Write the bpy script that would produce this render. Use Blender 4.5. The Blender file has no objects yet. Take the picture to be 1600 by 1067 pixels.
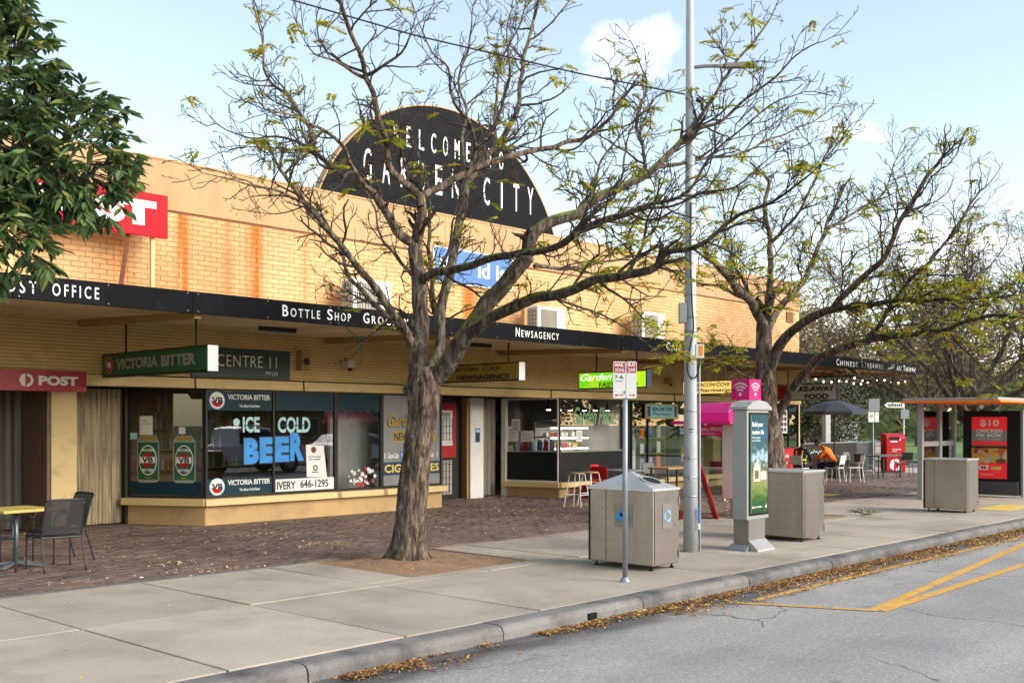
import bpy, bmesh, math, random
from mathutils import Vector, Matrix, noise as mnoise
R = math.radians
rnd = random.Random(11)
sc = bpy.context.scene
COL = sc.collection

# ------------------------------------------------------------------ camera, sky, sun, exposure
cam = bpy.data.cameras.new('camera'); camo = bpy.data.objects.new('camera', cam); COL.objects.link(camo)
camo.location = (0, 0, 1.8); camo.rotation_euler = (R(90), 0, R(-47.1))
cam.sensor_width = 36; cam.lens = 37.575; cam.shift_y = 0.0803; cam.clip_end = 3000; cam.clip_start = .05
sc.camera = camo

SUN = Vector((.30, -.80, .40)).normalized()
world = bpy.data.worlds.new('World'); sc.world = world; world.use_nodes = True
wn, wl = world.node_tree.nodes, world.node_tree.links
wn.clear()
def wnode(t, **k):
    n = wn.new(t)
    for a, b in k.items(): setattr(n, a, b)
    return n
w_out = wnode('ShaderNodeOutputWorld'); w_bg = wnode('ShaderNodeBackground')
w_sky = wnode('ShaderNodeTexSky', sky_type='NISHITA', sun_disc=False)
w_sky.sun_elevation = math.asin(SUN.z); w_sky.sun_rotation = math.atan2(SUN.x, SUN.y)
w_sky.air_density = 1.0; w_sky.dust_density = .6; w_sky.ozone_density = 1.5
w_tc = wnode('ShaderNodeTexCoord'); w_sep = wnode('ShaderNodeSeparateXYZ')
wl.new(w_tc.outputs['Generated'], w_sep.inputs[0])
def wmath(op, a, b=None):
    n = wnode('ShaderNodeMath', operation=op)
    for i, v in enumerate((a, b)):
        if v is None: continue
        if isinstance(v, (int, float)): n.inputs[i].default_value = v
        else: wl.new(v, n.inputs[i])
    return n.outputs[0]
den = wmath('ADD', wmath('MAXIMUM', w_sep.outputs[2], 0.0), .22)
w_cmb = wnode('ShaderNodeCombineXYZ')
wl.new(wmath('DIVIDE', w_sep.outputs[0], den), w_cmb.inputs[0])
wl.new(wmath('DIVIDE', w_sep.outputs[1], den), w_cmb.inputs[1])
w_no = wnode('ShaderNodeTexNoise'); w_no.inputs['Scale'].default_value = 1.15; w_no.inputs['Detail'].default_value = 9
w_no.inputs['Roughness'].default_value = .55; w_no.inputs['Distortion'].default_value = .25
w_map = wnode('ShaderNodeMapping'); w_map.inputs['Location'].default_value = (3.1, 7.4, 0)
wl.new(w_cmb.outputs[0], w_map.inputs[0]); wl.new(w_map.outputs[0], w_no.inputs['Vector'])
w_rmp = wnode('ShaderNodeValToRGB')
w_rmp.color_ramp.elements[0].position = .60; w_rmp.color_ramp.elements[0].color = (.05, .05, .05, 1)
w_rmp.color_ramp.elements[1].position = .76; w_rmp.color_ramp.elements[1].color = (1, 1, 1, 1)
wl.new(w_no.outputs['Fac'], w_rmp.inputs[0])
w_mix = wnode('ShaderNodeMix', data_type='RGBA')
wl.new(w_rmp.outputs[0], w_mix.inputs[0])
w_hz = wnode('ShaderNodeVectorMath', operation='MULTIPLY'); wl.new(w_sky.outputs[0], w_hz.inputs[0]); w_hz.inputs[1].default_value = (1.06, .91, .745)   # thin winter haze takes the edge off the blue
wl.new(w_hz.outputs[0], w_mix.inputs[6])
w_mix.inputs[7].default_value = (8.4, 8.7, 9.6, 1)
wl.new(w_mix.outputs[2], w_bg.inputs[0]); w_bg.inputs[1].default_value = .10
wl.new(w_bg.outputs[0], w_out.inputs[0])

sl = bpy.data.lights.new('sun', 'SUN'); so = bpy.data.objects.new('sun', sl); COL.objects.link(so)
sl.energy = 1.5; sl.angle = R(40); sl.color = (1, .95, .87)
so.rotation_euler = (-SUN).to_track_quat('-Z', 'Y').to_euler(); so.location = (0, -20, 30)

vs = sc.view_settings
vs.view_transform = 'Standard'; vs.look = 'None'; vs.gamma = 1; vs.use_curve_mapping = False; vs.exposure = 1.84
cy = sc.cycles
cy.use_denoising = True; cy.max_bounces = 8; cy.diffuse_bounces = 4; cy.glossy_bounces = 4
cy.transparent_max_bounces = 12; cy.caustics_reflective = False; cy.caustics_refractive = False
cy.sample_clamp_indirect = 8

# ------------------------------------------------------------------ materials (all procedural)
def mat(name, col, rough=.6, metal=0., var=.12, vs=3., fine=.0, fs=90., bump=0., bs=80., col2=None, c2s=2., c2=(.5, .65),
        c2z=1., emit=0., rv=0., spec=.5, alpha=1., stretch=(1, 1, 1), coord='pos'):
    m = bpy.data.materials.new(name); m.use_nodes = True
    n, l = m.node_tree.nodes, m.node_tree.links
    b = n['Principled BSDF']
    b.inputs['Roughness'].default_value = rough; b.inputs['Metallic'].default_value = metal
    b.inputs['Specular IOR Level'].default_value = spec
    if coord == 'pos':
        g = n.new('ShaderNodeNewGeometry'); P = g.outputs['Position']
    else:
        g = n.new('ShaderNodeTexCoord'); P = g.outputs['Object']
    if stretch != (1, 1, 1):
        mp = n.new('ShaderNodeMapping'); mp.inputs['Scale'].default_value = stretch
        l.new(P, mp.inputs[0]); P = mp.outputs[0]
    def no(scale, detail=5):
        t = n.new('ShaderNodeTexNoise'); t.inputs['Scale'].default_value = scale; t.inputs['Detail'].default_value = detail
        t.inputs['Roughness'].default_value = .6; l.new(P, t.inputs['Vector']); return t.outputs['Fac']
    def mr(x, a, b_, c, d):
        t = n.new('ShaderNodeMapRange'); t.inputs[1].default_value = a; t.inputs[2].default_value = b_
        t.inputs[3].default_value = c; t.inputs[4].default_value = d; l.new(x, t.inputs[0]); return t.outputs[0]
    c = None
    rgb = n.new('ShaderNodeRGB'); rgb.outputs[0].default_value = (*col, 1); c = rgb.outputs[0]
    if col2:
        mx = n.new('ShaderNodeMix'); mx.data_type = 'RGBA'
        l.new(mr(no(c2s, 6), c2[0], c2[1], 0, c2z), mx.inputs[0]); l.new(c, mx.inputs[6]); mx.inputs[7].default_value = (*col2, 1)
        c = mx.outputs[2]
    def mul(c, f):
        vm = n.new('ShaderNodeVectorMath'); vm.operation = 'SCALE'; l.new(c, vm.inputs[0]); l.new(f, vm.inputs['Scale']); return vm.outputs[0]
    if var: c = mul(c, mr(no(vs), .25, .75, 1 - var, 1 + var))
    if fine: c = mul(c, mr(no(fs, 3), .25, .75, 1 - fine, 1 + fine))
    if rv:
        oi = n.new('ShaderNodeObjectInfo'); c = mul(c, mr(oi.outputs['Random'], 0, 1, 1 - rv, 1 + rv))
        gi = n.new('ShaderNodeNewGeometry'); c = mul(c, mr(gi.outputs['Random Per Island'], 0, 1, 1 - rv, 1 + rv))
    l.new(c, b.inputs['Base Color'])
    if emit:
        l.new(c, b.inputs['Emission Color']); b.inputs['Emission Strength'].default_value = emit
    if bump:
        bp = n.new('ShaderNodeBump'); bp.inputs['Strength'].default_value = bump; bp.inputs['Distance'].default_value = .01
        l.new(no(bs, 4), bp.inputs['Height']); l.new(bp.outputs[0], b.inputs['Normal'])
    if alpha < 1: b.inputs['Alpha'].default_value = alpha
    m['b'] = b.name
    return m
def glass_mat(name, tint=(.86, .9, .9), ior=1.5, rough=.0, boost=0.):
    m = bpy.data.materials.new(name); m.use_nodes = True
    n, l = m.node_tree.nodes, m.node_tree.links; n.clear()
    o = n.new('ShaderNodeOutputMaterial'); mx = n.new('ShaderNodeMixShader'); t = n.new('ShaderNodeBsdfTransparent')
    g = n.new('ShaderNodeBsdfGlossy'); f = n.new('ShaderNodeFresnel'); f.inputs[0].default_value = ior
    t.inputs[0].default_value = (*tint, 1); g.inputs['Roughness'].default_value = rough; g.inputs[0].default_value = (.95, .97, 1, 1)
    a = n.new('ShaderNodeMath'); a.operation = 'MULTIPLY_ADD'; a.inputs[1].default_value = 2.5; a.inputs[2].default_value = boost + .01
    l.new(f.outputs[0], a.inputs[0]); l.new(a.outputs[0], mx.inputs[0])
    l.new(t.outputs[0], mx.inputs[1]); l.new(g.outputs[0], mx.inputs[2]); l.new(mx.outputs[0], o.inputs[0])
    return m
M = {}
M['brick'] = mat('painted_brick', (.55, .32, .138), .75, var=.12, vs=1.4, fine=.09, fs=30, bump=.3, bs=50, rv=.075, col2=(.64, .40, .19), c2s=.8, c2=(.42, .6))
M['mortar'] = mat('painted_mortar', (.44, .255, .11), .85, var=.15, fine=.1)
M['band'] = mat('parapet_render', (.47, .29, .145), .8, var=.12, vs=1.0, fine=.06, fs=30, col2=(.34, .21, .11), c2s=1.6, c2=(.50, .75), c2z=.65, stretch=(1, 1, .45), bump=.1)
M['board'] = mat('cream_lining', (.68, .49, .21), .65, var=.12, vs=1.6, fine=.05, col2=(.42, .29, .12), c2s=1.1, c2=(.5, .72), c2z=.6)
M['groove'] = mat('lining_groove', (.16, .11, .05), .85)
M['lintel'] = mat('cream_lintel', (.70, .51, .23), .55, var=.08, vs=2, col2=(.40, .28, .12), c2s=3, c2=(.6, .75), c2z=.7)
M['plinth'] = mat('ochre_plinth', (.52, .34, .15), .7, var=.12, vs=2, fine=.06, col2=(.34, .22, .11), c2s=2.2, c2=(.52, .7), c2z=.7, bump=.15)
M['soffit'] = mat('soffit_board', (.74, .58, .32), .65, var=.12, vs=1.4, col2=(.42, .30, .14), c2s=.9, c2=(.48, .66), c2z=.7)
M['beam'] = mat('timber_beam', (.40, .25, .10), .7, var=.2, vs=4, stretch=(6, 1, 6))
M['fascia'] = mat('black_fascia', (.006, .0065, .009), .5, var=.3, vs=2.5, col2=(.03, .033, .04), c2s=3.5, c2=(.62, .8), c2z=.7, bump=.12, bs=5, spec=.06)
M['white'] = mat('white_paint', (.78, .77, .74), .5, var=.06, vs=4, col2=(.55, .52, .47), c2s=5, c2=(.62, .8), c2z=.5)
M['letter'] = mat('white_lettering', (.84, .84, .82), .55, var=.08, vs=6)
M['black'] = mat('black_paint', (.007, .007, .008), .5, var=.2, spec=.25)
M['darkframe'] = mat('dark_frame', (.016, .014, .012), .45, var=.2, vs=5, spec=.3)
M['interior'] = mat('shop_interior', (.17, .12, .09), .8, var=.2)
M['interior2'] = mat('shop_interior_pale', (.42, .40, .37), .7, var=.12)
M['shelfwood'] = mat('shelf', (.14, .08, .045), .5, var=.25, vs=6)
M['glass'] = glass_mat('shop_glass')
M['glass2'] = glass_mat('shelter_glass', (.80, .88, .86), boost=.02)
M['strip'] = mat('strip_curtain', (.50, .39, .22), .32, var=.3, vs=1.5, stretch=(14, 14, .7), col2=(.20, .17, .13), c2s=2., c2=(.4, .6))
M['strip2'] = mat('clear_strip_curtain', (.42, .36, .30), .25, var=.3, vs=1.5, stretch=(14, 14, .6), alpha=.75)
M['strip3'] = mat('dark_strip_curtain', (.13, .11, .09), .35, var=.35, vs=1.5, stretch=(16, 16, .5))
M['concrete'] = mat('footpath_concrete', (.425, .362, .285), .85, var=.13, vs=.7, fine=.16, fs=70, bump=.25, bs=160, rv=.085, col2=(.275, .23, .18), c2s=.9, c2=(.46, .70), c2z=.8)
M['kerb'] = mat('kerb_stone', (.19, .178, .165), .75, var=.28, vs=1.6, fine=.18, fs=45, bump=.4, bs=50, col2=(.075, .070, .068), c2s=2.2, c2=(.46, .66), rv=.08)
M['paver'] = mat('clay_paver', (.205, .138, .108), .7, var=.22, vs=.9, fine=.12, fs=50, bump=.2, bs=70, rv=.22, col2=(.135, .095, .080), c2s=.6, c2=(.45, .65))
M['paverbed'] = mat('paver_bed', (.075, .055, .045), .95, var=.2)
M['bluestone'] = mat('grey_edging', (.15, .14, .13), .8, var=.2, fine=.2, fs=40)
M['dirt'] = mat('bare_dirt', (.32, .19, .105), .95, var=.22, vs=2.5, fine=.35, fs=45, bump=.9, bs=40, col2=(.20, .13, .085), c2s=3, c2=(.5, .65), c2z=.7)
M['grass'] = mat('grass_ground', (.12, .20, .035), .9, var=.3, vs=.5, fine=.3, fs=14)
M['ground'] = mat('earth_ground', (.10, .13, .05), .95, var=.3, vs=.1)
M['yellow'] = mat('road_paint_yellow', (.66, .35, .055), .7, var=.2, vs=3, fine=.25, fs=40, col2=(.27, .24, .20), c2s=13, c2=(.52, .66), c2z=.9)
M['tactile'] = mat('tactile_yellow', (.70, .50, .09), .7, var=.15, vs=3)
M['galv'] = mat('galvanised_steel', (.29, .32, .35), .48, .55, var=.14, vs=5, fine=.1, fs=30, bump=.06, bs=40, col2=(.26, .29, .32), c2s=6, c2=(.55, .7), c2z=.6, stretch=(1, 1, .35))
M['poleblue'] = mat('pole_paint', (.40, .43, .45), .6, .15, var=.14, vs=3, fine=.06, fs=30, col2=(.28, .29, .29), c2s=5, c2=(.58, .70), c2z=.7, stretch=(1, 1, .4))
M['grey'] = mat('grey_paint', (.25, .265, .28), .45, .2, var=.07)
M['lightgrey'] = mat('light_grey_paint', (.36, .362, .355), .42, .2, var=.07, vs=3)
M['darkgrey'] = mat('charcoal_paint', (.055, .06, .065), .45, var=.12)
M['chairm'] = mat('charcoal_chair_metal', (.026, .029, .033), .42, .3, var=.1)
M['cream'] = mat('cream_enamel', (.60, .57, .50), .5, var=.05)
M['pink'] = mat('magenta_plastic', (.80, .008, .24), .4, var=.06, spec=.6)
M['red'] = mat('signal_red', (.46, .008, .012), .45, var=.08, vs=4, spec=.3)
M['postred'] = mat('dark_red_sign', (.36, .008, .014), .4, var=.08)
M['brightred'] = mat('bright_red_sign', (.50, .004, .016), .6, var=.06, spec=.2)
M['green'] = mat('bottle_green', (.008, .105, .035), .45, var=.2, vs=2)
M['darkgreen'] = mat('dark_green_board', (.012, .045, .035), .45, var=.15)
M['teal'] = mat('teal_film', (.005, .032, .048), .5, var=.15, spec=.2)
M['blue'] = mat('sign_blue', (.05, .16, .42), .45, var=.08)
M['beer'] = mat('beer_blue', (.02, .27, .72), .4, var=.2, vs=5)
M['ice'] = mat('ice_blue', (.42, .68, .74), .4, var=.15, vs=9)
M['navy'] = mat('navy_panel', (.012, .022, .10), .4, var=.1)
M['gold'] = mat('sign_gold', (.36, .25, .035), .5, var=.12, vs=2.5)
M['lemon'] = mat('sign_yellow', (.82, .66, .05), .5, var=.05)
M['litlemon'] = mat('lit_pale_yellow_panel', (.88, .62, .16), .5, var=.08, emit=.28)
M['litgreen'] = mat('lit_green_panel', (.16, .60, .012), .5, var=.2, vs=1.1, emit=.30, col2=(.62, .80, .02), c2s=.9, c2=(.45, .62))
M['litwhite'] = mat('lit_white_letters', (.85, .9, .7), .5, var=0, emit=.35)
M['paper'] = mat('paper', (.82, .81, .78), .8, var=.05)
M['ink'] = mat('ink', (.03, .03, .03), .7)
M['maroon'] = mat('maroon_ink', (.16, .02, .03), .6)
M['wood'] = mat('yellow_table_top', (.60, .46, .12), .45, var=.12, vs=4, stretch=(1, 6, 1))
M['stoolwood'] = mat('stool_timber', (.42, .26, .12), .5, var=.2, vs=9)
M['orange'] = mat('hivis_orange', (.95, .20, .012), .75, var=.08, vs=10)
M['hiviz'] = mat('reflective_yellow', (.75, .68, .10), .5)
M['navycloth'] = mat('navy_cloth', (.018, .02, .032), .85, var=.2, vs=12)
M['skin'] = mat('skin', (.42, .22, .14), .55, var=.06)
M['boot'] = mat('tan_boot', (.27, .15, .07), .7, var=.15, vs=12)
M['lamp'] = mat('lit_lamp', (1, .93, .82), .5, var=0, emit=9.)
M['bulb'] = mat('lit_bulb', (1, .70, .34), .5, var=0, emit=2.6)
M['tyre'] = mat('tyre', (.02, .02, .02), .8)
M['carwhite'] = mat('white_car_paint', (.78, .80, .82), .22, var=.02, spec=.7)
M['cardark'] = mat('dark_car_paint', (.04, .05, .07), .22, var=.02, spec=.7)
M['carglass'] = mat('car_glass', (.015, .018, .02), .08, var=0)
M['cable'] = mat('black_cable', (.012, .012, .012), .6)
M['copper'] = mat('rusty_steel', (.20, .07, .03), .7, var=.3, vs=8)
M['umb'] = mat('umbrella_cloth', (.035, .04, .055), .8, var=.12)
for k, cc in dict(a=(.45, .05, .05), b=(.06, .2, .08), c=(.5, .32, .08), d=(.35, .42, .5), e=(.07, .09, .2), f=(.6, .56, .48), g=(.2, .1, .05)).items():
    M['prod_' + k] = mat('product_' + k, cc, .3, var=.15, vs=20)

def ramp_mat(name, stops, rough=.8, src='island', bump=0., sss=0., trans=0.):
    """colour picked per leaf / piece at random from a small list of real colours"""
    m = bpy.data.materials.new(name); m.use_nodes = True
    n, l = m.node_tree.nodes, m.node_tree.links; b = n['Principled BSDF']
    g = n.new('ShaderNodeNewGeometry'); r = n.new('ShaderNodeValToRGB'); r.color_ramp.interpolation = 'LINEAR'
    e = r.color_ramp.elements
    while len(e) < len(stops): e.new(.5)
    for i, (p, c) in enumerate(stops): e[i].position = p; e[i].color = (*c, 1)
    l.new(g.outputs['Random Per Island'], r.inputs[0]); l.new(r.outputs[0], b.inputs['Base Color'])
    b.inputs['Roughness'].default_value = rough
    if trans:
        o = n['Material Output']; t = n.new('ShaderNodeBsdfTranslucent'); mx = n.new('ShaderNodeMixShader'); mx.inputs[0].default_value = trans
        l.new(r.outputs[0], t.inputs[0]); l.new(b.outputs[0], mx.inputs[1]); l.new(t.outputs[0], mx.inputs[2]); l.new(mx.outputs[0], o.inputs[0])
    return m
M['litter'] = ramp_mat('fallen_leaves', [(0, (.07, .03, .015)), (.35, (.26, .105, .035)), (.65, (.42, .20, .065)), (.88, (.56, .36, .11)), (1, (.68, .52, .10))])
M['litter2'] = ramp_mat('pale_fallen_leaves', [(0, (.34, .20, .09)), (.4, (.60, .44, .20)), (.75, (.72, .64, .46)), (1, (.75, .58, .07))])
M['yleaf'] = ramp_mat('autumn_leaves', [(0, (.20, .28, .02)), (.35, (.40, .48, .03)), (.7, (.62, .55, .035)), (.92, (.72, .48, .05)), (1, (.5, .24, .04))], .6, trans=.4)
M['gleaf'] = ramp_mat('evergreen_leaves', [(0, (.035, .075, .030)), (.4, (.075, .135, .052)), (.75, (.13, .20, .075)), (.93, (.22, .30, .08)), (1, (.36, .30, .09))], .27, trans=.3)
M['bushleaf'] = ramp_mat('dark_needles', [(0, (.022, .035, .012)), (.45, (.045, .062, .022)), (.8, (.085, .078, .03)), (1, (.17, .095, .04))], .7, trans=.15)
M['brownleaf'] = ramp_mat('brown_foliage', [(0, (.09, .070, .035)), (.4, (.19, .13, .065)), (.75, (.27, .18, .095)), (1, (.33, .27, .07))], .8, trans=.25)
M['olive'] = ramp_mat('olive_foliage', [(0, (.05, .075, .02)), (.5, (.10, .13, .035)), (.85, (.18, .19, .045)), (1, (.30, .24, .05))], .7, trans=.25)

def bark_mat(name, c1, c2, moss=.0, scale=1.):
    m = bpy.data.materials.new(name); m.use_nodes = True
    n, l = m.node_tree.nodes, m.node_tree.links; b = n['Principled BSDF']; b.inputs['Roughness'].default_value = .9
    g = n.new('ShaderNodeNewGeometry'); mp = n.new('ShaderNodeMapping'); mp.inputs['Scale'].default_value = (1, 1, .27)
    l.new(g.outputs['Position'], mp.inputs[0])
    a = n.new('ShaderNodeTexNoise'); a.inputs['Scale'].default_value = 15 * scale; a.inputs['Detail'].default_value = 7; a.inputs['Roughness'].default_value = .7
    a.inputs['Distortion'].default_value = .6
    l.new(mp.outputs[0], a.inputs['Vector'])
    r = n.new('ShaderNodeValToRGB'); e = r.color_ramp.elements
    e[0].position = .40; e[0].color = (*[x * .22 for x in c1], 1); e[1].position = .62; e[1].color = (*c2, 1)
    k = e.new(.5); k.color = (*c1, 1); l.new(a.outputs['Fac'], r.inputs[0])
    c = r.outputs[0]
    if moss:
        s = n.new('ShaderNodeSeparateXYZ'); l.new(g.outputs['Normal'], s.inputs[0])
        w = n.new('ShaderNodeTexNoise'); w.inputs['Scale'].default_value = 3.2; w.inputs['Detail'].default_value = 5; l.new(g.outputs['Position'], w.inputs['Vector'])
        ad = n.new('ShaderNodeMath'); ad.operation = 'MULTIPLY_ADD'; ad.inputs[1].default_value = 1.9; l.new(w.outputs['Fac'], ad.inputs[0]); l.new(s.outputs[2], ad.inputs[2])
        mr = n.new('ShaderNodeMapRange'); mr.inputs[1].default_value = 1.22; mr.inputs[2].default_value = 1.7; mr.inputs[4].default_value = moss; l.new(ad.outputs[0], mr.inputs[0])
        mx = n.new('ShaderNodeMix'); mx.data_type = 'RGBA'; l.new(mr.outputs[0], mx.inputs[0]); l.new(c, mx.inputs[6])
        r2 = n.new('ShaderNodeValToRGB'); r2.color_ramp.elements[0].color = (.055, .075, .012, 1); r2.color_ramp.elements[1].color = (.30, .32, .03, 1); l.new(a.outputs['Fac'], r2.inputs[0])
        l.new(r2.outputs[0], mx.inputs[7]); c = mx.outputs[2]
    l.new(c, b.inputs['Base Color'])
    bp = n.new('ShaderNodeBump'); bp.inputs['Strength'].default_value = 1.; bp.inputs['Distance'].default_value = .05
    l.new(a.outputs['Fac'], bp.inputs['Height']); l.new(bp.outputs[0], b.inputs['Normal'])
    return m
M['bark'] = bark_mat('bark', (.105, .072, .050), (.29, .22, .165), .08)
M['mossbark'] = bark_mat('mossy_bark', (.060, .042, .029), (.17, .13, .095), .95)
M['palebark'] = bark_mat('pale_bark', (.105, .080, .058), (.27, .22, .17), .35)
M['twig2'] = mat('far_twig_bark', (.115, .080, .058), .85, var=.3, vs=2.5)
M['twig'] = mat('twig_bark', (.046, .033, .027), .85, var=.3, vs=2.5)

def road_mat():
    m = mat('asphalt', (.325, .308, .288), .85, var=.09, vs=.35, fine=.38, fs=42, bump=.5, bs=70, col2=(.20, .202, .208), c2s=.45, c2=(.5, .7), c2z=.6)
    n, l = m.node_tree.nodes, m.node_tree.links; b = n['Principled BSDF']
    g = n.new('ShaderNodeNewGeometry')
    def nz(scale, sc_=(1, 1, 1), detail=4):
        mp = n.new('ShaderNodeMapping'); mp.inputs['Scale'].default_value = sc_; l.new(g.outputs['Position'], mp.inputs[0])
        t = n.new('ShaderNodeTexNoise'); t.inputs['Scale'].default_value = scale; t.inputs['Detail'].default_value = detail; l.new(mp.outputs[0], t.inputs['Vector']); return t
    def mrg(x, a, b_, c, d):
        t = n.new('ShaderNodeMapRange'); t.inputs[1].default_value = a; t.inputs[2].default_value = b_; t.inputs[3].default_value = c; t.inputs[4].default_value = d; l.new(x, t.inputs[0]); return t.outputs[0]
    def mulc(c, f):
        vm = n.new('ShaderNodeVectorMath'); vm.operation = 'SCALE'; l.new(c, vm.inputs[0]); l.new(f, vm.inputs['Scale']); return vm.outputs[0]
    w = nz(1.4); va = n.new('ShaderNodeVectorMath'); va.operation = 'MULTIPLY_ADD'; l.new(w.outputs['Color'], va.inputs[0]); va.inputs[1].default_value = (.9, .9, 0); l.new(g.outputs['Position'], va.inputs[2])
    v = n.new('ShaderNodeTexVoronoi'); v.feature = 'DISTANCE_TO_EDGE'; v.inputs['Scale'].default_value = .28; l.new(va.outputs[0], v.inputs['Vector'])
    br = mrg(nz(.5).outputs['Fac'], .50, .56, 0, 1)
    cr = n.new('ShaderNodeMath'); cr.operation = 'MULTIPLY'; l.new(mrg(v.outputs['Distance'], .0015, .0045, 1, 0), cr.inputs[0]); l.new(br, cr.inputs[1])
    c = b.inputs['Base Color'].links[0].from_socket
    c = mulc(c, mrg(cr.outputs[0], 0, 1, 1, .38)); c = mulc(c, mrg(nz(1., (.04, .9, 1)).outputs['Fac'], .35, .65, .86, 1.12)); sy = n.new('ShaderNodeSeparateXYZ'); l.new(g.outputs['Position'], sy.inputs[0]); ed = n.new('ShaderNodeMath'); ed.operation = 'MULTIPLY_ADD'; ed.inputs[1].default_value = .95; l.new(nz(1.1, (1, 2, 1), 7).outputs['Fac'], ed.inputs[0]); l.new(sy.outputs[1], ed.inputs[2])
    c = mulc(c, mrg(ed.outputs[0], 6.35, 6.72, 1, .34)); c = mulc(c, mrg(nz(16., detail=2).outputs['Fac'], .62, .72, 1, 1.35))
    l.new(c, b.inputs['Base Color'])
    return m
M['road'] = road_mat()
def spots(m, scale, r0, dark, seed=(0, 0, 0)):
    """trodden gum spots and small stains"""
    n, l = m.node_tree.nodes, m.node_tree.links; b = n['Principled BSDF']
    g = n.new('ShaderNodeNewGeometry'); v = n.new('ShaderNodeTexVoronoi'); v.inputs['Scale'].default_value = scale; l.new(g.outputs['Position'], v.inputs['Vector'])
    s_ = n.new('ShaderNodeSeparateColor'); l.new(v.outputs['Color'], s_.inputs[0])
    t = n.new('ShaderNodeMath'); t.operation = 'MULTIPLY'; l.new(s_.outputs[0], t.inputs[0]); t.inputs[1].default_value = r0 * scale
    k = n.new('ShaderNodeMath'); k.operation = 'LESS_THAN'; l.new(v.outputs['Distance'], k.inputs[0]); l.new(t.outputs[0], k.inputs[1])
    q = n.new('ShaderNodeMapRange'); q.inputs[3].default_value = 1; q.inputs[4].default_value = dark; l.new(k.outputs[0], q.inputs[0])
    vm = n.new('ShaderNodeVectorMath'); vm.operation = 'SCALE'; l.new(b.inputs['Base Color'].links[0].from_socket, vm.inputs[0]); l.new(q.outputs[0], vm.inputs['Scale']); l.new(vm.outputs[0], b.inputs['Base Color'])
spots(M['concrete'], 2.1, .022, .62); spots(M['concrete'], 1.3, .016, 1.28); spots(M['concrete'], .9, .05, .80); spots(M['concrete'], 3.7, .012, .55); spots(M['road'], .8, .06, .78); spots(M['road'], 2.3, .02, .6)
M['gutter'] = mat('dark_gutter', (.055, .052, .052), .6, var=.3, vs=1.2, fine=.25, fs=40, col2=(.14, .125, .11), c2s=1.6, c2=(.5, .65))

def steel_mat():
    """brushed stainless with rows of small punched holes"""
    m = mat('perforated_steel', (.37, .325, .29), .36, .8, var=.13, vs=2.4, stretch=(1, 1, .5), col2=(.30, .255, .225), c2s=1.7, c2=(.45, .65), c2z=.7)
    n, l = m.node_tree.nodes, m.node_tree.links; b = n['Principled BSDF']
    g = n.new('ShaderNodeNewGeometry'); s = n.new('ShaderNodeSeparateXYZ'); l.new(g.outputs['Position'], s.inputs[0])
    def ma(op, a, b_=None):
        t = n.new('ShaderNodeMath'); t.operation = op
        for i, v in enumerate((a, b_)):
            if v is None: continue
            if isinstance(v, (int, float)): t.inputs[i].default_value = v
            else: l.new(v, t.inputs[i])
        return t.outputs[0]
    u = ma('SUBTRACT', ma('FRACT', ma('DIVIDE', ma('ADD', s.outputs[0], s.outputs[1]), .085)), .5)
    v = ma('SUBTRACT', ma('FRACT', ma('DIVIDE', s.outputs[2], .135)), .5)
    d = ma('SQRT', ma('ADD', ma('POWER', ma('MULTIPLY', u, .085), 2), ma('POWER', ma('MULTIPLY', v, .135), 2)))
    hole = ma('LESS_THAN', d, .0052)
    nz = n.new('ShaderNodeSeparateXYZ'); l.new(g.outputs['Normal'], nz.inputs[0])
    hole = ma('MULTIPLY', hole, ma('LESS_THAN', ma('ABSOLUTE', nz.outputs[2]), .3))
    old = b.inputs['Base Color'].links[0].from_socket
    mx = n.new('ShaderNodeMix'); mx.data_type = 'RGBA'; l.new(hole, mx.inputs[0]); l.new(old, mx.inputs[6]); mx.inputs[7].default_value = (.02, .02, .02, 1)
    l.new(mx.outputs[2], b.inputs['Base Color'])
    return m
M['steel'] = steel_mat()
M['steeltop'] = mat('steel_lid', (.62, .61, .60), .34, .6, var=.08, vs=3)

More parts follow.
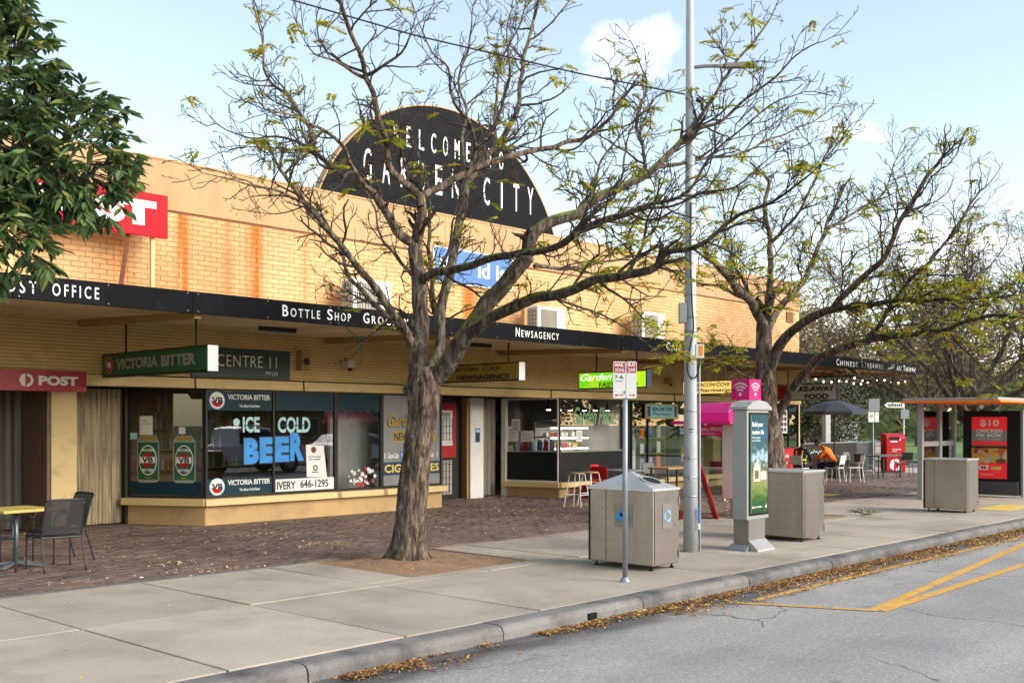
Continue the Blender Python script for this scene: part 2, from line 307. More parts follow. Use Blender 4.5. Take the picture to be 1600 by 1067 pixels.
def stain_brick():
    """rust streaks that run down the painted bricks from the parapet"""
    m = M['brick']; n, l = m.node_tree.nodes, m.node_tree.links; b = n['Principled BSDF']
    g = n.new('ShaderNodeNewGeometry'); s = n.new('ShaderNodeSeparateXYZ'); l.new(g.outputs['Position'], s.inputs[0])
    mp = n.new('ShaderNodeMapping'); mp.inputs['Scale'].default_value = (11, 1, .7); l.new(g.outputs['Position'], mp.inputs[0])
    w = n.new('ShaderNodeTexNoise'); w.inputs['Scale'].default_value = 1.; w.inputs['Detail'].default_value = 5; l.new(mp.outputs[0], w.inputs['Vector'])
    tot = None
    for x0, wd, st in ((9.72, .20, 1.15), (11.22, .20, 1.5), (10.62, .16, .5), (8.55, .35, .5), (16.75, .34, 1.7), (12.3, .14, .35), (9.2, .12, .45), (11.0, .1, .5)):
        d = n.new('ShaderNodeMath'); d.operation = 'SUBTRACT'; l.new(s.outputs[0], d.inputs[0]); d.inputs[1].default_value = x0
        ab = n.new('ShaderNodeMath'); ab.operation = 'ABSOLUTE'; l.new(d.outputs[0], ab.inputs[0])
        r = n.new('ShaderNodeMapRange'); r.interpolation_type = 'SMOOTHSTEP'; r.inputs[1].default_value = 0; r.inputs[2].default_value = wd; r.inputs[3].default_value = st; r.inputs[4].default_value = 0
        l.new(ab.outputs[0], r.inputs[0])
        if tot is None: tot = r.outputs[0]
        else:
            a = n.new('ShaderNodeMath'); a.operation = 'ADD'; l.new(tot, a.inputs[0]); l.new(r.outputs[0], a.inputs[1]); tot = a.outputs[0]
    k = n.new('ShaderNodeMapRange'); k.inputs[1].default_value = .32; k.inputs[2].default_value = .56; l.new(w.outputs['Fac'], k.inputs[0])
    mu = n.new('ShaderNodeMath'); mu.operation = 'MULTIPLY'; mu.use_clamp = True; l.new(tot, mu.inputs[0]); l.new(k.outputs[0], mu.inputs[1])
    old = b.inputs['Base Color'].links[0].from_socket
    mx = n.new('ShaderNodeMix'); mx.data_type = 'RGBA'; l.new(mu.outputs[0], mx.inputs[0]); l.new(old, mx.inputs[6]); mx.inputs[7].default_value = (.50, .135, .010, 1)
    l.new(mx.outputs[2], b.inputs['Base Color'])
stain_brick()

# ------------------------------------------------------------------ mesh helpers
class MB:
    def __init__(s, T=None): s.v = []; s.f = []; s.T = T
    def add(s, vs, fs):
        o = len(s.v)
        if s.T is not None: vs = [s.T @ Vector(p) for p in vs]
        s.v += [tuple(p) for p in vs]; s.f += [tuple(i + o for i in f) for f in fs]; return s
    def box(s, x0, x1, y0, y1, z0, z1):
        return s.hexa([(x0, y0, z0), (x1, y0, z0), (x1, y1, z0), (x0, y1, z0), (x0, y0, z1), (x1, y0, z1), (x1, y1, z1), (x0, y1, z1)])
    def hexa(s, p):
        return s.add(p, [(3, 2, 1, 0), (4, 5, 6, 7), (0, 1, 5, 4), (1, 2, 6, 5), (2, 3, 7, 6), (3, 0, 4, 7)])
    def quad(s, a, b, c, d): return s.add([a, b, c, d], [(0, 1, 2, 3)])
    def prism(s, poly, vec):
        n = len(poly); vec = Vector(vec); p2 = [Vector(p) + vec for p in poly]
        return s.add(list(poly) + p2, [tuple(range(n))[::-1], tuple(range(n, 2 * n))] + [(i, (i + 1) % n, n + (i + 1) % n, n + i) for i in range(n)])
    def bar(s, a, b, w, h=None, up=(0, 0, 1)):
        a, b = Vector(a), Vector(b); h = h or w; d = (b - a).normalized(); u = Vector(up)
        if abs(d.dot(u)) > .95: u = Vector((1, 0, 0))
        sd = d.cross(u).normalized() * (w / 2); u = sd.cross(d).normalized() * (h / 2)
        return s.hexa([a - sd - u, a + sd - u, b + sd - u, b - sd - u, a - sd + u, a + sd + u, b + sd + u, b - sd + u])
    def tube(s, pts, rad, seg=8, cap=True, wob=None):
        pts = [Vector(p) for p in pts]; n = len(pts)
        if not hasattr(rad, '__len__'): rad = [rad] * n
        o = len(s.v); vs = []; prev = None
        for i, p in enumerate(pts):
            d = (pts[min(i + 1, n - 1)] - pts[max(i - 1, 0)])
            d = d.normalized() if d.length > 1e-9 else Vector((0, 0, 1))
            if prev is None:
                a = Vector((0, 0, 1)) if abs(d.z) < .9 else Vector((1, 0, 0)); a = a.cross(d).normalized()
            else:
                a = (prev - d * prev.dot(d)); a = a.normalized() if a.length > 1e-6 else d.orthogonal().normalized()
            prev = a; b = d.cross(a)
            for k in range(seg):
                t = 2 * math.pi * k / seg; q = a * math.cos(t) + b * math.sin(t); r = rad[i]
                if wob: r *= wob(p, q)
                vs.append(p + q * r)
        fs = [(i * seg + k, i * seg + (k + 1) % seg, (i + 1) * seg + (k + 1) % seg, (i + 1) * seg + k) for i in range(n - 1) for k in range(seg)]
        if cap: fs += [tuple(range(seg))[::-1], tuple(range((n - 1) * seg, n * seg))]
        return s.add(vs, fs)
    def lathe(s, prof, c=(0, 0, 0), seg=20):
        vs = [(c[0] + r * math.cos(2 * math.pi * k / seg), c[1] + r * math.sin(2 * math.pi * k / seg), c[2] + z) for r, z in prof for k in range(seg)]
        n = len(prof)
        return s.add(vs, [(i * seg + k, i * seg + (k + 1) % seg, (i + 1) * seg + (k + 1) % seg, (i + 1) * seg + k) for i in range(n - 1) for k in range(seg)] +
                     [tuple(range(seg))[::-1], tuple(range((n - 1) * seg, n * seg))])
    def build(s, name, m, parent=None, smooth=False, bevel=0., local=False, kind=None):
        me = bpy.data.meshes.new(name); vs = s.v
        loc = None
        if parent is not None:
            if not local:
                I = ROOT[parent.name].inverted(); vs = [I @ Vector(p) for p in vs]
        elif not local:
            xs, ys, zs = zip(*vs); loc = ((min(xs) + max(xs)) / 2, (min(ys) + max(ys)) / 2, min(zs))
            vs = [(p[0] - loc[0], p[1] - loc[1], p[2] - loc[2]) for p in vs]
        me.from_pydata(vs, [], s.f)
        me.materials.append(M[m] if isinstance(m, str) else m)
        if smooth: me.polygons.foreach_set('use_smooth', [True] * len(me.polygons))
        me.update()
        o = bpy.data.objects.new(name, me); COL.objects.link(o)
        if parent is not None: o.parent = parent; ROOT[o.name] = ROOT[parent.name]
        elif loc: o.location = loc; ROOT[o.name] = Matrix.Translation(loc)
        else: ROOT[o.name] = Matrix()
        if bevel:
            b = o.modifiers.new('bevel', 'BEVEL'); b.width = bevel; b.segments = 2; b.limit_method = 'ANGLE'
        if kind: o['kind'] = kind
        return o
ROOT = {}
def thing(name, label, cat, loc=(0, 0, 0), rz=0., group=None):
    o = bpy.data.objects.new(name, None); COL.objects.link(o); o.location = loc; o.rotation_euler = (0, 0, rz)
    o.empty_display_size = .2
    ROOT[o.name] = Matrix.Translation(loc) @ Matrix.Rotation(rz, 4, 'Z')
    return tag(o, label, cat, group)
def tag(o, label, cat, group=None):
    o['label'] = label; o['category'] = cat
    if group: o['group'] = group
    return o
def copy_tree(o, parent=None):
    c = o.copy(); COL.objects.link(c)
    if parent is not None: c.parent = parent
    for ch in list(o.children): copy_tree(ch, c)
    return c
def place(o, loc, rz, label):
    o.location = loc; o.rotation_euler = (0, 0, rz); o['label'] = label
XP, YP, ZP = Vector((1, 0, 0)), Vector((0, 1, 0)), Vector((0, 0, 1))
def text(body, pos, w, h, m, parent, right=XP, up=ZP, name='lettering', bold=0., shear=0., depth=.004, spacing=1., local=False):
    """raised lettering whose bounding box is w x h with its lower left corner at pos"""
    c = bpy.data.curves.new('t', 'FONT'); c.body = body; c.size = 1; c.offset = bold; c.shear = shear; c.resolution_u = 3
    c.space_character = spacing; c.extrude = .002
    t = bpy.data.objects.new('t', c); me = bpy.data.meshes.new_from_object(t)
    bpy.data.objects.remove(t); bpy.data.curves.remove(c)
    vs = [v.co.copy() for v in me.vertices]
    x0, x1 = min(v.x for v in vs), max(v.x for v in vs); y0, y1 = min(v.y for v in vs), max(v.y for v in vs)
    right = Vector(right); up = Vector(up); nn = right.cross(up); pos = Vector(pos)
    I = Matrix() if (parent is None or local) else ROOT[parent.name].inverted()
    for v, q in zip(me.vertices, vs):
        p = pos + right * ((q.x - x0) / (x1 - x0) * w) + up * ((q.y - y0) / max(y1 - y0, .01) * h) + nn * (depth if q.z > 0 else .0005)
        v.co = I @ p
    me.materials.clear(); me.materials.append(M[m])
    o = bpy.data.objects.new(name, me); COL.objects.link(o); o.parent = parent; ROOT[o.name] = ROOT[parent.name]
    return o
def slab(pos, w, h, m, parent, right=XP, up=ZP, t=.006, name='panel', off=0.):
    """thin panel of real thickness lying on a face; off = distance in front of pos"""
    right, up, pos = Vector(right), Vector(up), Vector(pos); nn = right.cross(up)
    a = pos + nn * off
    p = [a, a + right * w, a + right * w + up * h, a + up * h]
    return MB().prism(p, nn * t).build(name, m, parent)
def disc(pos, r, m, parent, right=XP, up=ZP, t=.004, name='roundel', off=0., rin=0., seg=28, a0=0., a1=2 * math.pi, ry=None):
    right, up, pos = Vector(right), Vector(up), Vector(pos); nn = right.cross(up); ry = ry or r
    a = pos + nn * off; b = MB(); full = abs(a1 - a0) > 6.28
    if rin <= 0 and full:
        b.prism([a + right * (r * math.cos(2 * math.pi * k / seg)) + up * (ry * math.sin(2 * math.pi * k / seg)) for k in range(seg)], nn * t)
    else:
        o = [(math.cos(a0 + (a1 - a0) * k / seg), math.sin(a0 + (a1 - a0) * k / seg)) for k in range(seg + 1)]
        for (c0, s0), (c1, s1) in zip(o, o[1:]):
            b.prism([a + right * (rin * c0) + up * (rin * s0), a + right * (r * c0) + up * (r * s0), a + right * (r * c1) + up * (r * s1), a + right * (rin * c1) + up * (rin * s1)], nn * t)
    return b.build(name, m, parent)
def blob_poly(pts, pos, m, parent, right=XP, up=ZP, t=.004, name='mark', off=0.):
    right, up, pos = Vector(right), Vector(up), Vector(pos); nn = right.cross(up)
    return MB().prism([pos + nn * off + right * x + up * y for x, y in pts], nn * t).build(name, m, parent)
def struct(o): o['kind'] = 'structure'; return o
CAMF = Vector((math.cos(R(42.9)), math.sin(R(42.9)), 0)); CAMR = Vector((math.sin(R(42.9)), -math.cos(R(42.9)), 0))
def in_view(x, y, margin=0.):
    """is a ground point inside the photographed wedge (used only to decide which pieces are built singly)"""
    d = x * CAMF.x + y * CAMF.y; l = x * CAMR.x + y * CAMR.y
    return d > 1 and abs(l) / d < .479 + margin

# ------------------------------------------------------------------ ground, road, footpath
b = MB(); b.quad((-900, -900, -.26), (900, -900, -.26), (900, 900, -.26), (-900, 900, -.26)); struct(b.build('ground', 'ground'))
b = MB(); b.quad((-60, -7.2, -.125), (140, -7.2, -.125), (140, 6.52, -.125), (-60, 6.52, -.125)); struct(b.build('road', 'road'))
b = MB(); b.quad((-60, 6.30, -.1225), (44, 6.30, -.1225), (44, 6.56, -.129), (-60, 6.56, -.129)); struct(b.build('gutter', 'gutter'))
b = MB(); b.quad((44.2, 6.02, -.121), (52, 6.02, -.121), (60, 120, -.121), (52, 120, -.121)); struct(b.build('side_street', 'road'))
b = MB(); b.box(-20, 44, 6.75, 24, -.25, -.035); struct(b.build('footpath_bed', 'paverbed'))
b = MB(); b.box(-60, 140, -60, -7.2, -.24, -.03); struct(b.build('far_verge', 'grass'))
# painted bus-bay lines
fp = thing('line_marking', 'yellow bus bay lines painted on the asphalt beside the kerb', 'road marking', (14, 5.6, -.121))
for pts, w in (([(10.02, 6.12), (10.61, 4.74)], .09), ([(10.3, 5.98), (11.3, 6.0), (14.4, 6.02), (24, 5.95)], .10), ([(10.60, 4.76), (18.85, 5.72), (24, 5.9)], .13), ([(10.62, 4.70), (15.65, 4.82), (26, 5.0)], .13)):
    z = -.1208 - .0005 * rnd.random(); b = MB()
    for (x0, y0), (x1, y1) in zip(pts, pts[1:]):
        a, c = Vector((x0, y0, z + .003)), Vector((x1, y1, z + .003)); s = (c - a).normalized().cross(ZP) * (w / 2); b.quad(a + s, c + s, c - s, a - s)
    b.build('stripe', 'yellow', fp)

# concrete slabs, cut round the tree pits
PITS = [(8.4, 10.55, 9.42, 11.4), (17.75, 19.85, 9.45, 11.4), (28.5, 30.6, 9.45, 11.4)]
foot = bpy.data.objects.new('footpath', None); COL.objects.link(foot); foot['kind'] = 'structure'; ROOT['footpath'] = Matrix()
def cut(r, p):
    x0, x1, y0, y1 = r; a0, a1, b0, b1 = p
    if a0 >= x1 or a1 <= x0 or b0 >= y1 or b1 <= y0: return [r]
    out = []
    if y0 < b0: out.append((x0, x1, y0, b0))
    if y1 > b1: out.append((x0, x1, b1, y1))
    yy0, yy1 = max(y0, b0), min(y1, b1)
    if x0 < a0: out.append((x0, a0, yy0, yy1))
    if x1 > a1: out.append((a1, x1, yy0, yy1))
    return out
gap = .011
xs = [4.3 + 1.72 * k for k in range(-4, 23)]
ys = [6.815, 9.15, 11.36]
for xa, xb in zip(xs, xs[1:]):
    for j, (ya, yb) in enumerate(zip(ys, ys[1:])):
        rs = [(xa, xb, ya, yb)]
        for p in PITS: rs = [q for r in rs for q in cut(r, p)]
        for (x0, x1, y0, y1) in rs:
            if x1 - x0 < .03 or y1 - y0 < .03: continue
            t = [rnd.uniform(-.004, .004) for _ in range(4)]
            MB().hexa([(x0 + gap, y0 + gap, -.04), (x1 - gap, y0 + gap, -.04), (x1 - gap, y1 - gap, -.04), (x0 + gap, y1 - gap, -.04),
                       (x0 + gap, y0 + gap, t[0]), (x1 - gap, y0 + gap, t[1]), (x1 - gap, y1 - gap, t[2]), (x0 + gap, y1 - gap, t[3])]).build('slab', 'concrete', foot, bevel=.006)
for xa in range(0, 3):   # wide apron at the corner
    MB().box(43.2 - 1.5 * (xa + 1) + .01, 43.2 - 1.5 * xa - .01, 6.815, 24, -.04, .001).build('slab', 'concrete', foot)
# kerb stones with a rounded nose
kerb = bpy.data.objects.new('kerb', None); COL.objects.link(kerb); kerb['kind'] = 'structure'; ROOT['kerb'] = Matrix()
kprof = [(6.80, -.2), (6.80, 0.), (6.62, .003), (6.575, -.004), (6.55, -.022), (6.535, -.06), (6.525, -.2)]
for k in range(-2, 19):
    x0, x1 = 4.8 + 2.12 * k + .006, 4.8 + 2.12 * (k + 1) - .006
    j = rnd.uniform(-.004, .004)
    MB().prism([(x0, y + j, z + j) for y, z in kprof], (x1 - x0, 0, 0)).build('kerb_stone', 'kerb', kerb, bevel=.006)
MB().box(8.12, 8.24, 6.519, 6.55, -.105, -.045).build('drain_outlet', 'black', kerb)
# tree pits
for i, (x0, x1, y0, y1) in enumerate(PITS):
    n = 22; vs = []; fs = []
    for a in range(n + 1):
        for c in range(n + 1):
            x, y = x0 + (x1 - x0) * a / n, y0 + (y1 - y0) * c / n
            e = min(a, n - a, c, n - c) / n
            vs.append((x, y, -.022 + .05 * min(e * 3, 1) + .03 * mnoise.noise((x * 3, y * 3, 0)) * min(1, e * 6)))
    fs = [(a * (n + 1) + c, (a + 1) * (n + 1) + c, (a + 1) * (n + 1) + c + 1, a * (n + 1) + c + 1) for a in range(n) for c in range(n)]
    struct(MB().add(vs, fs).build('tree_pit_soil', 'dirt', smooth=True))
# grey crumbling edging between slabs and pavers
struct(MB().box(-3, 8.4, 11.37, 11.47, -.04, .002).build('paver_edging', 'bluestone'))
# clay pavers: the nearest singly, the rest joined
plaza = bpy.data.objects.new('paved_forecourt', None); COL.objects.link(plaza); plaza['kind'] = 'structure'; ROOT['paved_forecourt'] = Matrix()
pl, pw = .232, .116
cells = []
ny = int((19.3 - 11.48) / pw)
for j in range(ny):
    y = 11.48 + pw * (j + .5)
    for i in range(int((38.2 - 2) / pl)):
        x = 2 + pl * (i + .5 + (.5 if j % 2 else 0))
        if x > 38.2: continue
        if y > 17.0 and (10.2 < x < 15.7 or 20 < x < 31.5): continue
        cells.append((x, y))
vis = sorted([c for c in cells if in_view(*c, .01)], key=lambda c: c[0] * CAMF.x + c[1] * CAMF.y)
near = set(vis[:300])
pm = MB().box(-pl / 2 + .004, pl / 2 - .004, -pw / 2 + .004, pw / 2 - .004, -.035, 0)
pme = bpy.data.meshes.new('paver'); pme.from_pydata(pm.v, [], pm.f[1:]); pme.materials.append(M['paver'])
for c in vis[:300]:
    o = bpy.data.objects.new('paver', pme); COL.objects.link(o); o.parent = plaza
    o.location = (c[0], c[1], rnd.uniform(-.005, .003)); o.rotation_euler = (rnd.uniform(-.012, .012), rnd.uniform(-.008, .008), rnd.uniform(-.008, .008))
b = MB()
for c in cells:
    if c in near: continue
    x, y = c; z = rnd.uniform(-.005, .003); dz = rnd.uniform(-.0015, .0015)
    b.add([(x - pl / 2 + .004, y - pw / 2 + .004, z), (x + pl / 2 - .004, y - pw / 2 + .004, z + dz), (x + pl / 2 - .004, y + pw / 2 - .004, z + dz), (x - pl / 2 + .004, y + pw / 2 - .004, z),
           (x - pl / 2 + .004, y - pw / 2 + .004, z - .03), (x + pl / 2 - .004, y - pw / 2 + .004, z - .03), (x + pl / 2 - .004, y + pw / 2 - .004, z - .03), (x - pl / 2 + .004, y + pw / 2 - .004, z - .03)],
          [(0, 1, 2, 3), (4, 5, 1, 0), (5, 6, 2, 1), (7, 4, 0, 3)])
b.build('paver_field', 'paver', plaza, kind='stuff')
# yellow tactile paving near the bus stop
for (x0, y0, x1, y1, z, lb) in ((23.2, 7.55, 24.9, 8.2, .0035, 'yellow tactile paving strip beside the bus shelter at the kerb'), (24.9, 12.35, 25.6, 12.9, .006, 'small yellow tactile paving patch past the middle steel bin')):
    t = thing('tactile_paving', lb, 'tactile paving', ((x0 + x1) / 2, (y0 + y1) / 2, z), group='yellow tactile paving')
    MB().box(x0, x1, y0, y1, z - .003, z + .002).build('tile', 'tactile', t)
    b = MB()
    for i in range(int((x1 - x0) / .1)):
        for j in range(int((y1 - y0) / .1)):
            b.lathe([(.02, 0), (.016, .006)], (x0 + .05 + i * .1, y0 + .05 + j * .1, z + .002), 6)
    b.build('stud', 'tactile', t, kind='stuff')

# ------------------------------------------------------------------ the shop building
BX0, BX1, YW, YB = 1.5, 31.85, 16.85, 22.
shop = thing('shop_building', 'long single storey brick shopping strip with black awning fascia', 'building', (16, 17, 0))
MB().box(BX0, BX1, YW + .014, YB, 2.60, 6.2).build('wall', 'mortar', shop)
# upper wall bricks
bl, bh = .24, .086
bricks = []
for j in range(25):
    z = 3.30 + bh * (j + .5)
    for i in range(int((BX1 - BX0) / bl) + 1):
        x0 = BX0 + bl * (i - (.5 if j % 2 else 0)); x1 = x0 + bl
        x0 = max(x0, BX0); x1 = min(x1, BX1)
        if x1 - x0 < .05: continue
        bricks.append((x0, x1, z))
full = [q for q in bricks if abs(q[1] - q[0] - bl) < 1e-4 and 3.75 < q[2] and q[0] > 7.2]
full.sort(key=lambda q: q[0]); single = set(full[:300])
bm_ = MB().box(-bl / 2 + .004, bl / 2 - .004, -.014, .02, -bh / 2 + .0045, bh / 2 - .0045)
bme = bpy.data.meshes.new('brick'); bme.from_pydata(bm_.v, [], [bm_.f[i] for i in (0, 1, 2, 3, 5)]); bme.materials.append(M['brick'])
SI = ROOT['shop_building'].inverted()
for q in full[:300]:
    o = bpy.data.objects.new('brick', bme); COL.objects.link(o); o.parent = shop
    o.location = SI @ Vector(((q[0] + q[1]) / 2, YW + .014 + rnd.uniform(-.003, .002), q[2])); o.rotation_euler = (rnd.uniform(-.01, .01), 0, rnd.uniform(-.006, .006))
b = MB()
for q in bricks:
    if q in single: continue
    y = YW + rnd.uniform(-.003, .002); x0, x1, z = q[0] + .004, q[1] - .004, q[2]; h = bh / 2 - .0045
    b.add([(x0, y, z - h), (x1, y, z - h), (x1, y, z + h), (x0, y, z + h), (x0, y + .03, z - h), (x1, y + .03, z - h), (x1, y + .03, z + h), (x0, y + .03, z + h)],
          [(0, 1, 2, 3), (4, 5, 1, 0), (3, 2, 6, 7), (4, 0, 3, 7), (1, 5, 6, 2)])
b.build('brick_field', 'brick', shop, kind='stuff')
# end wall (right) bricks are plain; parapet band in panels
x = BX0
while x < BX1 - .1:
    x1 = min(x + 3.62, BX1 + .03)
    MB().box(x + .003, x1 - .003, YW - .035, YW + .3, 5.47, 6.30).build('parapet_panel', 'band', shop, bevel=.006)
    x = x1
MB().box(BX0, BX1 + .05, YW - .05, YW + .34, 6.30, 6.34).build('coping', 'band', shop, bevel=.005)
MB().box(BX0, BX1 + .02, YW - .012, YW + .01, 5.438, 5.472).build('shade_line', 'copper', shop)  # dark strip that paints in the shade line below the parapet panels
# lining boards under the awning, lintel
for k in range(16):
    z0 = 2.605 + k * .0555
    for xa, xb in ((BX0, 8.3), (8.3, 16.), (16., 24.), (24., BX1)):
        MB().box(xa + .002, xb - .002, YW - .022, YW + .01, z0 + .005, z0 + .0525).build('lining_board', 'board', shop)
MB().box(BX0, BX1, YW - .008, YW + .013, 2.6, 3.5).build('lining_back', 'groove', shop)
MB().box(7.95, BX1, YW - .09, YW + .35, 2.425, 2.598).build('lintel', 'lintel', shop, bevel=.006)
MB().box(BX0, 7.95, YW - .05, YW + .35, 2.425, 2.598).build('lintel', 'lintel', shop, bevel=.006)
MB().tube([(8.2, YW - .11, 2.61), (12, YW - .10, 2.605), (20, YW - .11, 2.615), (31, YW - .1, 2.61)], .012, 6).build('conduit', 'darkframe', shop)
for cx in (9.9, 12.2, 19.4, 24.6):
    MB().tube([(cx, YW - .105, 2.62), (cx + .01, YW - .105, 2.42)], .010, 6).build('conduit', 'darkframe', shop)

# awning: sloping soffit of boards, black fascia in sheets, cross beams
aw = MB().hexa([(BX0 - 1, 13.25, 3.40), (32.6, 13.25, 3.40), (32.6, YW, 3.53), (BX0 - 1, YW, 3.53), (BX0 - 1, 13.25, 3.58), (32.6, 13.25, 3.58), (32.6, YW, 3.70), (BX0 - 1, YW, 3.70)]).build('awning', 'soffit', shop)
nb = 24
for k in range(nb):
    ya, yb = 13.26 + (YW - 13.3) * k / nb + .005, 13.26 + (YW - 13.3) * (k + 1) / nb - .005
    za, zb = 3.35 + .12 * k / nb, 3.35 + .12 * (k + 1) / nb
    for xa, xb in ((BX0 - 1, 11.5), (11.5, 22.), (22., 32.58)):
        MB().hexa([(xa + .003, ya, za), (xb - .003, ya, za), (xb - .003, yb, zb), (xa + .003, yb, zb), (xa + .003, ya, za + .055), (xb - .003, ya, za + .055), (xb - .003, yb, zb + .055), (xa + .003, yb, zb + .055)]).build('soffit_board', 'soffit', aw)
x = BX0 - 1; k = 0
while x < 32.6:
    x1 = min(x + 2.42, 32.66); j = rnd.uniform(-.006, .006)
    MB().box(x + .002, x1 - .002, 13.19 + j, 13.245 + j, 3.315, 3.615).build('fascia_panel', 'fascia', aw, bevel=.004)
    b = MB()
    for px in (x + .08, (x + x1) / 2, x1 - .08):
        for pz in (3.345, 3.585): b.box(px - .007, px + .007, 13.184 + j, 13.192 + j, pz - .007, pz + .007)
    b.build('fascia_screw', 'grey', aw)
    x = x1
MB().box(32.60, 32.66, 13.25, YW, 3.315, 3.615).build('fascia_panel', 'fascia', aw)
for bx in (3., 7.9, 12.8, 17.7, 22.6, 27.5, 31.9):
    MB().hexa([(bx - .055, 13.3, 3.26), (bx + .055, 13.3, 3.26), (bx + .055, YW - .03, 3.36), (bx - .055, YW - .03, 3.36), (bx - .055, 13.3, 3.352), (bx + .055, 13.3, 3.352), (bx + .055, YW - .03, 3.467), (bx - .055, YW - .03, 3.467)]).build('beam', 'beam', aw)
def smallcaps(words, x0, x1, z, h, parent, y):
    """words in capitals, first letter taller"""
    tot = sum(1.02 + .8 * (len(w) - 1) for w in words) + .75 * (len(words) - 1); u = (x1 - x0) / tot; x = x0
    for w in words:
        text(w[0], (x, y, z), u * .72, h, 'letter', parent, bold=.008); x += 1.02 * u
        if len(w) > 1:
            text(w[1:].upper(), (x, y, z), u * (.8 * (len(w) - 1) - .2), h * .78, 'letter', parent, bold=.008, spacing=1.45)
            x += .8 * (len(w) - 1) * u
        x += .75 * u
FY = 13.180
text('POST', (5.13, FY, 3.385), .50, .155, 'letter', aw, bold=.008, spacing=1.5); text('OFFICE', (5.82, FY, 3.385), .60, .155, 'letter', aw, bold=.008, spacing=1.5)
smallcaps(['Bottle', 'Shop'], 9.22, 10.52, 3.385, .165, aw, FY); smallcaps(['Grocery'], 10.74, 11.72, 3.385, .165, aw, FY)
smallcaps(['Newsagency'], 14.28, 15.52, 3.385, .165, aw, FY); smallcaps(['Cafe'], 19.05, 19.66, 3.385, .165, aw, FY)
smallcaps(['Chinese', 'Takeaway'], 27.0, 30.0, 3.375, .175, aw, FY); smallcaps(['Cafe', 'Takeaway'], 30.75, 32.35, 3.375, .165, aw, FY)
for pts in ([(30.2, FY - .003, 3.37), (30.45, FY - .003, 3.43), (30.65, FY - .003, 3.52), (30.85, FY - .003, 3.56)], [(30.3, FY - .003, 3.42), (30.6, FY - .003, 3.44), (30.9, FY - .003, 3.50)], [(30.45, FY - .003, 3.37), (30.55, FY - .003, 3.48), (30.52, FY - .003, 3.57)]):
    MB().tube(pts, .008, 5).build('swirl', 'letter', aw)

# ---- shopfront below the lintel
def pane(a, c, z0, z1, name='window', fr=.04, sill=True, mull=(), frm='darkframe', plinth=True, pm='plinth'):
    """one shop window between two plan points: frame (its own mesh), glass, sill and plinth"""
    a, c = Vector((*a, 0)), Vector((*c, 0)); d = (c - a); L = d.length; d.normalize(); n = Vector((d.y, -d.x, 0))
    def P(t, off, z): return a + d * t + n * off + ZP * z
    f = MB()
    def piece(t0, t1, zz0, zz1, o0=-.03, o1=.03): f.hexa([P(t0, o1, zz0), P(t1, o1, zz0), P(t1, o0, zz0), P(t0, o0, zz0), P(t0, o1, zz1), P(t1, o1, zz1), P(t1, o0, zz1), P(t0, o0, zz1)])
    piece(0, fr, z0, z1); piece(L - fr, L, z0, z1); piece(fr, L - fr, z0, z0 + fr); piece(fr, L - fr, z1 - fr, z1)
    for t in mull: piece(t - .02, t + .02, z0 + fr, z1 - fr)
    w = f.build(name, frm, shop)
    g = MB(); ts = [fr] + [t for t in mull] + [L - fr]
    for t0, t1 in zip(ts, ts[1:]):
        e0 = t0 + (.02 if t0 in mull else 0); e1 = t1 - (.02 if t1 in mull else 0)
        MB().quad(P(e0, .0, z0 + fr), P(e1, .0, z0 + fr), P(e1, .0, z1 - fr), P(e0, .0, z1 - fr)).build('pane', 'glass', w)
    if sill:
        s = MB(); s.hexa([P(-.06, .15, z0 - .13), P(L + .06, .15, z0 - .13), P(L + .06, -.05, z0 - .13), P(-.06, -.05, z0 - .13), P(-.06, .14, z0 - .012), P(L + .06, .14, z0 - .012), P(L + .06, -.05, z0), P(-.06, -.05, z0)])
        s.build('sill', 'lintel', w, bevel=.006)
    if plinth:
        s = MB(); s.hexa([P(0, .02, 0), P(L, .02, 0), P(L, -.14, 0), P(0, -.14, 0), P(0, .02, z0 - .13), P(L, .02, z0 - .13), P(L, -.14, z0 - .13), P(0, -.14, z0 - .13)])
        s.build('plinth', pm, shop)
    return w
ZT = 2.425
w_ang = pane((9.40, 18.18), (10.15, YW + .0), .48, ZT, fr=.035)
w_vb = pane((10.15, YW), (13.03, YW), .48, ZT, mull=(1.43,))
w_gr = pane((13.03, YW), (14.2, YW), .48, ZT)
w_nw = pane((14.2, YW), (15.88, YW), .48, ZT)
w_rt = pane((15.88, YW), (15.88, 18.46), .48, ZT)
MB().box(15.75, 15.9, YW + .02, 18.48, 0, .35).build('plinth', 'plinth', shop)
w_ca = pane((19.45, 18.27), (19.8, YW), .38, ZT, frm='white', fr=.03)
w_cf = pane((19.8, YW), (22.62, YW), .38, ZT, fr=.035)
w_ph = pane((22.72, YW), (25.55, YW), .35, ZT, mull=(.75,))
w_p2 = pane((25.95, YW), (27.9, YW), .35, ZT)
w_t0 = pane((28.1, YW), (29.7, YW), .45, ZT)
w_t1 = pane((29.9, YW), (31.8, YW), 1.02, ZT, sill=False, plinth=False, mull=(1.25,))
# black counter board behind the cafe glass
MB().box(19.84, 22.59, YW - .018, YW - .006, .415, 1.10).build('counter_front', 'black', shop)
q0, q1, qn = Vector((19.457, 18.24, .415)), Vector((19.793, 16.88, .415)), Vector((-.971, -.239, 0)) * .018
MB().prism([q0 + qn * .4, q1 + qn * .4, q1 + qn, q0 + qn], (0, 0, .685)).build('counter_front', 'black', shop)
# red panel under the take-away window
pr = MB().box(29.9, 31.8, YW - .02, YW + .1, .30, 1.02).build('panel', 'red', shop)
MB().box(29.9, 31.8, YW, YW + .12, 0, .30).build('plinth', 'plinth', shop)
text('Coca-Cola', (30.72, YW - .021, .72), .42, .12, 'letter', pr, shear=.35, bold=.02); disc((30.93, YW - .021, .60), .13, 'letter', pr, ry=.1, a0=math.pi, a1=2 * math.pi, rin=.09)
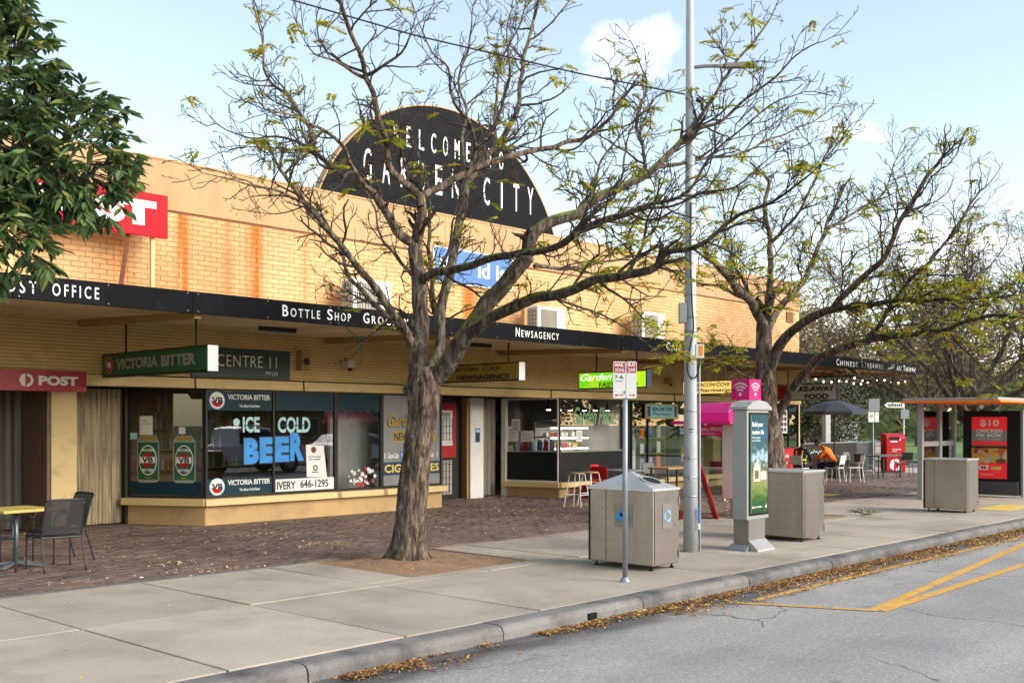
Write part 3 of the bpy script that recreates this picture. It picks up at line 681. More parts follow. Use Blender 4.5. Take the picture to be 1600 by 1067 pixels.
# pillars
def pillar(x0, x1, y0, y1, m, nm='pillar'): return MB().box(x0, x1, y0, y1, 0, ZT).build(nm, m, shop, bevel=.006)
pillar(7.69, 8.12, 17.45, 18.6, 'lintel'); pillar(7.625, 7.687, 17.47, 18.44, 'shelfwood', 'jamb_return'); wp = pillar(18.17, 18.62, 18.25, 18.7, 'white'); pillar(25.57, 25.93, YW - .0, YW + .4, 'lintel'); pillar(22.63, 22.71, YW - .0, YW + .2, 'darkframe')  # brown panel over the first pillar's left return paints in its shade
pillar(27.91, 28.09, YW, YW + .3, 'lintel'); pillar(29.71, 29.89, YW, YW + .3, 'lintel'); pillar(31.81, 31.93, YW - .0, YB, 'lintel')
pillar(18.10, 18.168, 18.30, 18.5, 'beam', 'jamb_return')
slab((18.33, 18.25, 1.35), .17, .34, 'blue', wp, name='poster', t=.004); slab((18.36, 18.245, 1.38), .11, .2, 'ink', wp, name='poster_print', t=.004); slab((18.35, 18.245, 1.60), .13, .06, 'ice', wp, name='poster_print', t=.004)
# post office recess (far left): dark timber/strip screen; bottle shop strip curtains; cafe strip curtain
def curtain(x0, x1, y, z1, n, m, nm, z0=.02):
    st = MB().box(x0, x1, y + .05, y + .09, z1, z1 + .06).build(nm, 'galv', shop)
    w = (x1 - x0) / n
    for i in range(n):
        xa = x0 + w * i - .012; xb = xa + w + .024; yy = y + (.0 if i % 2 else .022); bl_ = .018
        f = [(xa, yy + .006, z0), ((xa + xb) / 2, yy - bl_, z0), (xb, yy + .006, z0), (xb, yy + .010, z0), ((xa + xb) / 2, yy - bl_ + .004, z0), (xa, yy + .010, z0)]
        sw = rnd.uniform(-.012, .012)
        MB().add([(p[0] + sw, p[1], p[2] + rnd.uniform(0, .01)) for p in f] + [(p[0], p[1], z1 + .05) for p in f], [(0, 1, 7, 6), (1, 2, 8, 7), (3, 4, 10, 9), (4, 5, 11, 10), (2, 3, 9, 8), (5, 0, 6, 11)]).build('strip', m, st)
    return st
curtain(3.0, 7.69, 18.45, 2.36, 28, 'strip3', 'strip_screen')
curtain(8.14, 9.34, 18.28, 2.36, 13, 'strip', 'strip_curtain')
curtain(18.68, 19.42, 18.62, 2.36, 8, 'strip2', 'strip_curtain')
MB().box(9.34, 9.40, 18.16, 18.3, 0, ZT).build('door_frame', 'darkframe', shop)
MB().box(19.40, 19.46, 18.25, 18.4, 0, ZT).build('door_frame', 'white', shop); MB().box(18.62, 18.67, 18.55, 18.7, 0, ZT).build('door_frame', 'white', shop)
# newsagency door
dr = MB().box(15.9, 18.1, 18.50, 18.54, 0, ZT).build('door', 'darkframe', shop)
for n_, (x0, x1, z0, z1, m_) in enumerate(((16.7, 17.92, 1.0, 2.3, 'red'), (16.95, 17.80, .12, .93, 'interior2'), (16.95, 17.80, 1.28, 2.12, 'paper'))):
    slab((x0, 18.50, z0), x1 - x0, z1 - z0, m_, dr, name='door_panel', off=.004 * (n_ + 1), t=.004)
b = MB()
for k in range(9): b.bar((16.96 + k * .104, 18.475, .13), (16.96 + k * .104, 18.475, .92), .010)
for k in range(5): b.bar((16.96, 18.475, .2 + k * .16), (17.79, 18.475, .2 + k * .16), .010)
for k in range(9): b.bar((16.96 + k * .104, 18.475, 1.42), (16.96 + k * .104, 18.475, 1.9), .010)
for k in range(4): b.bar((16.96, 18.475, 1.42 + k * .16), (17.79, 18.475, 1.42 + k * .16), .010)
b.build('security_grille', 'ink', dr)
text('LOTTERIES', (17.0, 18.485, 1.99), .72, .075, 'ink', dr, bold=.02); text('GARDEN CITY', (17.0, 18.485, 1.92), .72, .055, 'ink', dr, bold=.02)
# interior shells
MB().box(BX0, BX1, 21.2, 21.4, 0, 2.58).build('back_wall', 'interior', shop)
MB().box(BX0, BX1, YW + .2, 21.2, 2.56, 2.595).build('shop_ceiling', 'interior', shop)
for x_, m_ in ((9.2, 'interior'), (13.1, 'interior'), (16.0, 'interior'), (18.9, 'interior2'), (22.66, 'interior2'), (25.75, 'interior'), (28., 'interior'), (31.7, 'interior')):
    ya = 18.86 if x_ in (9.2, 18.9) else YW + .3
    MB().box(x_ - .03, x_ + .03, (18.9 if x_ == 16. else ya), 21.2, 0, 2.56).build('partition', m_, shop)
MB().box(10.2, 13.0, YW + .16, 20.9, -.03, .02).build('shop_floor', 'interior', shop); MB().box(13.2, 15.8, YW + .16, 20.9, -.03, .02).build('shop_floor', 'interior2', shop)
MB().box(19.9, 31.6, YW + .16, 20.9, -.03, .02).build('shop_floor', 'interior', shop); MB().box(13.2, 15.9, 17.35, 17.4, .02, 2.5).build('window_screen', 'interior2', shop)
# right-hand end of the strip: plain end wall
MB().box(BX1, BX1 + .06, YW + .02, YB, 0, 6.2).build('wall', 'brick', shop)
# little red vent plate on the upper wall
vp = MB().box(31.0, 31.45, YW - .03, YW - .005, 5.05, 5.38).build('vent_plate', 'copper', shop)

# arched roof sign
ar = thing('arched_sign', 'black half round welcome sign rising above the parapet', 'sign', (16.85, 17.6, 6.2))
def arc(r, z0, n=48):
    pts = []
    for k in range(n + 1):
        a = math.pi * k / n; x, z = 16.85 + r * math.cos(a), 4.97 + r * math.sin(a)
        if z >= z0: pts.append((x, z))
    return pts
pts = arc(3.96, 6.1); MB().prism([(x, 17.6, z) for x, z in pts], (0, .12, 0)).build('board', 'fascia', ar)
b = MB(); pi_, po_ = arc(3.965, 6.1), arc(4.02, 6.1)
n = min(len(pi_), len(po_))
for k in range(n - 1):
    (xa, za), (xb, zb) = pi_[k], pi_[k + 1]
    sa, sb = 3.99 / 3.965, 3.99 / 3.965
    oa, ob = (16.85 + (xa - 16.85) * sa, 4.97 + (za - 4.97) * sa), (16.85 + (xb - 16.85) * sb, 4.97 + (zb - 4.97) * sb)
    b.hexa([(xa, 17.59, za), (xb, 17.59, zb), (xb, 17.78, zb), (xa, 17.78, za), (oa[0], 17.59, oa[1]), (ob[0], 17.59, ob[1]), (ob[0], 17.78, ob[1]), (oa[0], 17.78, oa[1])])
b.build('rim', 'band', ar)
def spread(s, x0, x1, z, h, wd, parent):
    n = len(s)
    for i, ch in enumerate(s):
        if ch == ' ': continue
        x = x0 + (x1 - x0) * i / (n - 1)
        text(ch, (x - wd * (.12 if ch == 'I' else .5), 17.595, z), wd * (.24 if ch == 'I' else 1), h, 'letter', parent, bold=0)
spread('WELCOME TO', 15.25, 18.55, 7.86, .44, .15, ar); spread('GARDEN CITY', 14.45, 19.6, 6.95, .66, .21, ar)
for x_ in (14.4, 16.85, 19.3): MB().bar((x_, 17.75, 6.2), (x_, 18.9, 6.2), .08).build('brace', 'copper', ar)
LIMBS_MAIN=[(0.125,0.095,[(9.51,10.51,2.41),(9.53,10.56,2.58),(9.58,10.58,3.09),(9.58,10.58,3.61),(9.53,10.56,3.9),(9.48,10.54,4.18)]),
(0.075,0.06,[(9.48,10.54,4.18),(9.46,10.41,4.59),(9.45,10.42,4.78)]),
(0.055,0.02,[(9.45,10.42,4.78),(9.02,10.45,5),(8.83,10.36,5.27),(8.66,10.25,5.47),(8.38,10.11,5.82),(8.25,10.1,5.98),(8.09,9.98,6.2),(7.88,9.91,6.37),(7.7,9.81,6.54),(7.6,9.78,6.83)]),
(0.026,0.006,[(8.25,10.1,5.98),(8.1,10.12,6.02),(7.83,10.11,6.07),(7.41,9.97,6.03),(7.28,9.97,6.13)]),
(0.026,0.006,[(8.27,10.08,6.01),(8.27,9.79,6.03),(8.35,9.55,6.18),(8.29,9.33,6.28),(8.28,9.19,6.54)]),
(0.055,0.02,[(9.45,10.42,4.78),(9.77,10.37,4.95),(10.13,10.28,5.2),(10.48,10.2,5.36),(11.03,10.05,5.58),(11.53,9.95,5.74),(12.01,9.88,5.92),(12.34,9.81,6.1),(12.78,9.78,6.48),(13.1,9.73,6.87)]),
(0.032,0.008,[(10.13,10.28,5.2),(10.09,10.03,5.46),(9.73,9.83,5.72),(9.52,9.76,5.82),(9.32,9.68,5.95),(9.14,9.58,6.19),(8.8,9.51,6.29),(8.66,9.51,6.5)]),
(0.026,0.008,[(10.09,10.03,5.46),(10.36,10.03,5.72),(10.36,9.74,6.16),(10.26,9.56,6.43),(10.07,9.47,6.78),(10.05,9.34,7.12)]),
(0.068,0.05,[(9.48,10.54,4.18),(9.28,10.61,4.27),(9,10.62,4.54),(8.75,10.59,4.78)]),
(0.036,0.007,[(8.75,10.59,4.78),(8.48,10.45,4.81),(8.13,10.23,4.99),(7.96,10.12,5.08),(7.65,10.01,5.18),(7.24,9.87,5.17),(6.95,9.74,5.16),(6.54,9.59,5.11),(6.44,9.56,5.13)]),
(0.042,0.03,[(8.75,10.59,4.78),(8.56,10.95,5.02),(8.48,11.18,5.21),(8.42,11.39,5.39)]),
(0.03,0.007,[(8.46,11.34,5.44),(8.44,11.36,5.58),(8.41,11.55,5.82),(8.36,11.75,6.07),(8.31,12.09,6.32),(8.28,12.27,6.59),(8.33,12.37,6.87),(8.37,12.47,7.15),(8.37,12.62,7.49),(8.39,12.75,7.85)]),
(0.016,0.009,[(8.31,12.09,6.32),(8.13,12.14,6.29),(7.95,12.19,6.29)]),
(0.022,0.006,[(8.42,11.39,5.39),(8.4,11.85,5.58),(8.39,12.3,5.7),(8.34,12.65,5.74),(8.28,13.15,5.91),(8.23,13.35,6.04),(8.18,13.55,6.04),(8.12,13.77,6.17)]),
(0.018,0.008,[(8.43,11.38,5.33),(7.91,11.5,5.31),(7.37,11.49,5.21)]),
(0.02,0.006,[(8.42,11.39,5.39),(8.09,11.15,5.5),(7.87,10.95,5.69),(7.63,10.92,5.79)]),
(0.062,0.02,[(9.38,10.5,2.82),(9.16,10.44,3.06),(8.88,10.45,3.33),(8.62,10.44,3.6),(8.16,10.34,3.9),(7.72,10.23,4.19),(7.48,10.19,4.31),(7.28,10.12,4.49),(7.13,10.13,4.64),(7.02,10.11,4.69)]),
(0.04,0.02,[(9.42,10.6,2.92),(9.32,10.86,3.18),(9.24,11.24,3.53),(9.19,11.59,3.87),(9.29,11.92,4.32),(9.35,12.44,4.75)]),
(0.02,0.005,[(9.35,12.44,4.75),(9.34,12.74,4.96),(9.25,13.14,4.9),(9.12,13.72,4.96)]),
(0.024,0.005,[(7.48,10.19,4.31),(7.32,10.08,4.34),(7.02,9.96,4.36),(6.67,9.89,4.36),(6.46,9.83,4.36),(6.13,9.74,4.34),(5.85,9.75,4.36)]),
(0.016,0.005,[(7.13,10.13,4.64),(7.31,10.09,4.89),(7.33,10.21,5.21),(7.43,10.25,5.46)]),
(0.03,0.008,[(9.59,10.64,3.7),(9.63,10.82,3.82),(9.8,11.37,4.18),(9.93,11.82,4.52),(10.09,12.09,4.88),(10.2,12.41,5.25),(10.26,12.78,5.61)]),
(0.022,0.006,[(9.55,10.62,3.18),(9.58,11.17,3.39),(9.59,11.74,3.53),(9.66,12.26,3.71),(9.66,12.7,3.89)]),
(0.075,0.06,[(9.8,10.64,2.51),(10.03,10.68,2.87),(10.12,10.74,3.4),(10.33,10.8,3.83),(10.52,10.89,4.18),(10.79,11.04,4.73),(11.12,11.28,5.32)]),
(0.055,0.018,[(11.12,11.28,5.32),(11.45,11.21,5.75),(11.79,11.14,6.14),(12.1,11.1,6.6),(12.27,11.21,6.99),(12.55,11.35,7.71),(12.88,11.43,8.47),(12.98,11.47,8.87)]),
(0.034,0.01,[(11.12,11.28,5.32),(11.37,11.6,6),(11.67,11.85,6.6),(11.84,12.11,7.29),(12.16,12.21,8.01),(12.33,12.32,8.6)]),
(0.03,0.01,[(11.64,11.15,5.97),(11.86,11.36,6.48),(12.09,11.55,7.03),(12.35,11.71,7.57),(12.72,11.75,8.12),(12.99,11.76,8.64)]),
(0.036,0.02,[(10.03,10.68,2.87),(10.52,11.34,3.85),(10.75,11.67,4.47),(11.1,12.03,5.21),(11.36,12.48,5.85),(11.49,12.93,6.46)]),
(0.06,0.04,[(9.58,10.58,3.65),(9.55,10.32,3.76),(9.62,9.95,3.8),(9.68,9.59,3.87),(9.7,9.28,3.91),(9.69,8.84,3.89),(9.69,8.56,3.86),(9.71,8.24,3.92),(9.68,7.97,4.06)]),
(0.034,0.007,[(9.68,7.97,4.08),(9.71,7.5,4.16),(9.7,7.07,4.18),(9.8,6.52,4.34),(9.87,6.15,4.73),(9.99,5.88,5),(10.06,5.66,5.15),(10.14,5.42,5.21)]),
(0.02,0.006,[(9.7,7.07,4.18),(9.61,6.58,4.16),(9.51,6.11,4.21),(9.47,5.7,4.21),(9.51,5.37,4.42)]),
(0.13,0.1,[(9.58,10.43,2.32),(9.68,10.26,2.49),(9.76,10.1,2.75),(9.86,9.91,3.07),(10.03,9.66,3.42),(10.12,9.41,3.7),(10.22,9.23,3.97)]),
(0.085,0.04,[(10.22,9.23,3.97),(10.29,9.23,4.18),(10.47,9.18,4.37),(10.92,8.99,4.58),(11.32,8.85,4.89),(11.95,8.62,5.18),(12.54,8.43,5.75)]),
(0.036,0.008,[(12.54,8.43,5.75),(12.94,8.28,6.24),(13.27,8.22,6.69),(13.64,8.12,7.15),(14.03,7.99,7.63),(14.38,7.91,8.16)]),
(0.03,0.007,[(12.54,8.43,5.75),(12.61,8.2,5.87),(12.75,7.9,5.96),(12.81,7.55,6.21),(12.88,7.17,6.44),(12.9,6.86,6.67),(12.97,6.5,6.78)]),
(0.028,0.007,[(10.92,8.99,4.58),(11.72,9.31,5.12),(12.18,9.55,5.6),(12.73,9.68,6.06),(13.29,9.68,6.51),(13.73,9.64,6.9)]),
(0.03,0.008,[(11.95,8.62,5.18),(12.34,8.93,5.71),(12.6,9.24,6.19),(13.02,9.37,6.78),(13.2,9.62,7.26),(13.27,9.84,7.67)]),
(0.03,0.007,[(12.16,8.54,5.33),(12.95,8.42,5.55),(13.76,8.29,5.77),(14.59,8.12,6.14),(15.36,7.89,6.5),(15.91,7.73,6.89)]),
(0.09,0.045,[(9.82,9.95,2.99),(9.84,9.71,3.07),(9.91,9.34,3.24),(9.92,8.89,3.37),(9.93,8.59,3.37),(9.99,8.23,3.42),(9.98,7.8,3.52),(10,7.48,3.52),(10.07,7.11,3.59)]),
(0.04,0.008,[(10.07,7.11,3.59),(10.05,6.99,3.73),(10.08,6.66,3.76),(10.12,6.48,3.8),(10.11,6.33,3.88),(10.17,6.13,4.07),(10.24,5.76,4.17),(10.29,5.41,4.34),(10.36,5.19,4.54)]),
(0.028,0.008,[(10,7.48,3.52),(9.96,7.23,3.8),(9.86,7.04,4.12),(9.81,6.8,4.36)]),
(0.03,0.007,[(10.32,9.2,3.84),(10.61,9.17,3.85),(11.07,9.12,3.88),(11.82,9.05,4.08),(12.45,8.96,4.19),(13.1,8.85,4.44)]),
(0.022,0.006,[(9.93,8.59,3.37),(10.38,8.55,3.28),(10.75,8.44,3.2),(11.28,8.32,2.98),(11.61,8.25,2.79)]),
(0.024,0.006,[(10.92,8.99,4.58),(11.6,8.99,4.58),(12.31,8.97,4.62),(13.1,8.85,4.81),(13.85,8.78,4.86)]),
]
LIMBS_SECOND=[(0.19,0.15,[(18.68,10.6,2.38),(18.68,10.6,2.96),(18.68,10.6,3.36),(18.67,10.61,3.75)]),
(0.1,0.05,[(18.67,10.61,3.75),(18.4,10.61,3.93),(18.13,10.61,4.16),(17.5,10.54,4.34),(16.78,10.44,4.61),(16.19,10.34,4.77)]),
(0.08,0.035,[(18.67,10.61,3.75),(18.9,10.66,4.23),(19.12,10.72,4.76),(19.28,10.83,5.43),(19.39,11.01,6.11),(19.61,11.07,6.81)]),
(0.08,0.035,[(18.72,10.56,3.64),(19.06,10.63,3.92),(19.45,10.66,4.18),(20.23,10.69,4.66),(20.79,10.68,5.2),(21.35,10.67,5.94),(21.82,10.6,6.69)]),
(0.12,0.07,[(18.68,10.6,2.7),(18.63,10.21,3.37),(18.59,9.82,3.67),(18.52,9.45,3.82),(18.45,9.09,3.89)]),
(0.065,0.03,[(18.45,9.09,3.89),(18.34,8.76,4.15),(18.27,8.39,4.45),(18.22,8.01,4.75),(18.15,7.64,5.37),(18.18,7.32,5.88),(18.2,7,6.27)]),
(0.06,0.02,[(18.45,9.09,3.89),(18.37,8.44,3.92),(18.23,7.7,3.94),(18.1,6.96,3.87),(17.99,6.2,3.85)]),
(0.1,0.07,[(18.88,10.54,1.45),(18.86,10.4,2.01),(18.87,10.25,2.26),(18.77,9.92,2.62),(18.65,9.46,3.04),(18.43,8.81,3.2),(18.33,8.34,3.28)]),
(0.06,0.02,[(18.33,8.34,3.28),(18.08,7.43,3.36),(17.81,6.68,3.38),(17.57,6.07,3.53),(17.36,5.41,3.44),(17.2,5,3.54)]),
(0.045,0.015,[(18.33,8.34,3.28),(18.31,8.06,3.63),(18.25,7.68,4.16),(18.25,7.24,4.56),(18.32,6.73,5.16),(18.44,6.45,5.68)]),
(0.04,0.012,[(18.4,10.61,3.93),(18.64,11.08,4.62),(18.9,11.54,5.33),(19.16,11.84,6.19),(19.33,12.1,6.79)]),
(0.04,0.012,[(18.13,10.61,4.16),(17.95,11.09,4.43),(17.74,11.61,4.58),(17.69,12.11,4.81)]),
(0.04,0.012,[(19.28,10.83,5.43),(19.24,10.29,5.87),(19.13,9.82,6.41),(19.02,9.5,6.95),(19,9.23,7.27)]),
(0.04,0.012,[(21.35,10.67,5.94),(22.01,10.25,6.39),(22.58,9.93,6.85),(22.96,9.81,7.6)]),
(0.03,0.01,[(18.59,10.56,2.57),(17.93,10.52,2.68),(17.16,10.47,2.89),(16.41,10.4,3.02)]),
]

# ------------------------------------------------------------------ trees
def spline(pts, step=.12):
    P = [Vector(p) for p in pts]; P = [P[0] * 2 - P[1]] + P + [P[-1] * 2 - P[-2]]; out = []
    for i in range(1, len(P) - 2):
        n = max(2, int((P[i + 1] - P[i]).length / step))
        for k in range(n):
            t = k / n; a, b_, c, d = P[i - 1], P[i], P[i + 1], P[i + 2]
            out.append(.5 * ((2 * b_) + (c - a) * t + (2 * a - 5 * b_ + 4 * c - d) * t * t + (3 * b_ - a - 3 * c + d) * t ** 3))
    out.append(P[-2]); return out
def rough(amp, f=7.):
    def w(p, q):
        s = p + q * .12
        return 1 + amp * mnoise.noise((s.x * f, s.y * f, s.z * f * .45)) + amp * .5 * mnoise.noise((s.x * f * 3, s.y * f * 3, s.z * f))
    return w
class Twigs:
    def __init__(s, seed): s.r = random.Random(seed); s.mb = MB(); s.tips = []
    def grow(s, p, d, L, r, lev, up=.12, seg=4):
        R_ = s.r; n = max(3, int(L / .10)); st = L / n; pts = [p]; rad = [r]; d = d.normalized(); side = 1
        kids = []
        for i in range(n):
            d = (d + Vector((R_.gauss(0, .24), R_.gauss(0, .24), R_.gauss(0, .2) + up * .35))).normalized()
            p = p + d * st; pts.append(p); rr = r + (max(.0054, r * .45) - r) * (i + 1) / n; rad.append(rr)
            if lev > 0 and i >= 0 and R_.random() < (.45 if lev > 2 else .72 if lev > 1 else .58):
                kids.append((p, d, rr, 1 - i / n))
        s.mb.tube(pts, rad, seg if r > .008 else 3, False)
        s.tips.append((pts[-1], d, lev))
        for p_, d_, rr, k in kids:
            a = d_.orthogonal(); a.rotate(Matrix.Rotation(R_.uniform(0, 6.28), 3, d_)); a.z += .18
            nd = (d_ * R_.uniform(.45, .9) + a.normalized() * R_.uniform(.5, 1.0))
            s.grow(p_, nd, L * R_.uniform(.34, .62) * (.55 + .45 * k), min(rr * .75, r * .6), lev - 1, up, seg)
def compound_leaf(mb, R_, p, n=6, size=1.):
    """feather-shaped leaf: leaflets in pairs along a drooping stalk"""
    a = R_.uniform(0, 6.28); d = Vector((math.cos(a), math.sin(a), R_.uniform(-.5, .25))).normalized(); L = R_.uniform(.10, .17) * size
    for i in range(n):
        t = (i + .7) / n; q = p + d * (L * t) - ZP * (L * .2 * t * t)
        sd = d.cross(ZP).normalized()
        for sg in (-1, 1):
            l, w = .050 * size * R_.uniform(.8, 1.15), .017 * size
            e = (sd * sg + d * .35 - ZP * R_.uniform(.0, .5)).normalized(); wv = d * w
            m_ = q + e * (l * .5)
            mb.add([q, m_ - wv + ZP * .003, q + e * l, m_ + wv + ZP * .003], [(0, 1, 2, 3)])
def limbs_tree(root, limbs, mats, seed, twl, density, leaf, wob=.16, twm='twig'):
    tw = Twigs(seed); R_ = tw.r
    for i, (r0, r1, pts) in enumerate(limbs):
        sp = spline(pts, .09); n = len(sp)
        sp = [q + Vector((mnoise.noise(q * 2.3), mnoise.noise(q * 2.3 + Vector((9, 0, 0))), mnoise.noise(q * 2.3 + Vector((0, 9, 0))))) * min(.05, 1.2 * r0) * (0 if k in (0, n - 1) else 1) for k, q in enumerate(sp)]
        rad = [r0 + (r1 - r0) * (k / (n - 1)) ** .8 for k in range(n)]
        MB().tube(sp, rad, 14 if r0 > .04 else 8, True, rough(wob if r0 > .03 else .1)).build('limb', mats(i), root, smooth=True)
        L = sum((sp[k + 1] - sp[k]).length for k in range(n - 1)); k = 0
        acc = 0; nxt = R_.uniform(.1, .3) + (.45 if r0 > .07 else 0)
        for k in range(1, n):
            acc += (sp[k] - sp[k - 1]).length
            if acc > nxt and rad[k] < .075:
                nxt = acc + R_.uniform(.10, .24) / density
                d = (sp[k] - sp[k - 1]).normalized(); a = d.orthogonal(); a.rotate(Matrix.Rotation(R_.uniform(0, 6.28), 3, d)); a.z += .25
                big = rad[k] > .016 and R_.random() < .34
                tw.grow(sp[k], d * .7 + a.normalized() * R_.uniform(.6, 1), R_.uniform(.8, 1.5) * twl if big else R_.uniform(.35, .9) * twl, min(rad[k] * .6, .021 if big else .013), 3 if big else 2, .2)
        d = (sp[-1] - sp[-3]).normalized()
        for _ in range(2): tw.grow(sp[-1], d + Vector((R_.gauss(0, .3), R_.gauss(0, .3), R_.gauss(.1, .2))), R_.uniform(.4, .7) * twl, r1 * .8, 2)
    tw.mb.build('crown', twm, root, kind='stuff')
    lf = MB()
    for p, d, lev in tw.tips:
        if lev <= 1:
            k = leaf(p)
            if R_.random() < k:
                for _ in range(R_.choice((1, 2, 3))): compound_leaf(lf, R_, p, R_.choice((6, 7, 8)), 1.3)
    lf.build('leaves', 'yleaf', root, kind='stuff')
    return tw
def furrowed_trunk(prof, seed, amp=.05, seg=64, flare=.0, step=.022):
    """trunk with long vertical bark ridges; prof = [(x, y, z, r)]"""
    P = spline([p[:3] for p in prof], step); n = len(P); zs = [p[2] for p in prof]; rs = [p[3] for p in prof]
    def rad(z):
        for k in range(len(zs) - 1):
            if z <= zs[k + 1]:
                t = (z - zs[k]) / (zs[k + 1] - zs[k]); t = max(0, t); t = t * t * (3 - 2 * t); return rs[k] + (rs[k + 1] - rs[k]) * t
        return rs[-1]
    vs = []; so_ = seed * 17.3
    for i, p in enumerate(P):
        r = rad(p.z)
        for k in range(seg):
            a = 2 * math.pi * k / seg; ca, sa = math.cos(a), math.sin(a)
            tw_ = a + .25 * mnoise.noise((so_, p.z * 1.1, 3)); c2, s2 = math.cos(tw_), math.sin(tw_)
            rg = 1 - abs(mnoise.noise((c2 * 3.6 + so_, s2 * 3.6, p.z * .8))) * 2
            rg2 = 1 - abs(mnoise.noise((c2 * 8.5 + so_, s2 * 8.5, p.z * 2.3))) * 2
            fl = flare * max(0, (.42 - p.z) / .42) ** 2.2 * (.55 + .9 * max(0, mnoise.noise((ca * 1.9 + so_, sa * 1.9, 0)) + .35))
            lump = .06 * mnoise.noise((ca * 1.2 + so_, sa * 1.2, p.z * 1.6))
            rr = r * (1 + amp * (rg - .5) + amp * .8 * (rg2 - .5) + lump) + fl
            vs.append((p.x + ca * rr, p.y + sa * rr, p.z))
    fs = [(i * seg + k, i * seg + (k + 1) % seg, (i + 1) * seg + (k + 1) % seg, (i + 1) * seg + k) for i in range(n - 1) for k in range(seg)]
    fs.append(tuple(range((n - 1) * seg, n * seg)))
    return MB().add(vs, fs)
t1 = thing('bare_tree', 'large nearly bare street tree with mossy spreading limbs in the square dirt pit', 'tree', (9.42, 10.6, 0))
furrowed_trunk([(9.42, 10.6, -.08, .215), (9.41, 10.62, .15, .21), (9.45, 10.58, .84, .197), (9.50, 10.52, 1.52, .18), (9.54, 10.48, 1.9, .185), (9.55, 10.46, 2.12, .205), (9.545, 10.46, 2.34, .205), (9.53, 10.48, 2.55, .15)], 1, .085, 96, .11).build('trunk', 'bark', t1, smooth=True)
for q, s_ in (((9.40, 10.58, 2.26), .085), ((9.42, 10.36, 2.33), .06), ((9.58, 10.30, 2.22), .05), ((9.40, 10.43, 1.0), .045)):
    b = MB(); n_ = 10; vs = [];
    for i in range(n_ + 1):
        for k in range(16):
            a, e = 2 * math.pi * k / 16, math.pi * i / n_
            d = Vector((math.sin(e) * math.cos(a), math.sin(e) * math.sin(a), math.cos(e))); r = s_ * (1 + .45 * mnoise.noise(d * 2.5 + Vector(q) * 3) + .2 * mnoise.noise(d * 7))
            vs.append(Vector(q) + d * r)
    b.add(vs, [(i * 16 + k, (i + 1) * 16 + k, (i + 1) * 16 + (k + 1) % 16, i * 16 + (k + 1) % 16) for i in range(n_) for k in range(16)]).build('burl', 'bark', t1, smooth=True)
MOSSY = {28, 31, 32, 38, 39, 42}; PALE = {23, 24, 25, 26, 27}
def leaf1(p):
    k = .03 + max(0, min(1, (p.x - 10.0) / 2.5)) * (.035 + .6 * max(0, min(1, (5.3 - p.z) / 1.1)))
    return k
limbs_tree(t1, LIMBS_MAIN, lambda i: 'mossbark' if i in MOSSY else ('palebark' if i in PALE else 'bark'), 5, .74, 1.2, leaf1)

t2 = thing('bare_tree', 'street tree with yellow leaves and long mossy limb behind the middle steel bin', 'tree', (18.79, 10.49, 0))
furrowed_trunk([(18.79, 10.49, -.08, .33), (18.78, 10.5, .4, .30), (18.76, 10.51, .9, .285), (18.74, 10.53, 1.45, .255), (18.72, 10.56, 2.0, .20), (18.68, 10.6, 2.5, .18), (18.68, 10.6, 3.0, .18)], 2, .07, 56, .15, .04).build('trunk', 'bark', t2, smooth=True)
limbs_tree(t2, LIMBS_SECOND, lambda i: 'mossbark' if i in (4, 7, 8) else 'bark', 8, 1.05, 1.3, lambda p: (.32 if p.x < 22 else .14) * max(.16, min(1, (5.9 - p.z) / 1.6)))

def auto_limbs(base, h0, seed, n=7, L=4.2, r=.12, rise=.55):
    R_ = random.Random(seed); out = []
    for k in range(n):
        a = 2 * math.pi * (k + R_.uniform(-.25, .25)) / n; el = R_.uniform(.35, 1.) * rise
        d = Vector((math.cos(a), math.sin(a), el * 1.6)).normalized(); p = Vector(base) + ZP * (h0 + R_.uniform(-.5, .4)); pts = [p.copy()]
        m_ = 6
        for i in range(m_):
            d = (d + Vector((R_.gauss(0, .18), R_.gauss(0, .18), R_.gauss(.05, .12)))).normalized(); p = p + d * (L / m_); pts.append(p.copy())
            if i in (1, 2, 3):
                d2 = (d + Vector((R_.gauss(0, .6), R_.gauss(0, .6), R_.uniform(0, .6)))).normalized(); q = p.copy(); pp = [q.copy()]
                for _ in range(4):
                    d2 = (d2 + Vector((R_.gauss(0, .18), R_.gauss(0, .18), R_.gauss(.08, .12)))).normalized(); q = q + d2 * (L * .15); pp.append(q.copy())
                out.append((r * .38, .012, pp))
        out.append((r, .016, pts))
    return out
t3 = thing('bare_tree', 'furthest bare street tree standing behind the bus shelter', 'tree', (29.6, 10.5, 0))
furrowed_trunk([(29.6, 10.5, -.08, .33), (29.6, 10.5, .8, .28), (29.58, 10.5, 1.6, .26), (29.55, 10.5, 2.6, .24)], 3, .06, 32, .12, .08).build('trunk', 'palebark', t3, smooth=True)
limbs_tree(t3, auto_limbs((29.56, 10.5, 0), 2.3, 21, 9, 4.6, .11), lambda i: 'palebark', 9, 1.7, .42, lambda p: .03, twm='twig2')

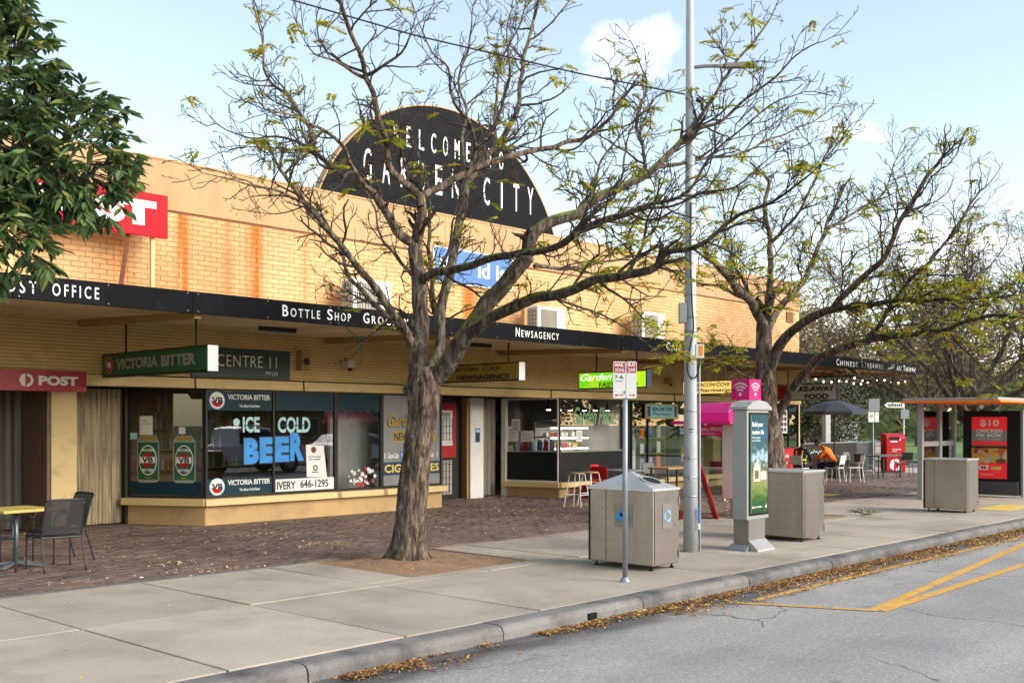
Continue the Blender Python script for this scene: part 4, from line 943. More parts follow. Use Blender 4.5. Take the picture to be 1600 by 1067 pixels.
# evergreen at the left edge: drooping clusters of pointed leaves
ev = thing('evergreen_tree', 'dense dark green leafy tree hanging over the left edge', 'tree', (2.55, 10.3, 0))
furrowed_trunk([(2.55, 10.3, -.1, .2), (2.55, 10.3, .8, .16), (2.6, 10.3, 1.9, .14), (2.6, 10.3, 2.7, .12)], 4, .04, 24, .1, .1).build('trunk', 'bark', ev, smooth=True)
er = random.Random(77)
LOBES = [((4.22, 9.48, 4.22), (.80, .80, .68)), ((3.62, 9.66, 3.45), (.72, .8, .5)), ((4.05, 9.55, 3.95), (.45, .5, .38)), ((3.95, 9.8, 5.0), (.55, .6, .5)), ((3.4, 9.7, 5.5), (.7, .8, .6)), ((2.7, 10.6, 4.4), (1.3, 1.2, 1.2)), ((3.3, 9.6, 4.3), (.9, .9, .9)), ((3.1, 9.9, 6.2), (.7, .8, .6)), ((1.8, 10.2, 5.2), (1., 1., 1.)), ((3.0, 9.4, 3.3), (.6, .6, .45))]
lf = MB(); tw = MB()
def simple_leaf(mb, R_, p, d, L, w):
    d = d.normalized(); sd = d.cross(ZP); sd = sd.normalized() if sd.length > .05 else Vector((1, 0, 0)); nn = sd.cross(d)
    a = R_.uniform(-.8, .8); sd, nn = sd * math.cos(a) + nn * math.sin(a), nn * math.cos(a) - sd * math.sin(a)
    c = p + d * (L * .45) - nn * (w * .25) ; c2 = p + d * (L * .75) - nn * (w * .2)
    mb.add([p, p + d * (L * .42) + sd * w * .5, p + d * (L * .75) + sd * w * .34, p + d * L - ZP * L * .08, p + d * (L * .75) - sd * w * .34, p + d * (L * .42) - sd * w * .5, c, c2],
           [(0, 6, 1), (1, 6, 7, 2), (2, 7, 3), (0, 5, 6), (5, 4, 7, 6), (4, 3, 7)])
for (c, rr), cnt in zip(LOBES, (270, 165, 60, 115, 165, 200, 150, 110, 110, 80)):
    c = Vector(c)
    for _ in range(cnt):
        v = Vector((er.gauss(0, 1), er.gauss(0, 1), er.gauss(0, 1))).normalized(); k = er.uniform(.55, 1.03) ** .6
        k *= 1 + .22 * mnoise.noise(v * 2.2 + c)
        p = c + Vector((v.x * rr[0], v.y * rr[1], v.z * rr[2])) * k
        out = (v + Vector((0, 0, .15))).normalized()
        tw.tube([p - out * .28, p - out * .1 + ZP * .01, p], [.006, .005, .003], 3, False)
        for j in range(er.choice((5, 6, 7, 8))):
            a = er.uniform(0, 6.28); d = out * .55 + Vector((math.cos(a), math.sin(a), 0)) * .8 - ZP * er.uniform(.1, .95)
            simple_leaf(lf, er, p - out * er.uniform(0, .09), d, er.uniform(.105, .215), er.uniform(.042, .078))
lf.build('crown', 'gleaf', ev, kind='stuff'); tw.build('twigs', 'twig', ev, kind='stuff')
for c, rr in LOBES: MB().tube(spline([(2.6, 10.3, 2.5), ((2.6 + c[0]) / 2, (10.3 + c[1]) / 2, (2.6 + c[2]) / 2 + .3), c], .2), .03, 6).build('limb', 'bark', ev)

# far trees and bushes
def clump_tree(name, label, base, lobes, n, leafm, size, seed, group, trunk=None, bark='bark', droop=0.):
    t = thing(name, label, 'tree' if trunk else 'bush', base, group=group); R_ = random.Random(seed); B = Vector(base)
    if trunk:
        MB().tube([B - ZP * .3, B + ZP * trunk[0] * .5 + Vector((.1, 0, 0)), B + ZP * trunk[0]], [trunk[1] * 1.2, trunk[1], trunk[1] * .8], 9, False, rough(.15)).build('trunk', bark, t, smooth=True)
        b = MB()
        for c, rr in lobes: b.tube(spline([B + ZP * trunk[0] * .8, B + ZP * (trunk[0] * 1.1) + (Vector(c) - ZP * trunk[0]) * .4, B + Vector(c)], .5), trunk[1] * .35, 6, False)
        b.build('limb', bark, t, smooth=True)
    lf = MB()
    tot = sum(rr[0] * rr[1] for c, rr in lobes)
    for c, rr in lobes:
        m_ = int(n * rr[0] * rr[1] / tot / 14); c = B + Vector(c)
        for _ in range(m_):
            v = Vector((R_.gauss(0, 1), R_.gauss(0, 1), R_.gauss(0, 1))).normalized(); k = R_.uniform(.25, 1.) ** .5 * (1 + .35 * mnoise.noise(v * 2.4 + c))
            q = c + Vector((v.x * rr[0], v.y * rr[1], v.z * rr[2])) * k
            if q.z < B.z + .05: continue
            for _ in range(14):
                p = q + Vector((R_.gauss(0, size * 1.6), R_.gauss(0, size * 1.6), R_.gauss(0, size * 1.4)))
                d = Vector((R_.gauss(0, 1), R_.gauss(0, 1), R_.gauss(-droop, .6))).normalized() * size * R_.uniform(.6, 1.2); s_ = d.orthogonal().normalized() * size * .33
                lf.add([p - d * .5, p + s_, p + d * .5, p - s_], [(0, 1, 2, 3)])
    lf.build('crown' if trunk else 'foliage', leafm, t, kind='stuff')
    return t

# ------------------------------------------------------------------ window decals and shop displays
YG = YW - .005
MY = -YP
# angled bottle-shop window (decal positions measured along the pane)
A0, AD = Vector((9.40, 18.18, 0)), Vector((.75, -1.33, 0)).normalized(); AN = AD.cross(ZP)
def ang(t, z): return A0 + AD * t + ZP * z + AN * .006
def can(t, z, label):
    c = thing('can_decal', label, 'decal', tuple(ang(t, z)), group='beer can stickers')
    w, h = .44, .84
    out = [(.05, 0), (w - .05, 0), (w, .05), (w, h - .10), (w - .06, h - .03), (w - .06, h), (.06, h), (.06, h - .03), (0, h - .10), (0, .05)]
    blob_poly(out, ang(t, z), 'lightgrey', c, AD, name='can_outline')
    blob_poly([(.02, .05), (w - .02, .05), (w - .02, h - .12), (.02, h - .12)], ang(t, z), 'green', c, AD, off=.004, name='can_body')
    blob_poly([(.075, h - .09), (w - .075, h - .09), (w - .075, h - .01), (.075, h - .01)], ang(t, z), 'gold', c, AD, off=.004, name='can_top')
    m = ang(t + w / 2, z + .40)
    disc(m, .18, 'paper', c, AD, off=.008, ry=.27); disc(m, .165, 'green', c, AD, off=.012, ry=.25); disc(m, .125, 'red', c, AD, off=.016)
    slab(m - AD * .15 - ZP * .05, .30, .11, 'paper', c, AD, off=.02, t=.003, name='band'); text('VB', m - AD * .11 - ZP * .048 + AN * .023, .22, .105, 'ink', c, AD, bold=.03)
    text('VICTORIA', m - AD * .125 + ZP * .155 + AN * .016, .25, .05, 'paper', c, AD, bold=.02); text('BITTER', m - AD * .11 - ZP * .205 + AN * .016, .22, .05, 'paper', c, AD, bold=.02)
    slab(m - AD * .06 - ZP * .325, .12, .02, 'gold', c, AD, off=.008, t=.003, name='small_print')
can(.19, .75, 'left one of two green beer can stickers on the angled window'); can(.91, .75, 'right one of two green beer can stickers on the angled window')
def decal(name, label, pos, w, h, m, right=XP, group='window stickers'):
    o = thing(name, label, 'decal', tuple(pos), group=group); slab(pos, w, h, m, o, right, t=.003, name='film'); return o
decal('window_film', 'dark teal film along the bottom of the angled window', ang(.04, .53), 1.42, .24, 'teal', AD)
d_ = decal('paper_notice', 'white paper notice taped above the left can sticker', ang(.24, 1.60), .26, .34, 'paper', AD); slab(ang(.28, 1.85), .1, .012, 'ink', d_, AD, off=.003, t=.002, name='print')
slab(ang(.28, 1.80), .16, .008, 'ink', d_, AD, off=.003, t=.002, name='print')
decal('paper_notice', 'small white and blue sticker at the edge of the angled window', ang(.05, 1.52), .14, .12, 'ice', AD); decal('paper_notice', 'small square notice beside the right can sticker', ang(1.02, 1.62), .13, .12, 'paper', AD)
def vbstrip(x0, z0, h, label, w=1.38):
    o = decal('window_film', label, (x0, YG, z0), w, h, 'teal')
    disc((x0 + .20, YG, z0 + h * .52), .155, 'ice', o, off=.003); disc((x0 + .20, YG, z0 + h * .52), .14, 'paper', o, off=.007)
    disc((x0 + .20, YG, z0 + h * .52), .115, 'brightred', o, off=.011, a0=math.pi * 1.05, a1=math.pi * 1.95, rin=.04); text('VB', (x0 + .09, YG - .016, z0 + h * .52 - .06), .22, .12, 'ink', o, bold=.03)
    text('VICTORIA BITTER', (x0 + .42, YG - .003, z0 + h * .58), .90, .095, 'paper', o, bold=.02); text('The Best Cold Beer', (x0 + .66, YG - .003, z0 + h * .18), .44, .05, 'paper', o, bold=.01)
vbstrip(10.19, 2.04, .34, 'upper teal beer banner film across the top of the window'); vbstrip(10.19, .53, .28, 'lower teal beer banner film along the bottom of the window')
decal('window_film', 'plain teal film across the top of the second pane', (11.63, YG, 2.05), 1.36, .33, 'teal')
o = thing('ice_cold_lettering', 'pale icy blue ICE COLD lettering on the bottle shop window', 'lettering', (10.8, YG, 1.62))
text('ICE', (10.92, YG - .002, 1.64), .36, .29, 'ice', o, bold=.03, depth=.004); text('COLD', (11.68, YG - .002, 1.63), .74, .30, 'ice', o, bold=.03); disc((10.79, YG, 1.83), .07, 'ice', o)
for sx, sw in ((10.94, .33), (11.72, .66)): slab((sx, YG, 1.76), sw, .02, 'teal', o, off=.008, t=.002, name='glint')
o = thing('beer_lettering', 'big bright blue BEER lettering across the bottle shop window', 'lettering', (10.95, YG, 1.05))
for i, ch in enumerate('BEER'):
    sz = .50 + (.06 if i == 3 else 0)
    text(ch, (10.93 + i * .335, YG - .002, 1.05 + .012 * i), .35, sz, 'navy', o, bold=.09, depth=.003, name='letter_outline'); text(ch, (10.945 + i * .335, YG - .005, 1.065 + .012 * i), .315, sz - .03, 'beer', o, bold=.06, depth=.006, name='letter')
o = thing('paper_poster', 'curling white beer poster right of the BEER lettering', 'poster', (12.25, YG, .8))
blob_poly([(0.04, 0), (.52, -.02), (.44, .60), (.02, .62)], (12.3, YG, .78), 'paper', o, name='sheet'); disc((12.50, YG, 1.30), .06, 'maroon', o, off=.004); disc((12.54, YG, .95), .055, 'ink', o, off=.004, rin=.03)
text('FOR THE WORLD', (12.38, YG - .005, 1.15), .30, .028, 'ink', o); text("NOT SHARING", (12.40, YG - .005, 1.10), .26, .028, 'ink', o); slab((12.46, YG, .86), .15, .02, 'ink', o, off=.004, t=.002, name='print')
o = decal('delivery_banner', 'white strip reading delivery phone number along the window bottom', (11.63, YG, .53), 1.36, .23, 'paper')
text('IVERY', (11.66, YG - .004, .565), .42, .15, 'ink', o, bold=.025); text('646-1295', (12.19, YG - .004, .575), .66, .15, 'ink', o, bold=.02)
o = decal('window_film', 'scalloped teal awning film in the narrow third pane', (13.08, YG, 2.12), 1.08, .27, 'teal')
for k in range(5): disc((13.19 + k * .215, YG, 2.12), .1, 'teal', o, a0=math.pi, a1=2 * math.pi, rin=.001, off=.001)
o = thing('flower_sticker', 'pink and white flower sticker at the bottom of the third pane', 'decal', (13.65, YG, .53), group='window stickers')
for k in range(46):
    a = rnd.uniform(0, 6.28); q = rnd.random() ** .5; x_, z_ = 13.68 + .36 * q * math.cos(a), .74 + .20 * q * math.sin(a); rr = rnd.uniform(.02, .05)
    disc((x_, YG, z_), rr, rnd.choice(('paper', 'prod_a', 'prod_f', 'copper', 'maroon')), o, off=.0007 * k, t=.0015, seg=9, name='petal')
# newsagency pane: frosted with gold script and cigarette banner
M['frost'] = mat('frosted_film', (.30, .31, .31), .35, var=.1, alpha=.72)
o = decal('frosted_film', 'grey frosted film covering the newsagency pane', (14.25, YG, .53), 1.58, 1.86, 'frost')
o = thing('newsagency_lettering', 'gold script and black newsagency lettering on the frosted pane', 'lettering', (14.9, YG - .01, 1.5))
text('Garden City', (14.36, YG - .012, 1.66), 1.35, .34, 'gold', o, shear=.35, bold=.03); text('Garden City', (14.345, YG - .007, 1.65), 1.35, .34, 'ink', o, shear=.35, bold=.05)
slab((14.50, YG - .004, 1.42), 1.22, .23, 'gold', o, t=.003); text('NEWSAGENCY', (14.54, YG - .008, 1.455), 1.14, .16, 'ink', o, bold=.02)
o = decal('cigarette_banner', 'navy banner with yellow CIGARETTES lettering on the newsagency pane', (14.24, YG - .004, .74), 1.6, .27, 'navy'); text('CIGARETTES', (14.28, YG - .010, .795), 1.52, .165, 'lemon', o, bold=.015)
o = thing('drink_strip', 'white cola lettering and blue square above the cigarette banner', 'decal', (14.9, YG - .006, 1.06), group='window stickers')
for x_ in (14.36, 15.35): text('Coca-Cola', (x_, YG - .004, 1.09), .30, .11, 'paper', o, shear=.35, bold=.02)
slab((14.70, YG - .004, 1.05), .20, .19, 'blue', o, t=.003); text('16', (14.74, YG - .008, 1.08), .1, .12, 'paper', o, bold=.04); slab((14.28, YG - .004, 1.08), .02, .12, 'paper', o, t=.003, name='bottle'); slab((15.75, YG - .004, 1.08), .02, .12, 'paper', o, t=.003, name='bottle')
# cafe window lettering, notices
o = thing('cafe_lettering', 'pale green script lettering on the cafe window', 'lettering', (21.2, YG, 1.9)); M['mint'] = mat('mint_neon', (.28, .52, .26), .5, var=.2, vs=6)
text('Garden Place', (20.36, YG, 1.78), 1.62, .44, 'mint', o, shear=.4, bold=.012)
C0, CD = Vector((19.45, 18.27, 0)), Vector((.35, -1.42, 0)).normalized(); CN = CD.cross(ZP)
def cang(t, z): return C0 + CD * t + ZP * z + CN * .006
for t, z, w, h, lb, m_ in ((.05, 1.36, .3, .38, 'left white menu sheet on the cafe side window', 'paper'), (.16, 1.62, .24, .30, 'tilted upper menu sheet on the cafe side window', 'paper'), (.42, 1.36, .36, .27, 'middle handwritten notice on the cafe side window', 'paper'), (.03, 1.06, .17, .19, 'round sticker notice low on the cafe side window', 'prod_f')):
    d_ = decal('paper_notice', lb, cang(t, z), w, h, m_, CD, 'cafe notices')
    for k in range(4): slab(cang(t + .03, z + h * (.2 + .17 * k)), w * rnd.uniform(.5, .8), .010, 'ink', d_, CD, off=.003, t=.002, name='print')
d_ = decal('paper_notice', 'small notice on the cafe front window below the script', (20.46, YG, 1.36), .24, .28, 'paper', group='cafe notices')
for k in range(4): slab((20.5, YG, 1.41 + .05 * k), .15, .010, 'ink', d_, off=.003, t=.002, name='print')
# bottle shop shelves with bottles behind the glass
def bottle_mesh(m, k):
    b = MB(); h = .27 + .03 * k
    b.lathe([(.034, 0), (.036, .02), (.036, h * .58), (.014, h * .76), (.013, h), (.0, h)], seg=8); me = bpy.data.meshes.new('bottle'); me.from_pydata(b.v, [], b.f); me.materials.append(M[m]); return me
BOT = [bottle_mesh(m, i % 3) for i, m in enumerate(('prod_a', 'prod_b', 'prod_c', 'prod_d', 'prod_e', 'prod_f', 'prod_g'))]
def shelf_unit(name, label, x0, x1, y, zs, yd=.32, back='shelfwood', stock=True, glab=None, step=.105, cat='shelf', meshes=BOT, grp=None):
    s = thing(name, label, cat, ((x0 + x1) / 2, y, 0), group='shop shelving')
    MB().box(x0, x1, y + yd, y + yd + .03, .05, zs[-1] + .5).build('back', back, s)
    for x_ in (x0, x1 - .03): MB().box(x_, x_ + .03, y, y + yd - .002, .05, zs[-1] + .5).build('side', back, s)
    for z_ in zs: MB().box(x0 + .032, x1 - .032, y, y + yd - .002, z_ - .025, z_).build('shelf_board', back, s)
    if stock:
        for z_ in zs:
            x_ = x0 + .08
            while x_ < x1 - .08:
                if rnd.random() < .86:
                    o = bpy.data.objects.new(glab[0], rnd.choice(meshes)); COL.objects.link(o); o.location = (x_, y + rnd.uniform(.06, .14), z_ + .001)
                    s_ = rnd.uniform(.85, 1.1); o.scale = (s_, s_, s_); tag(o, glab[1], glab[2], grp)
                x_ += step * rnd.uniform(.9, 1.3)
    return s
shelf_unit('bottle_shelf', 'dark timber bottle shelves behind the beer can stickers', 9.75, 11.5, 19.4, (.9, 1.3, 1.7, 2.05), glab=('bottle', 'small bottle standing on the bottle shop shelves', 'bottle'), grp='bottles in the bottle shop')
shelf_unit('bottle_shelf', 'dark timber bottle shelves behind the BEER lettering', 11.6, 13.0, 19.9, (.9, 1.3, 1.7, 2.05), glab=('bottle', 'small bottle standing on the bottle shop shelves', 'bottle'), grp='bottles in the bottle shop', step=.13)
# cafe: lit display fridge, pendant spots, jars, pharmacy rack
fr_ = thing('display_fridge', 'lit glass cake display case inside the cafe window', 'fridge', (21.7, 18.2, 0))
MB().box(20.9, 22.5, 18.6, 18.66, .1, 1.85).build('back', 'interior2', fr_)
for z_ in (.9, 1.18, 1.46, 1.72):
    MB().box(20.9, 22.5, 18.05, 18.58, z_ - .02, z_).build('shelf_board', 'lightgrey', fr_); MB().box(20.95, 22.45, 18.07, 18.10, z_ - .045, z_ - .022).build('light_tube', 'lamp', fr_)
MB().box(20.9, 22.5, 18.0, 18.59, .1, .86).build('base', 'black', fr_); MB().box(20.9, 22.5, 18.0, 18.62, 1.86, 1.92).build('top', 'grey', fr_)
pb = MB().box(-.05, .05, -.05, .05, 0, .11); pme2 = []
for m_ in ('prod_a', 'prod_c', 'prod_f', 'prod_d', 'prod_g'):
    me = bpy.data.meshes.new('food'); me.from_pydata(pb.v, [], pb.f); me.materials.append(M[m_]); pme2.append(me)
for z_ in (.9, 1.18, 1.46):
    for k in range(11):
        o = bpy.data.objects.new('food_pack', rnd.choice(pme2)); COL.objects.link(o); o.location = (21. + k * .135, 18.3 + rnd.uniform(-.05, .05), z_ + .001); o.rotation_euler.z = rnd.uniform(-.3, .3); tag(o, 'small food pack standing in the lit cafe display case', 'food', 'food in the display case')
for k, x_ in enumerate((19.95, 20.35, 20.8, 21.35, 21.8, 22.3)):
    l_ = thing('pendant_lamp', ('first', 'second', 'third', 'fourth', 'fifth', 'sixth')[k] + ' small black pendant lamp from the left inside the cafe window', 'lamp', (x_, 17.3, 2.05), group='cafe pendant lamps')
    MB().tube([(x_, 17.3, 2.56), (x_, 17.3, 2.32)], .012, 6).build('cord', 'black', l_)
    MB().lathe([(.025, .30), (.03, .26), (.045, .20), (.085, .12), (.08, .115), (.02, .2)], (x_, 17.3, 2.03), 14).build('shade', 'black', l_, smooth=True)
    MB().lathe([(.0, .0), (.05, .0), (.055, .02), (.0, .04)], (x_, 17.3, 2.135), 12).build('bulb', 'lamp', l_)
for k in range(7):
    x_ = 19.62 + .035 * k + (.05 if k > 2 else 0); y_ = 18.05 - .17 * k
    j = thing('jar', 'lidded jar on the sill inside the cafe side window', 'jar', (x_ + .12, y_, 1.13), group='jars in the cafe window'); MB().lathe([(.06, 0), (.065, .03), (.065, .2), (.05, .24)], (x_ + .12, y_, 1.13), 10).build('body', ('prod_e', 'prod_a', 'prod_d', 'blue', 'prod_a', 'prod_d', 'prod_e')[k], j, smooth=True); MB().lathe([(.055, .24), (.055, .28), (.01, .285)], (x_ + .12, y_, 1.13), 10).build('lid', 'lightgrey', j)
MB().box(19.9, 22.6, YW + .1, YW + .5, 1.08, 1.12).build('counter_top', 'interior2', shop); MB().hexa([(19.6, 18.25, 1.08), (20.0, 18.25, 1.08), (20.2, YW + .5, 1.08), (19.88, YW + .1, 1.08), (19.6, 18.25, 1.12), (20.0, 18.25, 1.12), (20.2, YW + .5, 1.12), (19.88, YW + .1, 1.12)]).build('counter_top', 'interior2', shop)
shelf_unit('cafe_shelf', 'dim shelf of coloured goods at the back of the cafe', 19.9, 21.6, 20.4, (.7, 1.1, 1.5, 1.9), glab=('bottle', 'small coloured bottle on the dim cafe shelves', 'bottle'), grp='bottles in the cafe', step=.12)
rk = thing('display_rack', 'bronze pharmacy display rack with open pigeonholes behind glass', 'rack', (24., 17.2, 0))
for z_ in (.6, 1.0, 1.42, 1.84): MB().box(23.45, 24.65, 17.1, 17.4, z_ - .02, z_).build('shelf_board', 'gold', rk)
for x_ in (23.45, 23.83, 24.23, 24.63): MB().box(x_, x_ + .02, 17.095, 17.41, .4, 1.98).build('upright', 'gold', rk)
MB().box(23.4, 24.7, 17.42, 17.45, .4, 2.0).build('back', 'shelfwood', rk)
for k, (x_, z_) in enumerate(((23.55, .6), (23.95, .6), (24.33, .6), (23.55, 1.), (23.95, 1.0), (24.33, 1.0), (23.57, 1.42), (23.95, 1.42), (24.35, 1.42))):
    o = MB().box(x_, x_ + .17, 17.15, 17.25, z_ + .002, z_ + .26 + .03 * (k % 3)).build('product_box', ('prod_d', 'prod_f', 'orange', 'paper', 'prod_e', 'paper', 'orange', 'blue', 'prod_f')[k]); tag(o, 'small product box standing in the pharmacy display rack', 'box', 'boxes in the pharmacy rack')
ps = thing('pharmacy_board', 'pale blue pharmacy name board inside the window', 'sign', (24., 17.05, 1.95)); M['skyblue'] = mat('pale_blue_board', (.22, .50, .52), .5, var=.1)
MB().box(23.28, 24.82, YW - .07, YW - .035, 1.93, 2.34).build('frame', 'gold', ps); slab((23.33, YW - .07, 1.97), 1.44, .33, 'skyblue', ps, t=.005)
text('BEACON COVE', (23.58, YW - .076, 2.14), .95, .11, 'navy', ps, shear=.2, bold=.02); text('Pharmacy', (23.58, YW - .076, 2.0), .9, .12, 'navy', ps, shear=.2, bold=.01); slab((23.36, YW - .0755, 1.99), .14, .28, 'navy', ps, t=.004, name='emblem'); slab((24.62, YW - .0755, 1.99), .12, .28, 'navy', ps, t=.004, name='emblem')
bt = thing('bottle_cutout', 'tall bottle shaped cardboard cutout in the pharmacy window', 'cutout', (22.95, 17.0, .4))
blob_poly([(0, 0), (.3, 0), (.32, .9), (.22, 1.1), (.22, 1.3), (.1, 1.3), (.1, 1.1), (0, .9)], (22.84, 17.02, .40), 'prod_d', bt, t=.02, name='board'); blob_poly([(.05, .1), (.27, .1), (.27, .7), (.05, .7)], (22.84, 17.0, .40), 'paper', bt, t=.004, off=.0, name='print'); slab((22.93, 17.0, 1.5), .13, .15, 'blue', bt, t=.004, name='cap')
for x_, z_, w_, h_, m_, lb in ((25.05, 1.5, .3, .55, 'ice', 'blue and white poster at the right of the pharmacy window'), (25.1, .75, .28, .4, 'prod_c', 'small orange poster low in the pharmacy window')):
    o = thing('window_poster', lb, 'poster', (x_, YG + .03, z_), group='pharmacy posters'); slab((x_, YG + .04, z_), w_, h_, m_, o, t=.004); slab((x_ + .03, YG + .034, z_ + h_ * .3), w_ * .7, h_ * .2, 'pink' if m_ == 'ice' else 'paper', o, t=.003, name='print')
# take-away window posters
o = thing('window_poster', 'black and white menu poster in the take-away window', 'poster', (30.9, YG, 1.55), group='take-away posters'); slab((30.45, YG, 1.5), .62, .75, 'paper', o, t=.004)
for k in range(12): slab((30.49 + .19 * (k % 3), YG, 1.56 + .17 * (k // 3)), .14, .11, 'ink', o, off=.004, t=.002, name='print')

# ------------------------------------------------------------------ signs under and above the awning
def lightbox(name, label, X, y0, y1, z0, z1, face, end, t=.18, rim='darkframe', rods=()):
    s = thing(name, label, 'sign', (X + t / 2, (y0 + y1) / 2, z0), group='signs hanging under the awning')
    MB().box(X, X + t, y0, y1, z0, z1).build('case', rim, s, bevel=.006)
    slab((X, y1 - .03, z0 + .025), y1 - y0 - .05, z1 - z0 - .05, face, s, MY, t=.006, off=.002, name='face')
    slab((X + .006, y0, z0 + .006), t - .012, z1 - z0 - .012, end, s, t=.006, off=.002, name='end_cap')
    for y in rods: MB().tube([(X + t / 2, y, z1 - .01), (X + t / 2, y, 3.35 + .12 * (y - 13.26) / 3.55 + .02)], .016, 8).build('rod', 'darkframe', s)
    return s
s = lightbox('hanging_sign', 'green lightbox with pale beer lettering and white end under the awning', 8.2, 13.55, 16.72, 2.55, 2.93, 'green', 'white', rods=(14.0, 16.1))
X_ = 8.19
disc((X_, 16.45, 2.74), .14, 'postred', s, MY, ZP, off=.003, ry=.14); disc((X_, 16.45, 2.74), .13, 'gold', s, MY, ZP, off=.008, rin=.115); text('VB', (X_ - .012, 16.53, 2.69), .16, .1, 'paper', s, MY, bold=.03)
text('VICTORIA', (X_, 16.22, 2.66), 1.30, .17, 'lightgrey', s, MY, bold=.035); text('BITTER', (X_, 14.82, 2.66), .98, .17, 'lightgrey', s, MY, bold=.035)
s = lightbox('hanging_sign', 'gold newsagency lightbox with white end behind the main trunk', 15.2, 13.95, 16.2, 2.64, 3.0, 'gold', 'white', rods=(14.3, 15.9))
text('Garden City', (15.19, 15.9, 2.83), 1.5, .13, 'ink', s, MY, shear=.35, bold=.01); text('NEWSAGENCY', (15.19, 15.65, 2.68), 1.5, .10, 'ink', s, MY, bold=.045)
s = lightbox('hanging_sign', 'glowing lime green fast food lightbox behind the bus zone sign', 18.6, 13.38, 15.25, 2.57, 2.95, 'litgreen', 'navy', rods=(13.7, 14.8))
text('Garden City', (18.59, 15.18, 2.71), 1.5, .20, 'litwhite', s, MY, shear=.4, bold=.005); text('FAST FOOD', (18.59, 14.65, 2.60), 1.05, .11, 'maroon', s, MY, bold=.02)
s = lightbox('hanging_sign', 'pale yellow lit pharmacy lightbox beside the pink wifi cube', 22.0, 13.3, 14.75, 2.50, 2.84, 'litlemon', 'gold', rods=(13.6, 14.4))
text('BEACON COVE', (21.99, 14.40, 2.69), 1.0, .09, 'ink', s, MY, shear=.25, bold=.02); text('Pharmacy', (21.99, 14.36, 2.54), .95, .11, 'ink', s, MY, shear=.25, bold=.02); slab((21.99, 14.66, 2.66), .12, .13, 'ink', s, MY, t=.003, name='emblem')
s = lightbox('hanging_sign', 'white take-away food board hanging at the far end of the awning', 28.0, 13.65, 15.5, 2.46, 2.94, 'prod_f', 'darkframe', rods=(13.8, 15.2))
text('TAKE-AWAY', (27.99, 15.1, 2.72), 1.38, .15, 'ink', s, MY, bold=.05); text('FOOD', (27.99, 14.62, 2.50), .72, .15, 'ink', s, MY, bold=.05); slab((27.99, 15.46, 2.5), .30, .4, 'postred', s, MY, t=.003, name='panel')
s = thing('wall_sign', 'dark green wall sign reading CENTRE 11 above the windows', 'sign', (10.9, YW, 2.63))
MB().box(9.85, 11.92, YW - .06, YW - .024, 2.63, 3.16).build('board', 'darkgreen', s, bevel=.004); text('CENTRE 11', (10.36, YW - .06, 2.83), 1.26, .21, 'letter', s, bold=-.008, spacing=1.1); text('PTY LTD', (11.38, YW - .06, 2.70), .26, .06, 'letter', s)
s = thing('wall_sign', 'dark red post office sign over the left doorway', 'sign', (6.3, 16.75, 2.33))
MB().box(4.2, 7.93, 16.70, 16.76, 2.31, 2.635).build('board', 'postred', s, bevel=.004); text('POST', (7.16, 16.70, 2.40), .63, .15, 'paper', s, bold=.05)
disc((6.98, 16.70, 2.475), .10, 'paper', s, rin=.062, a0=-math.pi * .5, a1=math.pi * .5); blob_poly([(0, -.1), (0, .1), (-.06, .08), (-.09, 0), (-.06, -.08)], (6.955, 16.70, 2.475), 'paper', s)
s = thing('roof_sign', 'bright red POST sign on posts above the awning', 'sign', (7, 16.35, 3.6))
MB().box(4.3, 9.12, 16.28, 16.36, 4.87, 5.58).build('board', 'brightred', s, bevel=.005); text('POST', (6.75, 16.28, 5.03), 2.16, .42, 'paper', s, bold=.07)
disc((6.2, 16.28, 5.24), .27, 'paper', s, rin=.16, a0=-math.pi * .5, a1=math.pi * .5); blob_poly([(0, -.27), (0, .27), (-.17, .2), (-.24, 0), (-.17, -.2)], (6.14, 16.28, 5.24), 'paper', s)
for x_ in (8.9, 6.6, 4.8): MB().box(x_ - .03, x_ + .03, 16.37, 16.43, 3.62, 5.4).build('post', 'lintel', s)
MB().bar((8.5, 16.42, 4.9), (8.1, 16.0, 3.65), .06).build('brace', 'copper', s)
s = thing('wall_sign', 'blue and white sign on the upper brick wall behind the main tree', 'sign', (16.8, YW, 4.85))
MB().box(15.6, 18.1, YW - .06, YW - .01, 4.85, 5.62).build('frame', 'white', s); slab((15.63, YW - .06, 4.88), 2.44, .71, 'blue', s, t=.004); text('H', (15.78, YW - .064, 5.05), .26, .36, 'paper', s, bold=.02); text('ld is', (16.95, YW - .064, 5.05), .9, .36, 'paper', s, bold=.02)
# air conditioners on the awning roof
def aircon(x0, z0, z1, label):
    a = thing('air_conditioner', label, 'air conditioner', (x0 + .5, 16.4, z0), group='air conditioners on the awning roof')
    MB().box(x0, x0 + .98, 16.20, 16.56, z0 + .06, z1).build('case', 'white', a, bevel=.015)
    b = MB()
    for k in range(7): b.bar((x0 - .012, 16.24 + .045 * k, z0 + .12), (x0 - .012, 16.24 + .045 * k, z1 - .06), .008)
    for k in range(8): b.bar((x0 - .014, 16.22, z0 + .12 + (z1 - z0 - .2) * k / 7), (x0 - .014, 16.54, z0 + .12 + (z1 - z0 - .2) * k / 7), .008)
    b.build('side_grille', 'white', a); slab((x0 - .004, 16.54, z0 + .1), .32, z1 - z0 - .15, 'darkgrey', a, MY, t=.002, name='coil')
    slab((x0 + .10, 16.2, z0 + .12), .58, z1 - z0 - .19, 'darkgrey', a, t=.004, name='fan_opening')
    b = MB()
    for k in range(15): b.bar((x0 + .12 + .038 * k, 16.188, z0 + .13), (x0 + .12 + .038 * k, 16.188, z1 - .08), .012)
    b.build('front_grille', 'prod_f', a)
    for x_ in (x0 + .12, x0 + .82): MB().box(x_, x_ + .06, 16.22, 16.54, z0, z0 + .06).build('foot', 'grey', a)
